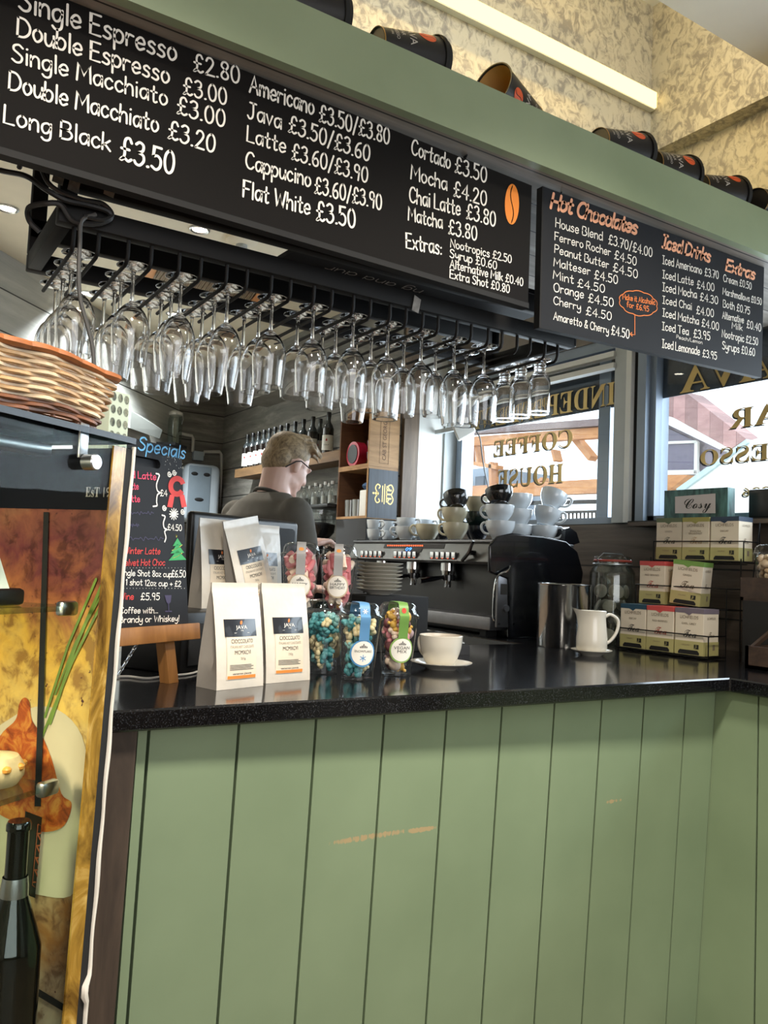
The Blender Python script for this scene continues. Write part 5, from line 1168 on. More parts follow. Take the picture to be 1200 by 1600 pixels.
def bottle_prof(r, h, rn, hn, sh): return sm([(0, .002), (r*.9, .0), (r, .006), (r, h-hn-sh), (r*.92, h-hn-sh*.6), (rn*1.25, h-hn), (rn, h-hn*.75), (rn, h-.012)], 3)
H_ = inpt(8, 1290, .055).z-bz
b = MB(TR(p.x, p.y, bz)); b.lathe(bottle_prof(.040, H_, .0145, .10, .10)+[(rr, zz_) for rr, zz_ in ((.0165, H_-.012), (.0165, H_-.004), (.0145, H_), (0, H_))], 32); b.build('bottle_body', M('black_bottle_glass', '#070808', .06, var=0, coat=.5), wb)
b = MB(TR(p.x, p.y, bz)); zn = inpt(8, 1392, .055).z-bz; b.lathe([(.0185, zn-.014), (.0182, zn), (.0165, zn+.014)], 28); b.build('neck_band', m_steel, wb)
b = MB(TR(p.x, p.y, bz)); b.lathe([(.0405, .03), (.0405, .14)], 32); b.build('label', M('dark_red_label', '#2b1716', .5), wb)

# ---------------------------------------------------------------- wicker basket on the case
ZC_ = zt_+.0150
bk0 = PP(160, 655, KT+CB*.03, CNv); bk0.z = ZC_
BW, BD = .62, .26
bk_h = PP(186, 592, KT+CB*.03, CNv).z-ZC_
bk = thing('wicker_basket', 'woven wicker basket lined with white paper on top of the display case', 'basket', bk0-CD*.3+CB*.13)
FBk = frame(bk0, CD, CB)
def loop(t, z, amp, ph, n=132, rc=.03):
    """rounded rectangle at height z, flaring outwards with height, woven in and out of the stakes"""
    fl = .022*z/bk_h; x0_, x1_, y0_, y1_ = -BW-fl, fl, -fl, BD+fl; P = []; per = []
    segs = [((x0_+rc, y0_), (x1_-rc, y0_)), None, ((x1_, y0_+rc), (x1_, y1_-rc)), None, ((x1_-rc, y1_), (x0_+rc, y1_)), None, ((x0_, y1_-rc), (x0_, y0_+rc)), None]
    cs = {1: (x1_-rc, y0_+rc, -90), 3: (x1_-rc, y1_-rc, 0), 5: (x0_+rc, y1_-rc, 90), 7: (x0_+rc, y0_+rc, 180)}
    raw = []
    for i, s_ in enumerate(segs):
        if s_: 
            a, c = Vector(s_[0]), Vector(s_[1]); m_ = max(2, int((c-a).length/.012)); nrm = Vector(((c-a).y, -(c-a).x)).normalized()
            raw += [(a.lerp(c, k/m_), nrm) for k in range(m_)]
        else:
            cx, cy, a0 = cs[i]; raw += [(Vector((cx+rc*math.cos(R_(a0+k*22.5)), cy+rc*math.sin(R_(a0+k*22.5)))), Vector((math.cos(R_(a0+k*22.5)), math.sin(R_(a0+k*22.5))))) for k in range(4)]
    N_ = len(raw); waves = int(N_/4)
    return [Vector((p.x+n_.x*amp*math.sin(2*math.pi*waves*i/N_*.5+ph), p.y+n_.y*amp*math.sin(2*math.pi*waves*i/N_*.5+ph), z+.0035*math.sin(i*.35+ph*2))) for i, (p, n_) in enumerate(raw)]
m_wick = [M('wicker_tan', '#c39c6e', .5, var=.3, vs=30), M('wicker_pale', '#dcc09a', .5, var=.25, vs=30), M('wicker_brown', '#7a4a28', .5, var=.3, vs=30)]
wv = [MB(FBk), MB(FBk), MB(FBk)]
nrow = 14
for k in range(nrow):
    z = .006+(bk_h-.018)*k/(nrow-1); i_ = 2 if k < 3 else (k % 2)
    wv[i_].tube(loop(0, z, .0040, math.pi*(k % 2)), .0036, 6, closed=True)
for m_, nm, mt in zip(wv, ('weave', 'weave', 'lower_weave'), m_wick): m_.build(nm, mt, bk)
b = MB(FBk)
for q_ in loop(0, 0, 0, 0)[::4]:
    dx = 1 if q_.x > -BW/2 else -1
    b.cyl(q_, q_+Vector((0, 0, bk_h-.006)), .0032, n=6)
b.build('stakes', m_wick[2], bk)
b = MB(FBk); lp = loop(0, bk_h-.004, .003, 0); b.tube(lp, .0065, 7, closed=True); lp2 = loop(0, bk_h-.004, .003, math.pi); b.tube(lp2, .0065, 7, closed=True); b.build('rim', M('rim_orange_brown', '#9a5a2c', .45, var=.25, vs=30), bk)
b = MB(FBk); b.box((-BW/2, BD/2, .004), (BW-.02, BD-.02, .006)); b.build('base', m_wick[2], bk, 0)
ln_ = thing('paper_liner', 'white paper lining sheet crumpled inside the wicker basket', 'paper', FBk @ Vector((-BW/2, BD/2, .008)))
b = MB(FBk); rings = []
for z, ins in ((.012, .03), (bk_h*.6, .016), (bk_h-.006, .008), (bk_h+.004, .01)):
    rings.append([Vector((max(-BW+ins, min(-ins, p.x)), max(ins, min(BD-ins, p.y)), z+(random.uniform(-.006, .006) if z > bk_h else 0))) for p in loop(0, 0, 0, 0)])
b.loft(rings, True, False); b.build('paper_sheet', M('white_paper', '#d9cfc4', .7, var=.04), ln_, 20)
p = FBk @ Vector((-.035, .10, bk_h+.018)); wp = thing('wrapped_biscuit', 'small pale wrapped piece poking out of the basket corner', 'biscuit', p)
b = MB(TR(p)); b.ell((0, 0, 0), (.022, .018, .026), Euler((.3, .4, .2)).to_matrix().to_4x4(), 10, 7)
b.build('wrapper', M('peach_paper', '#d8b8a0', .6, var=.1, vs=40, bump=.5), wp, 20)
# patterned carton behind the basket
p = PP(188, 662, KT+CB*.20, CNv); p = PP(187, 640, p, CNv); 
px_ = thing('patterned_carton', 'small carton with rows of round yellow and black dots behind the basket', 'carton', (p.x, p.y, ZC_))
hb_ = PP(187, 612, p, CNv).z-ZC_
fp = frame((p.x, p.y, ZC_), CD, (0, 0, 1)); wb_ = .055
b = MB(fp); b.box((0, hb_/2, -.03), (wb_, hb_, .06), None, .001); b.build('carton_box', M('mint_card', '#b9c3ae', .6, var=.05), px_, 0)
b, c = MB(fp), MB(fp); 
for i in range(3):
    for j in range(5):
        x_, y_ = -wb_/2+wb_*(i+.5)/3, hb_*(j+.5)/5; disc(b, (x_, y_, .0006), .0075, .0085, I4, 14); disc(c, (x_+.001, y_+.001, .0010), .005, .006, I4, 12)
b.build('dark_dots', m_inkb, px_, 0); c.build('pale_dots', M('pale_dot', '#d6d3b4', .5, var=0), px_, 0)
# ---------------------------------------------------------------- espresso machine along the window wall, facing the aisle
MX0, MX1, MY0, MY1 = 2.25, 2.70, 2.66, 3.86
em = thing('espresso_machine', 'long black and steel three-group espresso machine on the worktop by the window', 'coffee machine', ((MX0+MX1)/2, (MY0+MY1)/2, ZT))
m_mgrey = M('gunmetal_panel', '#4b4946', .32, .75, var=.08)
m_msteel = M('dull_steel', '#77777a', .35, .9, var=.1, vs=20)
m_chrome = M('chrome', '#d9dadb', .08, 1, var=0)
m_gloss = M('gloss_black', '#0b0c10', .18, var=.1, coat=.4)
b = MB(); b.span((MX0+.10, MY0, ZT), (MX1, MY1, 1.40), .01); b.build('machine_body', m_black, em)
# upper head with the sloped control fascia
def zpx(py, px, x): return PX(px, py, x).z
zt1, zt0 = 1.478, 1.385
b = MB(); prof = [(MX0+.03, zt1), (MX0-.005, zt0+.01), (MX0+.01, zt0), (MX1, zt0), (MX1, zt1)]
b.loft([[Vector((x, MY0, z)) for x, z in prof], [Vector((x, MY1, z)) for x, z in prof]]); b.build('control_head', m_mgrey, em, 0)
b = MB(); b.span((MX0+.02, MY0-.005, zt1), (MX1, MY1+.005, zt1+.012), .004); b.build('cup_tray', m_msteel, em)
b = MB(); n_ = 60
for k in range(n_):
    y = MY0+.03+(MY1-MY0-.06)*k/(n_-1); b.span((MX0+.022, y-.004, zt1+.012), (MX1-.12, y+.004, zt1+.0155))
b.build('tray_grid', m_black, em, 0)
def fas(t, off=0):     # point on the sloped fascia: t 0 bottom .. 1 top
    return MX0-.005+t*.035-off, zt0+.01+t*(zt1-zt0-.01)
def fpanel(name, y0, y1, t0, t1, mat, off=.002, th=.006, parent=em):
    b = MB(); (xa, za), (xb_, zb_2) = fas(t0, off), fas(t1, off)
    b.loft([[Vector((xa, y0, za)), Vector((xa+th, y0, za)), Vector((xb_+th, y0, zb_2)), Vector((xb_, y0, zb_2))], [Vector((xa, y1, za)), Vector((xa+th, y1, za)), Vector((xb_+th, y1, zb_2)), Vector((xb_, y1, zb_2))]]); return b.build(name, mat, parent, 0)
def fy_(px, py=870): return PX(px, py, MX0).y
dp = fpanel('display_panel', fy_(688), fy_(594), .66, .92, m_matt)
m_red, m_blue = glow('red_led', (1, .12, .04, 1), 2.2), glow('blue_led', (.08, .3, 1, 1), 3.0)
b = MB()
for k in range(17):
    y = fy_(600+k*3.35); x, z = fas(.82, .0035); b.box((x, y, z), (.003, .0075, .006))
b.build('red_lights', m_red, dp, 0)
sc_ = fpanel('screen_housing', fy_(655), fy_(628), .44, .68, m_matt, .003)
(xa, za) = fas(.52, .0045); A = Vector((xa, fy_(630), za)); f = frame(A, Vector((0, -1, 0)), Vector((.035, 0, zt1-zt0)))
b = MB(); typed(b, '09', f, .024, .05, 'LEFT'); b.build('screen_digits', m_blue, sc_, 0)
for k, (pa_, pb2) in enumerate(((563, 598), (615, 652), (672, 714))):
    y0, y1 = fy_(pb2), fy_(pa_); g = fpanel('button_panel', y0, y1, .1, .44, m_matt, .003)
    b = MB(); r_b = MB()
    for j in range(5):
        y = y0+(y1-y0)*(j+.5)/5; xa, za = fas(.3, .006); b.box((xa-.002, y, za), (.010, (y1-y0)*.13, .028), RX(0), .002)
        xa, za = fas(.13, .005); r_b.box((xa, y, za), (.002, .008, .004))
    b.build('buttons', m_chrome, g); r_b.build('indicator_lights', m_red, g, 0)
b = MB(); x, z = fas(.45); y = fy_(738); b.cyl((x+.01, y, z), (x-.03, y, z), .011, n=16); b.tube([(x-.026, y+.05, z-.035), (x-.03, y, z), (x-.026, y-.022, z+.05)], [.008, .008, .006], 8); b.build('steam_lever', m_gloss, em)
# groups, splash back, drip tray, steam wand
for px in (598, 646, 700):
    y = PX(px, 905, MX0+.06).y; b = MB(); xg = MX0+.06
    b.cyl((xg, y, zt0), (xg, y, zt0-.035), .036, n=24); b.cyl((xg, y, zt0-.035), (xg, y, zt0-.06), .034, .028, n=24); gr = b.build('group_head', m_chrome, em)
    b = MB(); b.cyl((xg, y, zt0-.055), (xg, y, zt0-.08), .033, n=24); b.tube([(xg-.03, y, zt0-.066), (xg-.09, y, zt0-.075), (xg-.16, y, zt0-.085)], [.008, .012, .014], 10); b.build('portafilter', m_gloss, gr)
    b = MB(); b.tube([(xg, y+.012, zt0-.078), (xg, y+.016, zt0-.10), (xg-.004, y+.018, zt0-.112)], .006, 8); b.tube([(xg, y-.012, zt0-.078), (xg, y-.016, zt0-.10), (xg-.004, y-.018, zt0-.112)], .006, 8); b.build('spout', m_chrome, gr)
b = MB(); b.span((MX0-.0, MY0+.02, ZT+.03), (MX0+.10, MY1-.02, ZT+.085), .004); b.build('drip_tray', m_msteel, em)
for y in (MY0+.1, MY1-.1): MB().span((MX0+.03, y-.02, ZT), (MX0+.09, y+.02, ZT+.03)).build('foot', m_matt, em, 0)
# right-hand side panel facing the customers: steel plate below, big gloss cheek above
b = MB(); b.span((MX0+.01, MY0-.012, ZT+.045), (MX0+.115, MY0, zt0), .003); sd_ = b.build('side_plate', m_msteel, em)
P = PY(748, 1000-68, MY0-.013); b = MB(); b.cyl((MX0+.055, MY0-.012, PY(765, 950, MY0).z), (MX0+.055, MY0-.022, PY(765, 950, MY0).z), .014, n=20); b.build('pressure_dial', m_msteel, sd_)
zl_ = PY(765, 920, MY0).z; MB().span((MX0+.025, MY0-.0135, zl_-.022), (MX0+.085, MY0-.012, zl_+.022)).build('data_plate', m_mgrey, sd_, 0)
b = MB()
for xx, zz_ in ((MX0+.022, ZT+.06), (MX0+.10, ZT+.06), (MX0+.022, zt0-.03), (MX0+.10, zt0-.03)): b.cyl((xx, MY0-.012, zz_), (xx, MY0-.016, zz_), .004, n=10)
b.build('screws', m_matt, sd_)
# cheek silhouette traced round the gloss housing seen from the side
ck = [(765, 852), (778, 838), (800, 833), (850, 838), (885, 846), (903, 862), (912, 895), (906, 935), (893, 1002), (795, 1002), (793, 905), (765, 894)]
pts = [PY(x, y, MY0-.016) for x, y in ck]
for p in pts:
    if p.z < ZT: p.z = ZT+.001
b = MB(); b.loft([[p+Vector((0, .016, 0)) for p in pts], pts]); co = b.build('side_cheek', m_gloss, em, 30); mod = co.modifiers.new('bevel', 'BEVEL'); mod.width = .006; mod.segments = 2; mod.limit_method = 'ANGLE'
lid_ = [(882, 846), (884, 826), (890, 824), (901, 832), (906, 848), (894, 852)]
pts = [PY(x, y, MY0+.03) for x, y in lid_]; b = MB(); b.loft([[p+Vector((0, .35, 0)) for p in pts], pts]); co = b.build('rear_cover', m_gloss, em, 40)
b = MB(); xw, yw = MX0+.005, MY0+.03; b.tube(catmull([Vector(q) for q in ((xw+.06, MY0-.02, zt0-.005), (xw+.035, MY0-.035, zt0-.025), (xw-.01, MY0-.03, zt0-.045), (xw-.028, MY0-.03, zt0-.10), (xw-.03, MY0-.03, ZT+.10), (xw-.026, MY0-.035, ZT+.075))], 5), .0045, 8); b.build('steam_wand', m_chrome, em)

# ---------------------------------------------------------------- cups stacked on the machine
TZ = zt1+.0165
m_dkgreen = M('dark_green_china', '#1c2a24', .2, var=.03, coat=.4); m_navy = M('navy_china', '#171a26', .2, var=.03, coat=.4); m_sand = M('sand_china', '#b8b096', .25, var=.03, coat=.4); m_blk = M('black_china', '#141414', .18, var=.03, coat=.4)
def make_cup2(rt, rb, h, mat, inner=None):
    r = thing('coffee_cup', 'x', 'cup'); cup_mb(rt, rb, h).build('cup_bowl', mat, r, 60, True); handle_mb(rt, h, 1.0).build('handle', mat, r, 60, True); return r
protos = {}
def cup(kind, px, py_base, label, x=None, rot=0, tilt=None, z=None, hz=None):
    """cup seen at pixel px standing in the machine's row x; z is its base height"""
    spec = {'w': (.055, .030, .066, m_chinaw), 'W': (.063, .033, .078, m_chinaw), 'e': (.038, .024, .058, m_chinaw), 's': (.061, .033, .078, m_sand), 'g': (.059, .032, .074, m_dkgreen), 'n': (.059, .032, .074, m_navy), 'b': (.060, .032, .070, m_blk)}[kind]
    x = x or 2.38; p = PX(px, py_base, x); zz_ = TZ if z is None else TZ+z
    if kind in protos: o = dup(protos[kind])
    else: o = make_cup2(*spec); protos[kind] = o
    o.location = (x, p.y, zz_); o.rotation_euler = (0, 0, R_(rot)) if tilt is None else Euler((R_(tilt[0]), R_(tilt[1]), R_(rot)), 'XYZ')
    o['label'] = label; o['group'] = 'cups stacked on the coffee machine'; return o
# azimuth: handle towards -y,+x side is to the picture's right; +y,-x is to the left
HL, HR = 118, -60
cup('e', 584, 838, 'small white cup, lower one of the leftmost stack on the machine', 2.34, HR)
cup('e', 584, 815, 'small white cup on top of the leftmost stack', 2.34, HR, z=.051)
cup('e', 606, 838, 'small white cup, lower one of the second stack from the left', 2.46, HR)
cup('e', 606, 815, 'small white cup on top of the second stack from the left', 2.46, HR, z=.051)
cup('w', 634, 838, 'white cup at the bottom front of the third stack with its handle facing the aisle', 2.33, 160)
cup('w', 636, 815, 'white cup at the bottom of the stack behind the front white cup', 2.47, HR)
cup('w', 636, 800, 'white cup stacked on another behind the front white cup, handle right', 2.47, HR, z=.058)
cup('w', 663, 838, 'white cup behind the third stack next to the white pillar', 2.60, HR)
cup('w', 663, 805, 'white cup standing on the one next to the white pillar', 2.60, HR, z=.058)
cup('s', 668, 838, 'low sand coloured cup half hidden between white and navy cups', 2.38, 150, z=0)
cup('n', 691, 838, 'navy cup on the tray left of the sand coloured stack', 2.53, 40)
cup('s', 711, 838, 'sand coloured cup at the bottom of its stack with handle to the left', 2.35, HL)
cup('s', 710, 808, 'sand coloured cup on top of the sand stack below a tilted black cup', 2.35, HL, z=.070)
cup('n', 745, 838, 'navy cup on the tray between the sand and white cups', 2.50, 40)
cup('g', 745, 808, 'dark green cup resting above the navy cup', 2.50, HL, z=.067)
cup('W', 781, 838, 'large white cup at the bottom of the front right stack, handle left', 2.335, HL)
cup('W', 780, 808, 'large white cup on top of the front right stack, handle left', 2.335, HL, z=.070)
cup('b', 714, 785, 'tilted black cup showing its pale inside at the top of the pile', 2.35, HL, (20, 16), z=.150)
cup('s', 746, 785, 'sand coloured cup at the top of the pile behind the black cups', 2.50, 40, z=.134)
cup('b', 782, 785, 'black cup tipped over at the top right of the pile', 2.335, HL, (14, 14), z=.150)
cup('W', 810, 838, 'white cup under the other white cups right of the front stack', 2.54, HL)
cup('W', 810, 806, 'white cup standing above another, right of the front stack', 2.54, HL, z=.070)
cup('W', 810, 795, 'white cup at the top behind the front right stack', 2.54, HL, z=.140)
cup('W', 850, 832, 'white cup on the tray at the far right of the pile', 2.64, HR)
cup('W', 851, 812, 'white cup tilted against its neighbour at the right of the pile', 2.635, HR, (-10, 10), z=.080)
cup('W', 858, 795, 'topmost white cup at the far right, tipped towards the window', 2.65, HR, (-22, 14), z=.160)

# ---------------------------------------------------------------- steel bin, jug, jar
p = PZ(879, 1010, ZT); r_t = 41*dep(p)/FPX; h_t = 97*dep(p)/FPX
tn = thing('steel_canister', 'tall polished steel canister on the worktop beside the coffee machine', 'canister', p)
b = MB(TR(p)); b.lathe([(0, 0), (r_t*.97, 0), (r_t, .004), (r_t, h_t-.006), (r_t+.003, h_t), (r_t, h_t+.002), (r_t-.003, h_t-.004), (r_t-.003, .004), (0, .004)], 44); b.build('canister_wall', M('polished_steel', '#b4b4b4', .16, 1, var=.04), tn)
ps = PZ(924, 1024, ZT); so = dup_o = sp.copy(); COL.objects.link(so); so.location = ps; so.scale = (.9, .9, 1); so['label'] = 'saucer under the small cream milk jug'; 
if 'group' in so: del so['group']
k = dep(ps)/FPX; hj = 62*k; rj = 25*k
jg = thing('milk_jug', 'small cream milk jug with handle standing on a saucer', 'jug', ps+Vector((0, 0, .0165)))
b = MB()
rings = []
for t, r in ((0, .86), (.05, .95), (.3, .96), (.6, .88), (.85, .82), (.96, .86), (1, .88)):
    R = []
    for i in range(32):
        a = 2*math.pi*i/32; sp_ = max(0, math.cos(a))**8*max(0, (t-.7)/.3); R.append(Vector((rj*r*math.cos(a)*(1+.45*sp_), rj*r*math.sin(a), hj*t+.1*hj*sp_*.6)))
    rings.append(R)
inn = [[Vector((v.x*.9, v.y*.9, v.z-(.002 if q_ == 0 else 0))) for v in r] for q_, r in enumerate((rings[-1], rings[3]))]+[[Vector((v.x*.5, v.y*.5, .006)) for v in rings[0]]]
b.loft(rings+inn); b.build('jug_body', m_china, jg, 50, True)
b = MB(); b.tube(catmull([Vector(q) for q in ((-rj*.78, 0, hj*.86), (-rj*1.15, 0, hj*.92), (-rj*1.62, 0, hj*.78), (-rj*1.55, 0, hj*.5), (-rj*1.2, 0, hj*.28), (-rj*.93, 0, hj*.2))], 5), .0048*1.2, 8); b.build('handle', m_china, jg, 50, True)
jg.rotation_euler.z = math.atan2(CR.y, CR.x)+math.pi
pj = Vector((2.66, 2.395, ZT+.001)); kj = dep(pj)/FPX; rj2 = 35*kj; 
zjt = PP(950, 868, pj, (CF.x, CF.y, 0)).z
hj2 = zjt-ZT
jr = thing('clip_jar', 'large glass clip-top jar of round grey tea bags behind the milk jug', 'jar', pj)
b = MB(TR(pj)); b.lathe(sm([(0, .004), (rj2*.8, 0), (rj2, .012), (rj2, hj2*.72), (rj2*.95, hj2*.82), (rj2*.8, hj2*.88), (rj2*.8, hj2*.93)], 3, 0)+[(rj2*.77, hj2*.93)]+sm([(rj2*.77, hj2*.88), (rj2*.92, hj2*.81), (rj2*.965, hj2*.72), (rj2*.965, .02), (0, .012)], 3), 36); b.build('jar_body', thin_glass('jar_glass', '#f3f7f5', .06, .8), jr)
b = MB(TR(pj)); b.lathe([(rj2*.80, hj2*.925), (rj2*.84, hj2*.93), (rj2*.84, hj2*.945), (rj2*.80, hj2*.95)], 36); b.build('rubber_seal', M('red_rubber', '#a8402f', .6), jr)
b = MB(TR(pj)); b.lathe([(rj2*.82, hj2*.95), (rj2*.84, hj2*.96), (rj2*.8, hj2*.985), (rj2*.5, hj2*1.0), (0, hj2*1.0)], 36); b.build('jar_lid', thin_glass('lid_glass', '#eef2f0', .1, .8), jr)
b = MB(TR(pj)); b.tube([Vector((rj2*.86*math.cos(a), rj2*.86*math.sin(a), hj2*.9)) for a in (2*math.pi*i/28 for i in range(28))], .002, 6, closed=True)
b.tube([(rj2*.86, 0, hj2*.9), (rj2*.98, 0, hj2*.95), (rj2*.6, 0, hj2*1.02), (-rj2*.6, 0, hj2*1.02), (-rj2*.98, 0, hj2*.95), (-rj2*.86, 0, hj2*.9)], .002, 6); b.build('wire_clip', m_steel, jr)
rnd = random.Random(5); m_tea = M('grey_tea_bag', '#b3aba0', .8, var=.12, vs=50, bump=.3); tb0 = None; spots = []
for lay in range(4):
    for k2 in range(5):
        a = k2*2*math.pi/5+lay*.6; spots.append((rj2*.62*math.cos(a), rj2*.62*math.sin(a), .035+lay*hj2*.165))
for i, q in enumerate(spots):
    if tb0 is None:
        b = MB(); b.lathe(sm([(0, -.006), (.02, -.005), (.028, 0), (.02, .005), (0, .006)], 2), 18); o = tb0 = b.build('tea_bag', m_tea, None, 60)
    else: o = tb0.copy(); COL.objects.link(o)
    o.location = pj+Vector(q); a = math.atan2(q[1], q[0]); o.rotation_euler = Euler((R_(rnd.uniform(-25, 25)), R_(72+rnd.uniform(-14, 14)), a), 'XYZ')
    tag(o, 'round grey tea bag inside the large clip-top jar', 'tea bag', 'round tea bags in the jar')
# ---------------------------------------------------------------- tea rack with eight boxes
T0, T1 = PZ(968, 1014, ZT), PZ(1099, 1031, ZT)
TU = (T1-T0).normalized(); TB = Vector((-TU.y, TU.x, 0)); TB = TB if TB.x > 0 else -TB
tw, thh, td = (T1-T0).length/3-.002, .164, .092
TIER = [(0, .010, 0), (.106, .177, .012), (.212, .352, .02)]
FT = Matrix((TU, TB, Vector((0, 0, 1)))).transposed().to_4x4(); FT.translation = T0
m_wire = M('black_wire', '#0d0c0c', .35, .5, var=0)
tr = thing('tea_rack', 'three-tier black wire rack of tea boxes on the worktop by the window', 'rack', FT @ Vector((.17, .14, 0)))
RW = 3*tw+.028
def wire(mb, pts, r=.0024): mb.tube([Vector(p) for p in pts], r, 7)
for k, (bk_, z, ofs) in enumerate(TIER):
    b = MB(FT); y0, y1 = bk_-.006, bk_+td+.006; x0_, x1_ = -.006, RW
    wire(b, [(x0_, y0, z-.004), (x1_, y0, z-.004), (x1_, y1, z-.004), (x0_, y1, z-.004), (x0_, y0, z-.004)])
    for j in range(1, 7): wire(b, [(x0_+(x1_-x0_)*j/7, y0, z-.004), (x0_+(x1_-x0_)*j/7, y1, z-.004)], .0016)
    wire(b, [(x0_, y1, z+.072), (x0_, y0, z+.072), (x1_, y0, z+.072), (x1_, y1, z+.072)])
    for c in ((x0_, y0), (x1_, y0)): wire(b, [(c[0], c[1], z-.004), (c[0], c[1], z+.072)])
    b.build('wire_tier', m_wire, tr)
b = MB(FT)
for x in (-.006, RW):
    wire(b, [(x, .215, .0), (x, .312, .50)] if x > 0 else [(x, .0, 0), (x, .0, .07)]); wire(b, [(x, .312, 0), (x, .312, .50)]); wire(b, [(x, .10, .0), (x, .10, .18)]); wire(b, [(x, .19, 0), (x, .19, .36)])
    wire(b, [(x, .19, .346), (x, .312, .346)])
wire(b, [(-.006, .312, .40), (RW, .312, .40)]); wire(b, [(-.006, .23, .34), (RW, .23, .34)])
b.build('rack_frame', m_wire, tr)
m_box = M('cream_card', '#d9cdb8', .6, var=.02); m_olive = M('olive_band', '#a9a16a', .6, var=.06)
m_lprint = M('tan_print', '#7a6c5a', .6, var=0)
def tea_box(label, topc, name, script_col, u, tier, tiltdeg=0, rot=0):
    bk_, z, ofs = TIER[tier]
    loc = FT @ Vector((u, bk_+td/2, z+.0005)); r = thing('tea_box', label, 'tea box', loc, 0, 'tea boxes in the wire rack')
    g = FT.copy(); g.translation = loc
    g = g @ RZ(R_(rot)) @ RY(R_(tiltdeg))
    if tiltdeg: g = TR(0, 0, tw/2*abs(math.sin(R_(tiltdeg)))) @ g
    b = MB(g); b.box((0, 0, thh/2), (tw-.003, td, thh), None, .0012, 1); b.build('carton', m_box, r, 0)
    topm = M(name.replace('\n', '_').lower()[:8]+'_top', topc, .55, var=.03)
    b = MB(g); h0 = thh*.90; w2 = (tw-.003)/2+.0006; d2 = td/2+.0006
    b.box((0, 0, (h0+thh+.0006)/2), (2*w2, 2*d2, thh+.0006-h0)); b.poly([(-w2*.1-.012, -d2-.0002, h0), (-.0, -d2-.0002, h0-.008), (.012, -d2-.0002, h0)]); b.build('coloured_top', topm, r, 0)
    b = MB(g); h1 = thh*.30; b.box((0, 0, (h1+.001)/2), (2*w2, 2*d2, h1-.001)); b.build('olive_base', m_olive, r, 0)
    fr_ = g @ frame((0, -d2-.0006, 0), (1, 0, 0), (0, 0, 1))
    b = MB(); typed(b, 'LICHFIELDS', fr_ @ TR(0, thh*.78, 0), .016, tw*.62)
    for i, ln_2 in enumerate(name.split('\n')): typed(b, ln_2, fr_ @ TR(0, thh*(.655-.055*i), 0), .010, min(tw*.55, .0065*len(ln_2)))
    typed(b, 'ORGANIC', fr_ @ TR(-tw*.1, thh*.2, 0), .007)
    b.build('box_lettering', m_lprint, r, 0)
    b = MB(); typed(b, script('Tea'), fr_ @ TR(.004, thh*.38, 0), .042, tw*.45); b.build('script_lettering', M('tea_script', script_col, .5, var=0), r, 0)
    b = MB(); rect(b, tw*.18, thh*.14, tw*.34, thh*.235, fr_); b.build('black_logo', m_inkb, r, 0)
    b = MB(); disc(b, (tw*.25, thh*.195, .0004), .0035, .006, fr_, 10); rect(b, tw*.2, thh*.15, tw*.24, thh*.165, fr_, .0004); b.build('logo_figure', m_olive, r, 0)
    b = MB(); b.poly([fr_ @ Vector((x_, y_, .0003)) for x_, y_ in ((-tw*.36, .003), (tw*.36, .003), (tw*.36, .010), (tw*.30, .018), (-tw*.30, .018), (-tw*.36, .010))]); b.build('dispenser_slot', m_matt, r, 0)
    fs = g @ frame((w2+.0006, 0, 0), (0, 1, 0), (0, 0, 1)); b = MB(); typed(b, 'LICHFIELDS', fs @ TR(0, thh*.78, 0), .012, td*.55); typed(b, script('Tea'), fs @ TR(0, thh*.4, 0), .03, td*.4); rect(b, td*.1, thh*.12, td*.25, thh*.24, fs); b.build('side_lettering', m_lprint, r, 0)
u0 = tw/2
tea_box('tea box with dark teal top at the left of the bottom tier', '#27475a', 'DECAF', '#2a2a2e', u0, 0)
tea_box('tea box with red top in the middle of the bottom tier', '#c14a48', 'RED BERRIES', '#b04a40', u0+tw+.002, 0)
tea_box('tea box with mauve grey top at the right of the bottom tier', '#6f6570', 'EARL GREY', '#2a2a2e', u0+2*tw+.006, 0)
tea_box('tea box with red top standing upright on the middle tier', '#c14a48', 'RED BERRIES', '#b04a40', u0+.004, 1)
tea_box('tilted tea box with green top on the middle tier', '#6f9448', 'GREEN', '#5a4a34', u0+tw+.020, 1, 5, 12)
tea_box('tea box with grey green top at the left of the top tier', '#5d6a4c', 'GREEN', '#4a4a3a', u0, 2)
tea_box('tea box with olive top in the middle of the top tier', '#a39c54', 'ENGLISH\nBREAKFAST', '#b89a7a', u0+tw+.002, 2)
tea_box('tea box with dark blue top at the right of the top tier', '#27384e', 'DECAF', '#26262c', u0+2*tw+.006, 2)
# green carton with the Cosy card, standing behind the top tier
cz_ = FT @ Vector((.19, .315, .0)); gz = PP(1088, 764, cz_, TB).z
cs = thing('green_carton', 'mottled green carton with white Cosy card behind the top row of tea boxes', 'carton', (cz_.x, cz_.y, ZT+.402))
pL, pR = PP(1038, 780, cz_, TB), PP(1137, 780, cz_, TB)
t_ = NT('mottled_green'); n_ = t_.noise(t_.coord((14, 14, 3)), 3, 5, .6); r_ = t_.ramp(n_, [(.35, col('#1c3a3a')), (.65, col('#4d7a76'))]); t_.l(r_.outputs[0], t_.b.inputs['Base Color'])
b = MB(); zb_3 = ZT+.402; b.loft([[Vector((p.x, p.y, z)) for p, z in ((pL, zb_3), (pR, zb_3), (pR, gz), (pL, gz))], [Vector((p.x, p.y, z))+TB*.05 for p, z in ((pL, zb_3), (pR, zb_3), (pR, gz), (pL, gz))]]); b.build('carton_box', t_.m, cs, 0)
q = [PP(x, y, cz_-TB*.002, TB) for x, y in ((1055, 776), (1118, 771), (1118, 802), (1055, 802))]
b = MB(); b.loft([q, [k-TB*.0008 for k in q]]); b.build('card_panel', M('pale_lilac_card', '#cfc6c6', .6, var=.02), cs, 0)
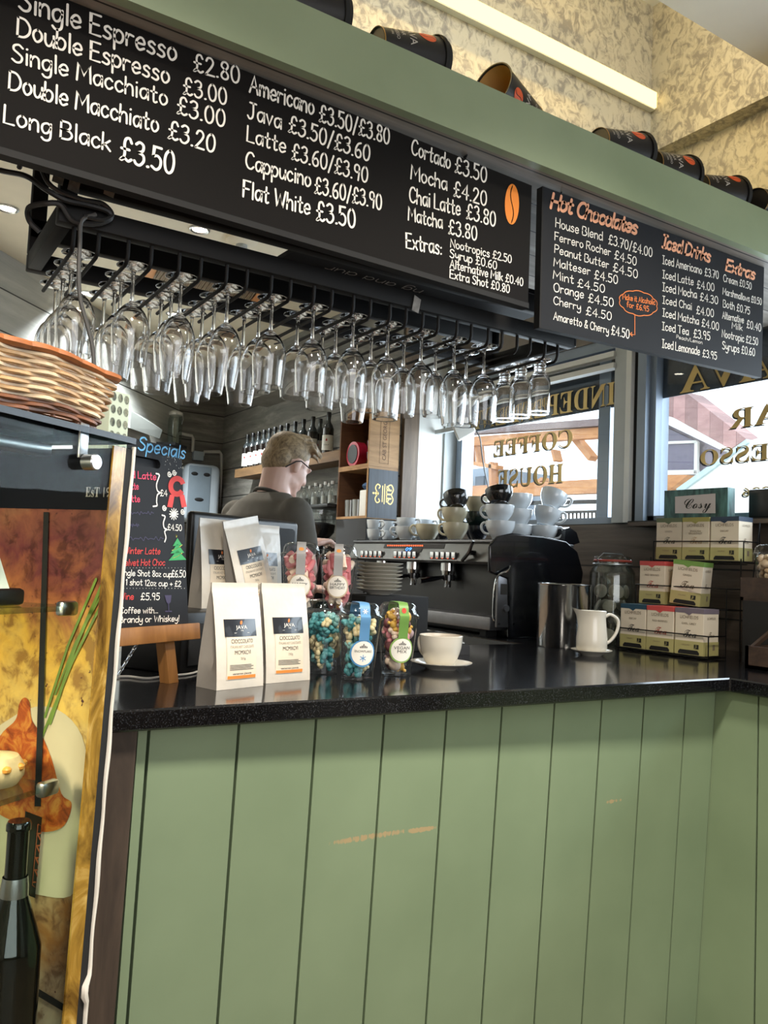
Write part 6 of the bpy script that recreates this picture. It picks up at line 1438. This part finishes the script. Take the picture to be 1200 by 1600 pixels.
A, B = PP(1066, 795, cz_-TB*.0035, TB), PP(1108, 794, cz_-TB*.0035, TB); b = MB(); typed(b, script('Cosy'), frame(A, B-A, (0, 0, 1)), .062, (B-A).length, 'LEFT')
b.build('card_lettering', m_inkb, cs, 0)

# ---------------------------------------------------------------- brown wooden condiment organiser at the right edge
m_walnut = wood('walnut', '#241a14', '#4a382c', (3, 22, 22), .5, .2)
OX, OY = 2.45, PZ(1122, 1046, ZT).y
og = thing('condiment_organiser', 'dark brown stepped wooden organiser at the right edge of the worktop', 'organiser', (OX+.2, OY-.3, ZT))
zA = PX(1124, 1004, OX).z
def tray(mb, x0_, x1_, y0_, y1_, z0_, z1_, t=.012):
    mb.span((x0_, y0_, z0_), (x1_, y1_, z0_+t)); mb.span((x0_, y0_, z0_), (x0_+t, y1_, z1_)); mb.span((x1_-t, y0_, z0_), (x1_, y1_, z1_)); mb.span((x0_, y0_, z0_), (x1_, y0_+t, z1_)); mb.span((x0_, y1_-t, z0_), (x1_, y1_, z1_))
b = MB(); tray(b, OX, OX+.17, OY-.62, OY, ZT, zA); b.span((OX+.012, OY-.30, ZT), (OX+.16, OY-.288, zA-.01)); b.build('lower_tray', m_walnut, og, 0)
zB = PX(1165, 938, OX+.19).z; zB2 = PX(1165, 902, OX+.19).z; yB = PX(1162, 902, OX+.19).y
b = MB(); b.span((OX+.172, OY-.62, ZT), (OX+.36, yB-.01, zB)); b.build('step_block', m_matt, og, 0)
b = MB(); tray(b, OX+.172, OX+.43, OY-.62, yB, zB, zB2); b.build('upper_tray', m_walnut, og, 0)
b = MB(); P, Q = Vector((OX+.02, OY-.004, zA+.0)), Vector((OX+.172, OY-.004, zA+.075)); b.loft([[P, Q, Q+Vector((0, 0, -.014)), P+Vector((0, 0, -.014))], [k_+Vector((0, -.012, 0)) for k_ in (P, Q, Q+Vector((0, 0, -.014)), P+Vector((0, 0, -.014)))]]); b.build('side_rail', m_walnut, og, 0)
for i in range(7):
    c_ = ('#b3202a', '#20252b', '#c8c0b4')[i % 3]; p = Vector((OX+.06+.02*(i % 2), OY-.10-.026*i, ZT+.013))
    o = MB(TR(p) @ RY(R_(12))).box((0, 0, .05), (.004, .022, .10), None, .001).build('sugar_sachet', M('sachet_'+('red', 'black', 'white')[i % 3], c_, .5, var=.05)); tag(o, f'{("red", "black", "white")[i % 3]} paper sachet standing {ORD[i]} from the window end of the brown tray', 'sachet', 'sachets in the brown organiser')
p = PX(1202, 938, OX+.30); p.z = zB+.0135; sweets_cup(p, 'clear sweets cup in the upper tray cut off by the right photo edge', 'pale fudge pieces in the cup at the right edge', [cand('fudge_piece', '#b99a78'), cand('pale_fudge', '#cdb394')], ['bean', 'drop'], m_clear, rg_blk, ['MIX'], to_cam(p, .6), 21, n=60, art='cake')
p = PX(1206, 808, WX-.06); o = MB(TR(p.x, p.y, SILL+.0005)).box((0, 0, .055), (.06, .16, .11), None, .006).build('speaker_box', m_black); tag(o, 'small black box on the window ledge at the right photo edge', 'box')
lg = MB().span((WX-.10, -1.6, SILL-.022), (WX+.005, wy(975)-.12, SILL)); struct('trim_11', lg, m_sillw)

# ---------------------------------------------------------------- white wireless box on the pillar with its lead
c = PP(722, 668, Vector((2.93, 3.72, 2.2)), (0, 1, 0)); rt_ = thing('wireless_box', 'white flat plastic box fixed beside the white pillar above the cups', 'router', c)
q = [PP(x, y, c+Vector((0, -.03, 0)), (CF.x, CF.y, 0)) for x, y in ((703, 656), (735, 651), (744, 674), (717, 689))]
b = MB(); n_ = Vector((CF.x, CF.y, 0)).normalized()
b.loft([q, [k_+n_*.035 for k_ in q]]); o = b.build('box_body', m_white, rt_, 0); o.modifiers.new('bevel', 'BEVEL').width = .006
b = MB(); b.span((c.x-.012, 3.74, c.z-.012), (c.x+.012, WY-.034, c.z+.012)); b.build('wall_bracket', m_grey, rt_, 0)
pts = [PP(x, y, c+Vector((0, .01, 0)), (CF.x, CF.y, 0)) for x, y in ((743, 672), (750, 685), (753, 710), (758, 740), (764, 768), (768, 800))]
o = MB().tube(catmull(pts, 5), .004, 7).build('router_lead', m_cableg); tag(o, 'dark lead dropping from the white wireless box in front of the window', 'cable')
# ---------------------------------------------------------------- bottle wall: crates, shelves, bottles, grinder
m_crate = wood('crate_pine', '#7a5a38', '#ad8658', (3, 18, 18), .6, .25)
m_crated = wood('crate_inside', '#4a2f1c', '#6f4a2c', (3, 18, 18), .7, .25)
CX0, CX1, CY0, CY1 = 2.42, 2.622, 3.985, 4.33
zc0, zc1, zc2 = PX(577, 809, CX0).z, PX(577, 727, CX0).z, PX(577, 635, CX0).z
def crate(name, label, z0_, z1_):
    r = thing(name, label, 'crate', ((CX0+CX1)/2, (CY0+CY1)/2, z0_)); t = .014
    b = MB(); b.span((CX0, CY0, z0_), (CX1, CY1, z0_+t)); b.span((CX0, CY0, z1_-t), (CX1, CY1, z1_-.001)); b.build('crate_boards', m_crate, r, 0)
    b = MB(); b.span((CX0, CY0, z0_+t), (CX1, CY0+t, z1_-t)); b.build('crate_side', m_crate, r, 0)
    b = MB(); b.span((CX0, CY1-t, z0_+t), (CX1, CY1, z1_-t)); b.span((CX1-t, CY0+t, z0_+t), (CX1, CY1-t, z1_-t)); b.build('crate_back', m_crated, r, 0)
    return r
base = MB().span((CX0, CY0, ZT), (CX1, CY1, zc0-.001), .004).build('dark_cabinet', m_matt); tag(base, 'dark cabinet below the two wine crates behind the coffee machine', 'cabinet')
cB = crate('wine_crate', 'lower wine crate with black end panel and gold crest', zc0, zc1)
cA = crate('wine_crate', 'upper pine wine crate with stencilled end, holding dark red cups', zc1, zc2)
b = MB(); b.span((CX0+.004, CY0-.004, zc0+.004), (CX1-.002, CY0, zc1-.016)); b.build('black_panel', wood('black_stained', '#1d2228', '#343b44', (60, 6, 2), .5), cB, 0)
# crest, turned a quarter: scrolls and bars in gold
fC = frame(((CX0+CX1)/2+.005, CY0-.0048, (zc0+zc1)/2-.005), (0, 0, 1), (-1, 0, 0))
b = MB()
def sp_(pts, wd=.007): ribbon(b, catmull([Vector((x*.01, y*.01, 0)) for x, y in pts], 4), wd, fC)
for sx_ in (-1, 1):
    sp_([(sx_*.5, -5.5), (sx_*3, -6.5), (sx_*5.5, -5), (sx_*4.5, -2.8), (sx_*3, -3.6)]); sp_([(sx_*.5, 4.2), (sx_*3, 5.6), (sx_*5.2, 4.4), (sx_*4.4, 2.6), (sx_*3, 3.2)])
for y_, w_ in ((-2, 4.5), (-.6, 5.5), (.8, 4.5)): ribbon(b, [Vector((-w_*.01, y_*.01, 0)), Vector((w_*.01, y_*.01, 0))], .006, fC)
for x_ in (-2.4, 0, 2.4): ribbon(b, [Vector((x_*.01, -.05, 0)), Vector((x_*.01, -.022, 0))], .009, fC)
disc(b, (0, .045, 0), .011, .013, fC, 12); disc(b, (0, .068, 0), .006, .008, fC, 10)
b.build('gold_crest', m_gold, cB, 0)
fS = frame(((CX0+CX1)/2+.0, CY0-.001, (zc1+zc2)/2-.01), (0, 0, 1), (-1, 0, 0)); m_sten = M('stencil_brown', '#4d3320', .7, var=.1)
b = MB(); typed(b, 'CAB ST GEORGE', fS @ TR(0, -.012, 0), .036, .24)
for seg in (((-.14, -.03), (.14, -.03)), ((.14, -.03), (.14, .03)), ((.14, .03), (-.14, .03)), ((-.14, .03), (-.14, -.03))): ribbon(b, [Vector((*p, 0)) for p in seg], .002, fS)
b.build('stencil_lettering', m_sten, cA, 0)
# contents
m_dred = M('dark_red_china', '#3a1014', .2, var=.05, coat=.4); m_red = M('crimson_tin', '#a81d38', .3, var=.05)
k1 = cup_mb(.05, .03, .075).build('espresso_mug', m_dred, None, 60); k1.location = (CX0+.09, CY0+.085, zc1+.0145); tag(k1, 'dark red mug at the bottom of the upper crate', 'mug', 'dark red mugs in the upper crate')
k2_ = k1.copy(); COL.objects.link(k2_); k2_.location.z += .066; k2_['label'] = 'dark red mug stacked on another in the upper crate'
rt2 = thing('round_tin', 'round crimson tin lying with its dark lid forward in the upper crate', 'tin', (CX0+.05, CY0+.235, zc1+.0145))
f_ = TR(CX0+.03, CY0+.235, zc1+.0145+.075) @ RY(R_(90)); b = MB(f_); b.cyl((0, 0, 0), (0, 0, .06), .074, n=32); b.build('tin_body', m_red, rt2)
b = MB(f_); b.cyl((0, 0, -.004), (0, 0, .0), .056, n=32); b.build('tin_lid', m_black, rt2)
b = MB(); q0 = (zc0+.0145)
for i in range(2):
    o = MB(TR(CX0+.05, CY0+.27-.085*i, q0)); o.lathe([(0, 0), (.03, 0), (.034, .10), (.031, .10), (.028, .006), (0, .006)], 24); o = o.build('tumbler', M('smoky_glass', '#8a8d8c', .12, .5, var=.1)); tag(o, ('grey tumbler at the far side of the lower crate', 'grey tumbler nearer the black panel in the lower crate')[i], 'tumbler', 'tumblers in the lower crate')
o = MB().span((CX0+.02, CY0+.03, q0), (CX0+.10, CY0+.12, q0+.15), .006).build('white_packet', m_white); tag(o, 'white packet standing in the lower wine crate', 'packet')
o = MB(TR(CX0+.07, CY0+.075, q0+.175)); o.ell((0, 0, 0), (.05, .06, .026), None, 12, 8); o = o.build('folded_cloth', M('navy_cloth', '#2f4d72', .8, var=.1)); tag(o, 'folded navy blue cloth on top of the white packet', 'cloth')
# bottle shelf
SX = XB-.17; sl_, sr_ = PX(367, 736, SX), PX(527, 715, SX); zsh = (PX(367, 729, SX).z+PX(527, 709, SX).z)/2
shf = MB().span((SX, CY1+.01, zsh-.065), (XB, sl_.y, zsh)).build('bottle_shelf', wood('shelf_oak', '#4e3a26', '#82633f', (14, 2, 14), .6, .3)); tag(shf, 'thick rustic wooden shelf holding the row of syrup bottles', 'shelf')
zu = (PX(385, 632, SX-.03).z+PX(450, 602, SX-.03).z)/2
shu = MB().span((SX-.05, CY1+.01, zu), (XB, PX(380, 635, SX-.03).y, zu+.05)).build('upper_shelf', m_dark); tag(shu, 'dark wooden shelf high on the wall above the syrup bottles', 'shelf')
m_syr = M('dark_syrup', '#17100f', .1, var=.1, coat=.5); m_neck = M('smoked_neck_glass', '#3c4244', .08, var=.1, coat=.5); m_cap = M('black_cap', '#0e0e10', .4, var=0); m_lab = M('white_label', '#d5d4cc', .5, var=.02); m_drop = M('red_drop', '#a82a2a', .5, var=0)
def make_bottle():
    r = thing('syrup_bottle', 'x', 'bottle')
    b = MB(); b.lathe(sm([(0, .002), (.034, 0), (.0365, .006), (.0365, .15), (.0345, .165)], 3, 0), 24); b.build('bottle_body', m_syr, r, 50, True)
    b = MB(); b.lathe(sm([(.0345, .165), (.026, .188), (.0155, .205), (.013, .22), (.013, .245)], 3), 24); b.build('bottle_neck', m_neck, r, 50, True)
    b = MB(); b.lathe([(.0155, .238), (.0155, .268), (.014, .27), (0, .27)], 20); b.build('cap', m_cap, r, 40, True)
    b = MB(); b.lathe([(.0371, .02), (.0371, .118)], 24, None, R_(95), R_(265)); b.build('label', m_lab, r, 50, True)
    b = MB(); f = frame((-.0376, .0, .085), (0, -1, 0), (0, 0, 1)); disc(b, (0, 0, 0), .006, .007, f, 12); b.poly([f @ Vector(p) for p in ((-.005, .004, 0), (.005, .004, 0), (0, .014, 0))]); b.build('drop_mark', m_drop, r, 0, True)
    b = MB(); typed(b, 'SYRUP', frame((-.0376, 0, .05), (0, -1, 0), (0, 0, 1)), .012); b.build('label_lettering', m_txt, r, 0, True)
    return r
bp = make_bottle(); xs = [385.5, 394, 402.5, 411, 419.5, 428, 437, 447, 459, 472, 486.5, 498, 511]
for i, x in enumerate(xs):
    o = bp if i == 0 else dup(bp)
    xx = SX+.055 if i not in (11,) else SX+.13
    y = PX(x, 715, xx).y; o.location = (xx, y, zsh+.0015); o.rotation_euler.z = R_(random.uniform(-4, 10)+38)
    o['label'] = 'syrup bottle nearest the room corner on the wooden shelf' if i == 0 else 'syrup bottle beside the crates, last in the shelf row' if i == 12 else f'{ORD[i]} syrup bottle from the room corner on the wooden shelf'
    o['group'] = 'syrup bottles on the shelf'
# low black shelf with small clear bottles, and the grinder below it
zl2 = PX(500, 789, 2.40).z; yl0, yl1 = CY1+.01, PX(452, 790, 2.40).y
o = MB().span((2.36, yl0, zl2-.02), (XB, yl1, zl2), .004).build('low_shelf', m_black); tag(o, 'thin black shelf with small clear bottles behind the barista', 'shelf')
m_cbot = thin_glass('clear_bottle', '#eef2f2', .10, .85)
def small_bottle():
    r = thing('clear_bottle', 'x', 'bottle'); b = MB(); b.lathe(sm([(0, .002), (.027, 0), (.029, .005), (.028, .06), (.02, .085), (.011, .10), (.0105, .125)], 3, 0), 20); b.build('bottle_glass', m_cbot, r, 50, True)
    b = MB(); b.lathe([(.0125, .118), (.0125, .138), (0, .139)], 16); b.build('stopper', M('silver_cap', '#a9a9a6', .35, .7, var=.05), r, 40, True)
    b = MB(); b.lathe([(0, .004), (.0262, .004), (.0265, .05), (0, .05)], 18); b.build('contents', M('pale_syrup', '#7f7f7a', .3, var=.1), r, 50, True); return r
sb = small_bottle()
for i, x in enumerate((475, 484, 493, 501, 508, 514, 519)):
    o = sb if i == 0 else dup(sb); xx = 2.40+.06*(i % 2); o.location = (xx, PX(x, 780, xx).y, zl2+.0015); o['label'] = f'small clear bottle, {ORD[i]} from the left on the thin black shelf'; o['group'] = 'small clear bottles on the low shelf'
gy = PX(494, 820, 2.42).y; gr = thing('coffee_grinder', 'black coffee grinder with a clear hopper of dark beans beside the crates', 'grinder', (2.44, gy, ZT))
zg0, zg1 = PX(494, 842, 2.34).z, zl2-.03
b = MB(); b.span((2.34, gy-.10, ZT), (2.56, gy+.10, zg0-.06), .012); b.span((2.36, gy-.08, zg0-.06), (2.54, gy+.08, zg0), .01); b.build('grinder_body', m_black, gr)
b = MB(TR(2.44, gy, 0)); b.lathe([(.06, zg0), (.10, zg0+.05), (.105, zg1-.012), (.108, zg1-.012), (.108, zg1), (0, zg1)], 28); b.build('hopper', thin_glass('hopper_plastic', '#dfe4e4', .08, .7), gr)
zm = zg0+(zg1-zg0)*.52; b = MB(TR(2.44, gy, 0)); b.lathe([(0, zg0+.002), (.056, zg0+.002), (.096, zg0+.05), (.10, zm), (.06, zm+.012), (0, zm+.016)], 28); b.build('coffee_beans', M('dark_beans', '#120c0a', .5, var=.6, vs=90, bump=.8), gr, kind='stuff')

# ---------------------------------------------------------------- end wall: towel dispenser, pipes, socket
YE = YC
a, c = PY(291, 722, YE-.2), PY(343, 796, YE-.2)
pt = thing('towel_dispenser', 'pale blue grey paper towel dispenser on the end wall behind the barista', 'dispenser', ((a.x+c.x)/2, YE, c.z))
wdt = c.x-a.x; ht_ = a.z-c.z+.12; m_pd = M('dispenser_plastic', '#aeb9c2', .3, var=.04, coat=.3); m_pd2 = M('dispenser_front', '#76838d', .25, var=.05, coat=.3)
b = MB(); b.box(((a.x+c.x)/2, YE-.11, a.z-ht_/2), (wdt, .21, ht_), None, .06, 4); b.build('dispenser_case', m_pd, pt, 50)
b = MB(); b.box(((a.x+c.x)/2-.035, YE-.212, a.z-ht_/2), (wdt*.62, .02, ht_*.9), None, .009, 3); b.build('front_cover', m_pd2, pt, 50)
b = MB()
for sx_ in (-.085, .02): b.ell(((a.x+c.x)/2+sx_, YE-.222, a.z-.09), (.03, .005, .016), None, 12, 6)
b.ell(((a.x+c.x)/2-.035, YE-.222, a.z-.30), (.04, .005, .016), None, 12, 6); b.build('lock_windows', m_matt, pt)
m_pipe = M('white_pipe', '#b5b4ae', .4, var=.05)
def pipe(pts, label): 
    o = MB().tube([PY(x, y, YE-.025) for x, y in pts], .014, 8).build('water_pipe', m_pipe); tag(o, label, 'pipe')
pipe([(277, 716), (277, 680), (281, 677), (300, 681), (302, 686), (301, 706)], 'white pipe bending over above the towel dispenser')
pipe([(317, 712), (319, 706), (343, 706), (346, 710), (346, 796)], 'white pipe running down the corner right of the dispenser')
q0, q1 = PY(300, 705, YE), PY(315, 721, YE); o = MB().span((q0.x, YE-.05, q1.z), (q1.x, YE, q0.z), .006).build('socket_box', M('grey_socket', '#9aa6b0', .4, var=.03)); tag(o, 'small grey switch box between the two white pipes', 'switch')
# pale angled wall: white hood unit and a clip jar on a little shelf
def onw(px, py, off=0): return PP(px, py, W0+WN*off, WN)
toc = WN if (CAM-W0).dot(WN) > 0 else -WN
a, c = PP(204, 657, W0+toc*.14, WN), PP(253, 686, W0+toc*.14, WN)
hd = thing('white_hood', 'grey white plastic hood fixed on the pale plank wall above the specials board', 'hood', (a+c)/2)
fh = frame(Vector((a.x, a.y, c.z))-toc*.14, WD, (0, 0, 1)); lw__ = (c-a).xy.length; sg = 1 if fh.to_3x3().col[2].dot(toc) > 0 else -1
b = MB(fh); b.loft([[Vector((0, .05, 0)), Vector((lw__, .05, 0)), Vector((lw__, .16, 0)), Vector((0, .16, 0))], [Vector((.02, .0, sg*.13)), Vector((lw__-.02, .0, sg*.13)), Vector((lw__, .07, sg*.14)), Vector((0, .12, sg*.14))]]); b.build('hood_shell', M('hood_plastic', '#70736f', .5, var=.05), hd, 0)
pj2 = PP(272, 694, W0+toc*.10, WN)+Vector((0, 0, .001)); sj = MB(frame(Vector((pj2.x, pj2.y, pj2.z-.012)), WD, (0, 0, 1))).box((0, 0, -sg*.02), (.22, .02, .16)).build('wall_shelf', m_matt); tag(sj, 'small dark shelf under the clip jar on the pale wall', 'shelf')
jw = thing('clip_jar', 'glass clip jar on a small shelf at the pale wall corner', 'jar', pj2+Vector((0, 0, .0)))
hh = PP(272, 641, W0+toc*.10, WN).z-pj2.z
b = MB(TR(pj2)); b.lathe(sm([(0, 0), (.05, 0), (.055, .01), (.055, hh*.7), (.048, hh*.8), (.048, hh*.86)], 3, 0), 24); b.build('jar_body', thin_glass('pale_jar', '#dfe8e4', .12, .8), jw)
b = MB(TR(pj2)); b.lathe([(.052, hh*.87), (.054, hh*.95), (.03, hh), (0, hh)], 24); b.build('jar_lid', m_white, jw)
b = MB(TR(pj2)); b.tube([toc*.056+Vector((0, 0, hh*.6)), toc*.066+Vector((0, 0, hh*.75)), toc*.058+Vector((0, 0, hh*.95))], .003, 6); b.build('wire_clip', m_steel, jw)
# ---------------------------------------------------------------- the barista
def remesh(mb, name, mat, voxel, parent=None, smooth_it=4, keep_world=True):
    me = bpy.data.meshes.new('tmp'); me.from_pydata([tuple(p) for p in mb.v], [], mb.f)
    bm = bmesh.new(); bm.from_mesh(me); bmesh.ops.recalc_face_normals(bm, faces=bm.faces[:]); bm.to_mesh(me); bm.free()
    o = bpy.data.objects.new('tmp', me); COL.objects.link(o)
    m = o.modifiers.new('r', 'REMESH'); m.mode = 'VOXEL'; m.voxel_size = voxel
    s_ = o.modifiers.new('s', 'SMOOTH'); s_.iterations = smooth_it; s_.factor = .5
    dg = bpy.context.evaluated_depsgraph_get(); out = bpy.data.meshes.new_from_object(o.evaluated_get(dg))
    bpy.data.objects.remove(o); bpy.data.meshes.remove(me); out.name = name
    if parent is not None: out.transform(wm(parent).inverted())
    out.polygons.foreach_set('use_smooth', [True]*len(out.polygons)); out.materials.clear(); out.materials.append(mat)
    r = bpy.data.objects.new(name, out); COL.objects.link(r); r.parent = parent; return r
HC = PY(449, 727, 2.80); fz = R_(78); PFd = Vector((math.sin(fz), math.cos(fz), 0)); PSd = Vector((PFd.y, -PFd.x, 0))
GZ = .14
def L(a, b_, z): return Vector((HC.x, HC.y, 0))+PFd*a+PSd*b_+Vector((0, 0, z))
zh = HC.z
def caps(mb, p, q, r0, r1=None, n=14):
    r1 = r1 or r0; mb.tube([p, q], [r0, r1], n); mb.ell(p, r0, None, n, 8); mb.ell(q, r1, None, n, 8)
pn = thing('person', 'person with short fair hair in a dark olive T-shirt, head bowed, reaching right', 'person', L(-.12, 0, GZ))
# head frame: x forward, y to the person's left, z up, bowed forward
bow = R_(24); HF = Matrix((PFd, -PSd, Vector((0, 0, 1)))).transposed().to_4x4(); HF.translation = HC; HF = HF @ RY(bow) @ Matrix.Scale(.9, 4)
sk = MB()
sk.ell((-.012, 0, .035), (.098, .077, .092), HF, 24, 16); sk.ell((.03, 0, -.02), (.068, .062, .085), HF, 20, 14); sk.ell((.045, 0, -.085), (.042, .042, .034), HF, 16, 10)
sk.ell((.02, .038, -.065), (.045, .022, .035), HF, 12, 8); sk.ell((.02, -.038, -.065), (.045, .022, .035), HF, 12, 8)
sk.tube([(.088, 0, .02), (.108, 0, -.018), (.112, 0, -.026), (.092, 0, -.036)], [.008, .012, .013, .008], 10, HF); sk.ell((.088, 0, .025), (.02, .05, .012), HF, 12, 8)
sk.ell((.088, 0, -.058), (.014, .026, .008), HF, 12, 6); sk.ell((.087, 0, -.068), (.012, .022, .007), HF, 12, 6); sk.ell((.078, 0, -.098), (.02, .022, .016), HF, 12, 8)
for sy_ in (-1, 1):
    sk.ell((-.002, sy_*.078, -.012), (.018, .008, .032), HF @ TR(0, 0, 0) @ RX(0), 12, 8); sk.ell((-.004, sy_*.074, -.03), (.011, .010, .014), HF, 10, 6)
A_ = L
def L(a, b_, z): return A_(a+.03*(1 if z > GZ+.7 else 0), b_, z+(.055 if z > GZ+.7 else 0))
NB_ = L(-.085, 0, zh-.17)
sk.tube([HF @ Vector((-.035, 0, -.03)), HF @ Vector((-.02, 0, -.10)), NB_, L(-.10, 0, zh-.24)], [.058, .056, .062, .09], 18)
SHr, SHl = L(-.12, .175, zh-.25), L(-.12, -.175, zh-.25)
CHs, PEL = L(-.14, 0, zh-.42), L(-.13, 0, zh-.78)
def torso(mb, k=0):
    def ring(c, rx, ry): return [c+PFd*(rx+k)*math.cos(a)+PSd*(ry+k)*math.sin(a) for a in (2*math.pi*i/24 for i in range(24))]
    mb.loft([ring(L(-.10, 0, zh-.165), .05, .065), ring(L(-.115, 0, zh-.20), .075, .13), ring(L(-.125, 0, zh-.26), .10, .185), ring(CHs, .118, .185), ring(L(-.135, 0, zh-.58), .105, .16), ring(PEL+Vector((0, 0, .06)), .11, .165), ring(PEL+Vector((0, 0, -.08)), .11, .16)])
torso(sk)
WR = PY(474, 852, 2.70); HN = PY(500, 846, 2.73)
EL = (SHr+WR)/2+Vector((0, 0, -.14))+PSd*.05
caps(sk, SHr, EL, .050, .040); caps(sk, EL, WR, .040, .027)
EL2 = L(.02, -.25, zh-.50); WL = L(.22, -.16, zh-.52); caps(sk, SHl, EL2, .050, .040); caps(sk, EL2, WL, .040, .027)
def hand_geo(mb, wr, d, up, side):
    """palm, four unequal bent fingers and a thumb leaving the palm's side"""
    f = Matrix((d.normalized(), side.normalized(), up.normalized())).transposed().to_4x4(); f.translation = wr
    mb.ell((.045, 0, 0), (.05, .040, .016), f, 14, 8); mb.tube([(-.02, 0, 0), (.02, 0, .002)], [.026, .026], 12, f)
    for i, (yy, ln) in enumerate(((.030, .070), (.011, .080), (-.009, .075), (-.028, .060))):
        p0 = Vector((.075-.004*abs(i-1), yy, .002)); p1 = p0+Vector((ln*.45, yy*.12, -.003)); p2 = p1+Vector((ln*.33, yy*.05, -.016)); p3 = p2+Vector((ln*.22, 0, -.018))
        mb.tube([p0, p1, p2, p3], [.0095, .009, .0082, .007], 10, f); mb.ell(p3, .007, f, 8, 6); mb.ell(p1, .0092, f, 8, 6); mb.ell(p2, .0084, f, 8, 6)
    t0 = Vector((.015, .030, -.003)); t1 = Vector((.045, .058, -.010)); t2 = Vector((.072, .066, -.020)); mb.tube([t0, t1, t2], [.013, .011, .009], 10, f); mb.ell(t2, .009, f, 8, 6); mb.ell(t1, .011, f, 8, 6)
dh = (HN-WR).normalized(); sdn = dh.cross(Vector((0, 0, 1))).normalized()
hand_geo(sk, WR+dh*.02, dh, sdn.cross(dh)*1.0, -sdn)
hand_geo(sk, WL+PFd*.02, PFd, Vector((0, 0, 1)), PSd)
for s_ in (-1, 1):
    hip, kn, an = PEL+PSd*s_*.09, L(-.10, s_*.105, GZ+.50), L(-.14, s_*.11, GZ+.09)
    caps(sk, hip, kn, .082, .056); caps(sk, kn, an, .055, .036); sk.ell(an+PFd*.05+Vector((0, 0, -.05)), (.12, .045, .038), None, 12, 8)
m_skin = NT('skin'); m_skin.b.inputs['Base Color'].default_value = col('#d8b3a4'); m_skin.b.inputs['Roughness'].default_value = .5; m_skin.b.inputs['Subsurface Weight'].default_value = .08; m_skin.b.inputs['Subsurface Radius'].default_value = (.02, .008, .004)
body = remesh(sk, 'body', m_skin.m, .0062, pn, 3)
# T-shirt with short sleeves, trousers, shoes
sh = MB(); torso(sh, .014)
caps(sh, SHr, SHr.lerp(EL, .55), .064, .060); caps(sh, SHl, SHl.lerp(EL2, .55), .064, .060); sh.ell(NB_+Vector((0, 0, -.055))-PFd*.012, (.095, .11, .05), None, 16, 10)
remesh(sh, 'tshirt', M('olive_cotton', '#56524a', .85, var=.1, vs=16, bump=.2), .009, pn, 4)
b = MB(); b.tube([NB_+Vector((0, 0, -.014))+PFd*.070*math.cos(a)+PSd*.074*math.sin(a)+Vector((0, 0, -.03*math.cos(a))) for a in (2*math.pi*i/28 for i in range(28))], .007, 7, closed=True); b.build('collar', M('collar_cotton', '#423f39', .85), pn)
tr_ = MB()
for s_ in (-1, 1):
    hip, kn, an = PEL+PSd*s_*.09, L(-.10, s_*.105, GZ+.50), L(-.14, s_*.11, GZ+.12); caps(tr_, hip, kn, .098, .07); caps(tr_, kn, an, .068, .055)
tr_.ell(PEL, (.135, .175, .11), Matrix.Identity(4), 18, 10)
remesh(tr_, 'trousers', M('dark_trousers', '#1b1c20', .85), .012, pn, 3)
so3 = MB()
for s_ in (-1, 1): an = L(-.14, s_*.11, GZ+.012); so3.ell(an+PFd*.05+Vector((0, 0, .042)), (.14, .055, .046), None, 14, 8)
remesh(so3, 'shoes', m_matt, .010, pn, 2)
# hair: cap of overlapping locks, longer on top
hr = MB(); hr.ell((-.020, 0, .048), (.100, .082, .088), HF, 24, 14); hr.ell((-.058, 0, .0), (.062, .074, .075), HF, 18, 12); hr.ell((-.07, 0, -.03), (.035, .055, .045), HF, 16, 8)
rnd = random.Random(9)
for i in range(120):
    a, t = rnd.uniform(-2.6, 2.6), rnd.uniform(.05, 1.15); d0 = Vector((-math.sin(t)*math.cos(a)*1.0, math.sin(t)*math.sin(a), math.cos(t)))
    p0 = Vector((-.012, 0, .045))+Vector((d0.x*.094, d0.y*.078, d0.z*.09)); p1 = p0+Vector((.035+.02*rnd.random(), rnd.uniform(-.012, .012), .012+.01*rnd.random()-abs(d0.x)*.02)); p2 = p1+Vector((.03, rnd.uniform(-.014, .014), -.016))
    hr.tube([p0-d0*.008, p1, p2], [.010, .0085, .003], 6, HF)
t_ = NT('fair_hair'); n_ = t_.noise(t_.coord((20, 60, 20)), 3, 5, .7); r_ = t_.ramp(n_, [(.3, col('#5a4934')), (.7, col('#b39c78'))]); t_.l(r_.outputs[0], t_.b.inputs['Base Color']); t_.b.inputs['Roughness'].default_value = .6; t_.bump(n_, .6)
remesh(hr, 'hair', t_.m, .0050, pn, 2)
b = MB()
for sy_ in (-1, 1): b.tube([HF @ Vector(q) for q in ((.06, sy_*.074, .014), (.0, sy_*.084, .014), (-.022, sy_*.084, .0), (-.055, sy_*.078, -.045))], .0024, 6)
b.build('spectacle_arms', m_matt, pn)
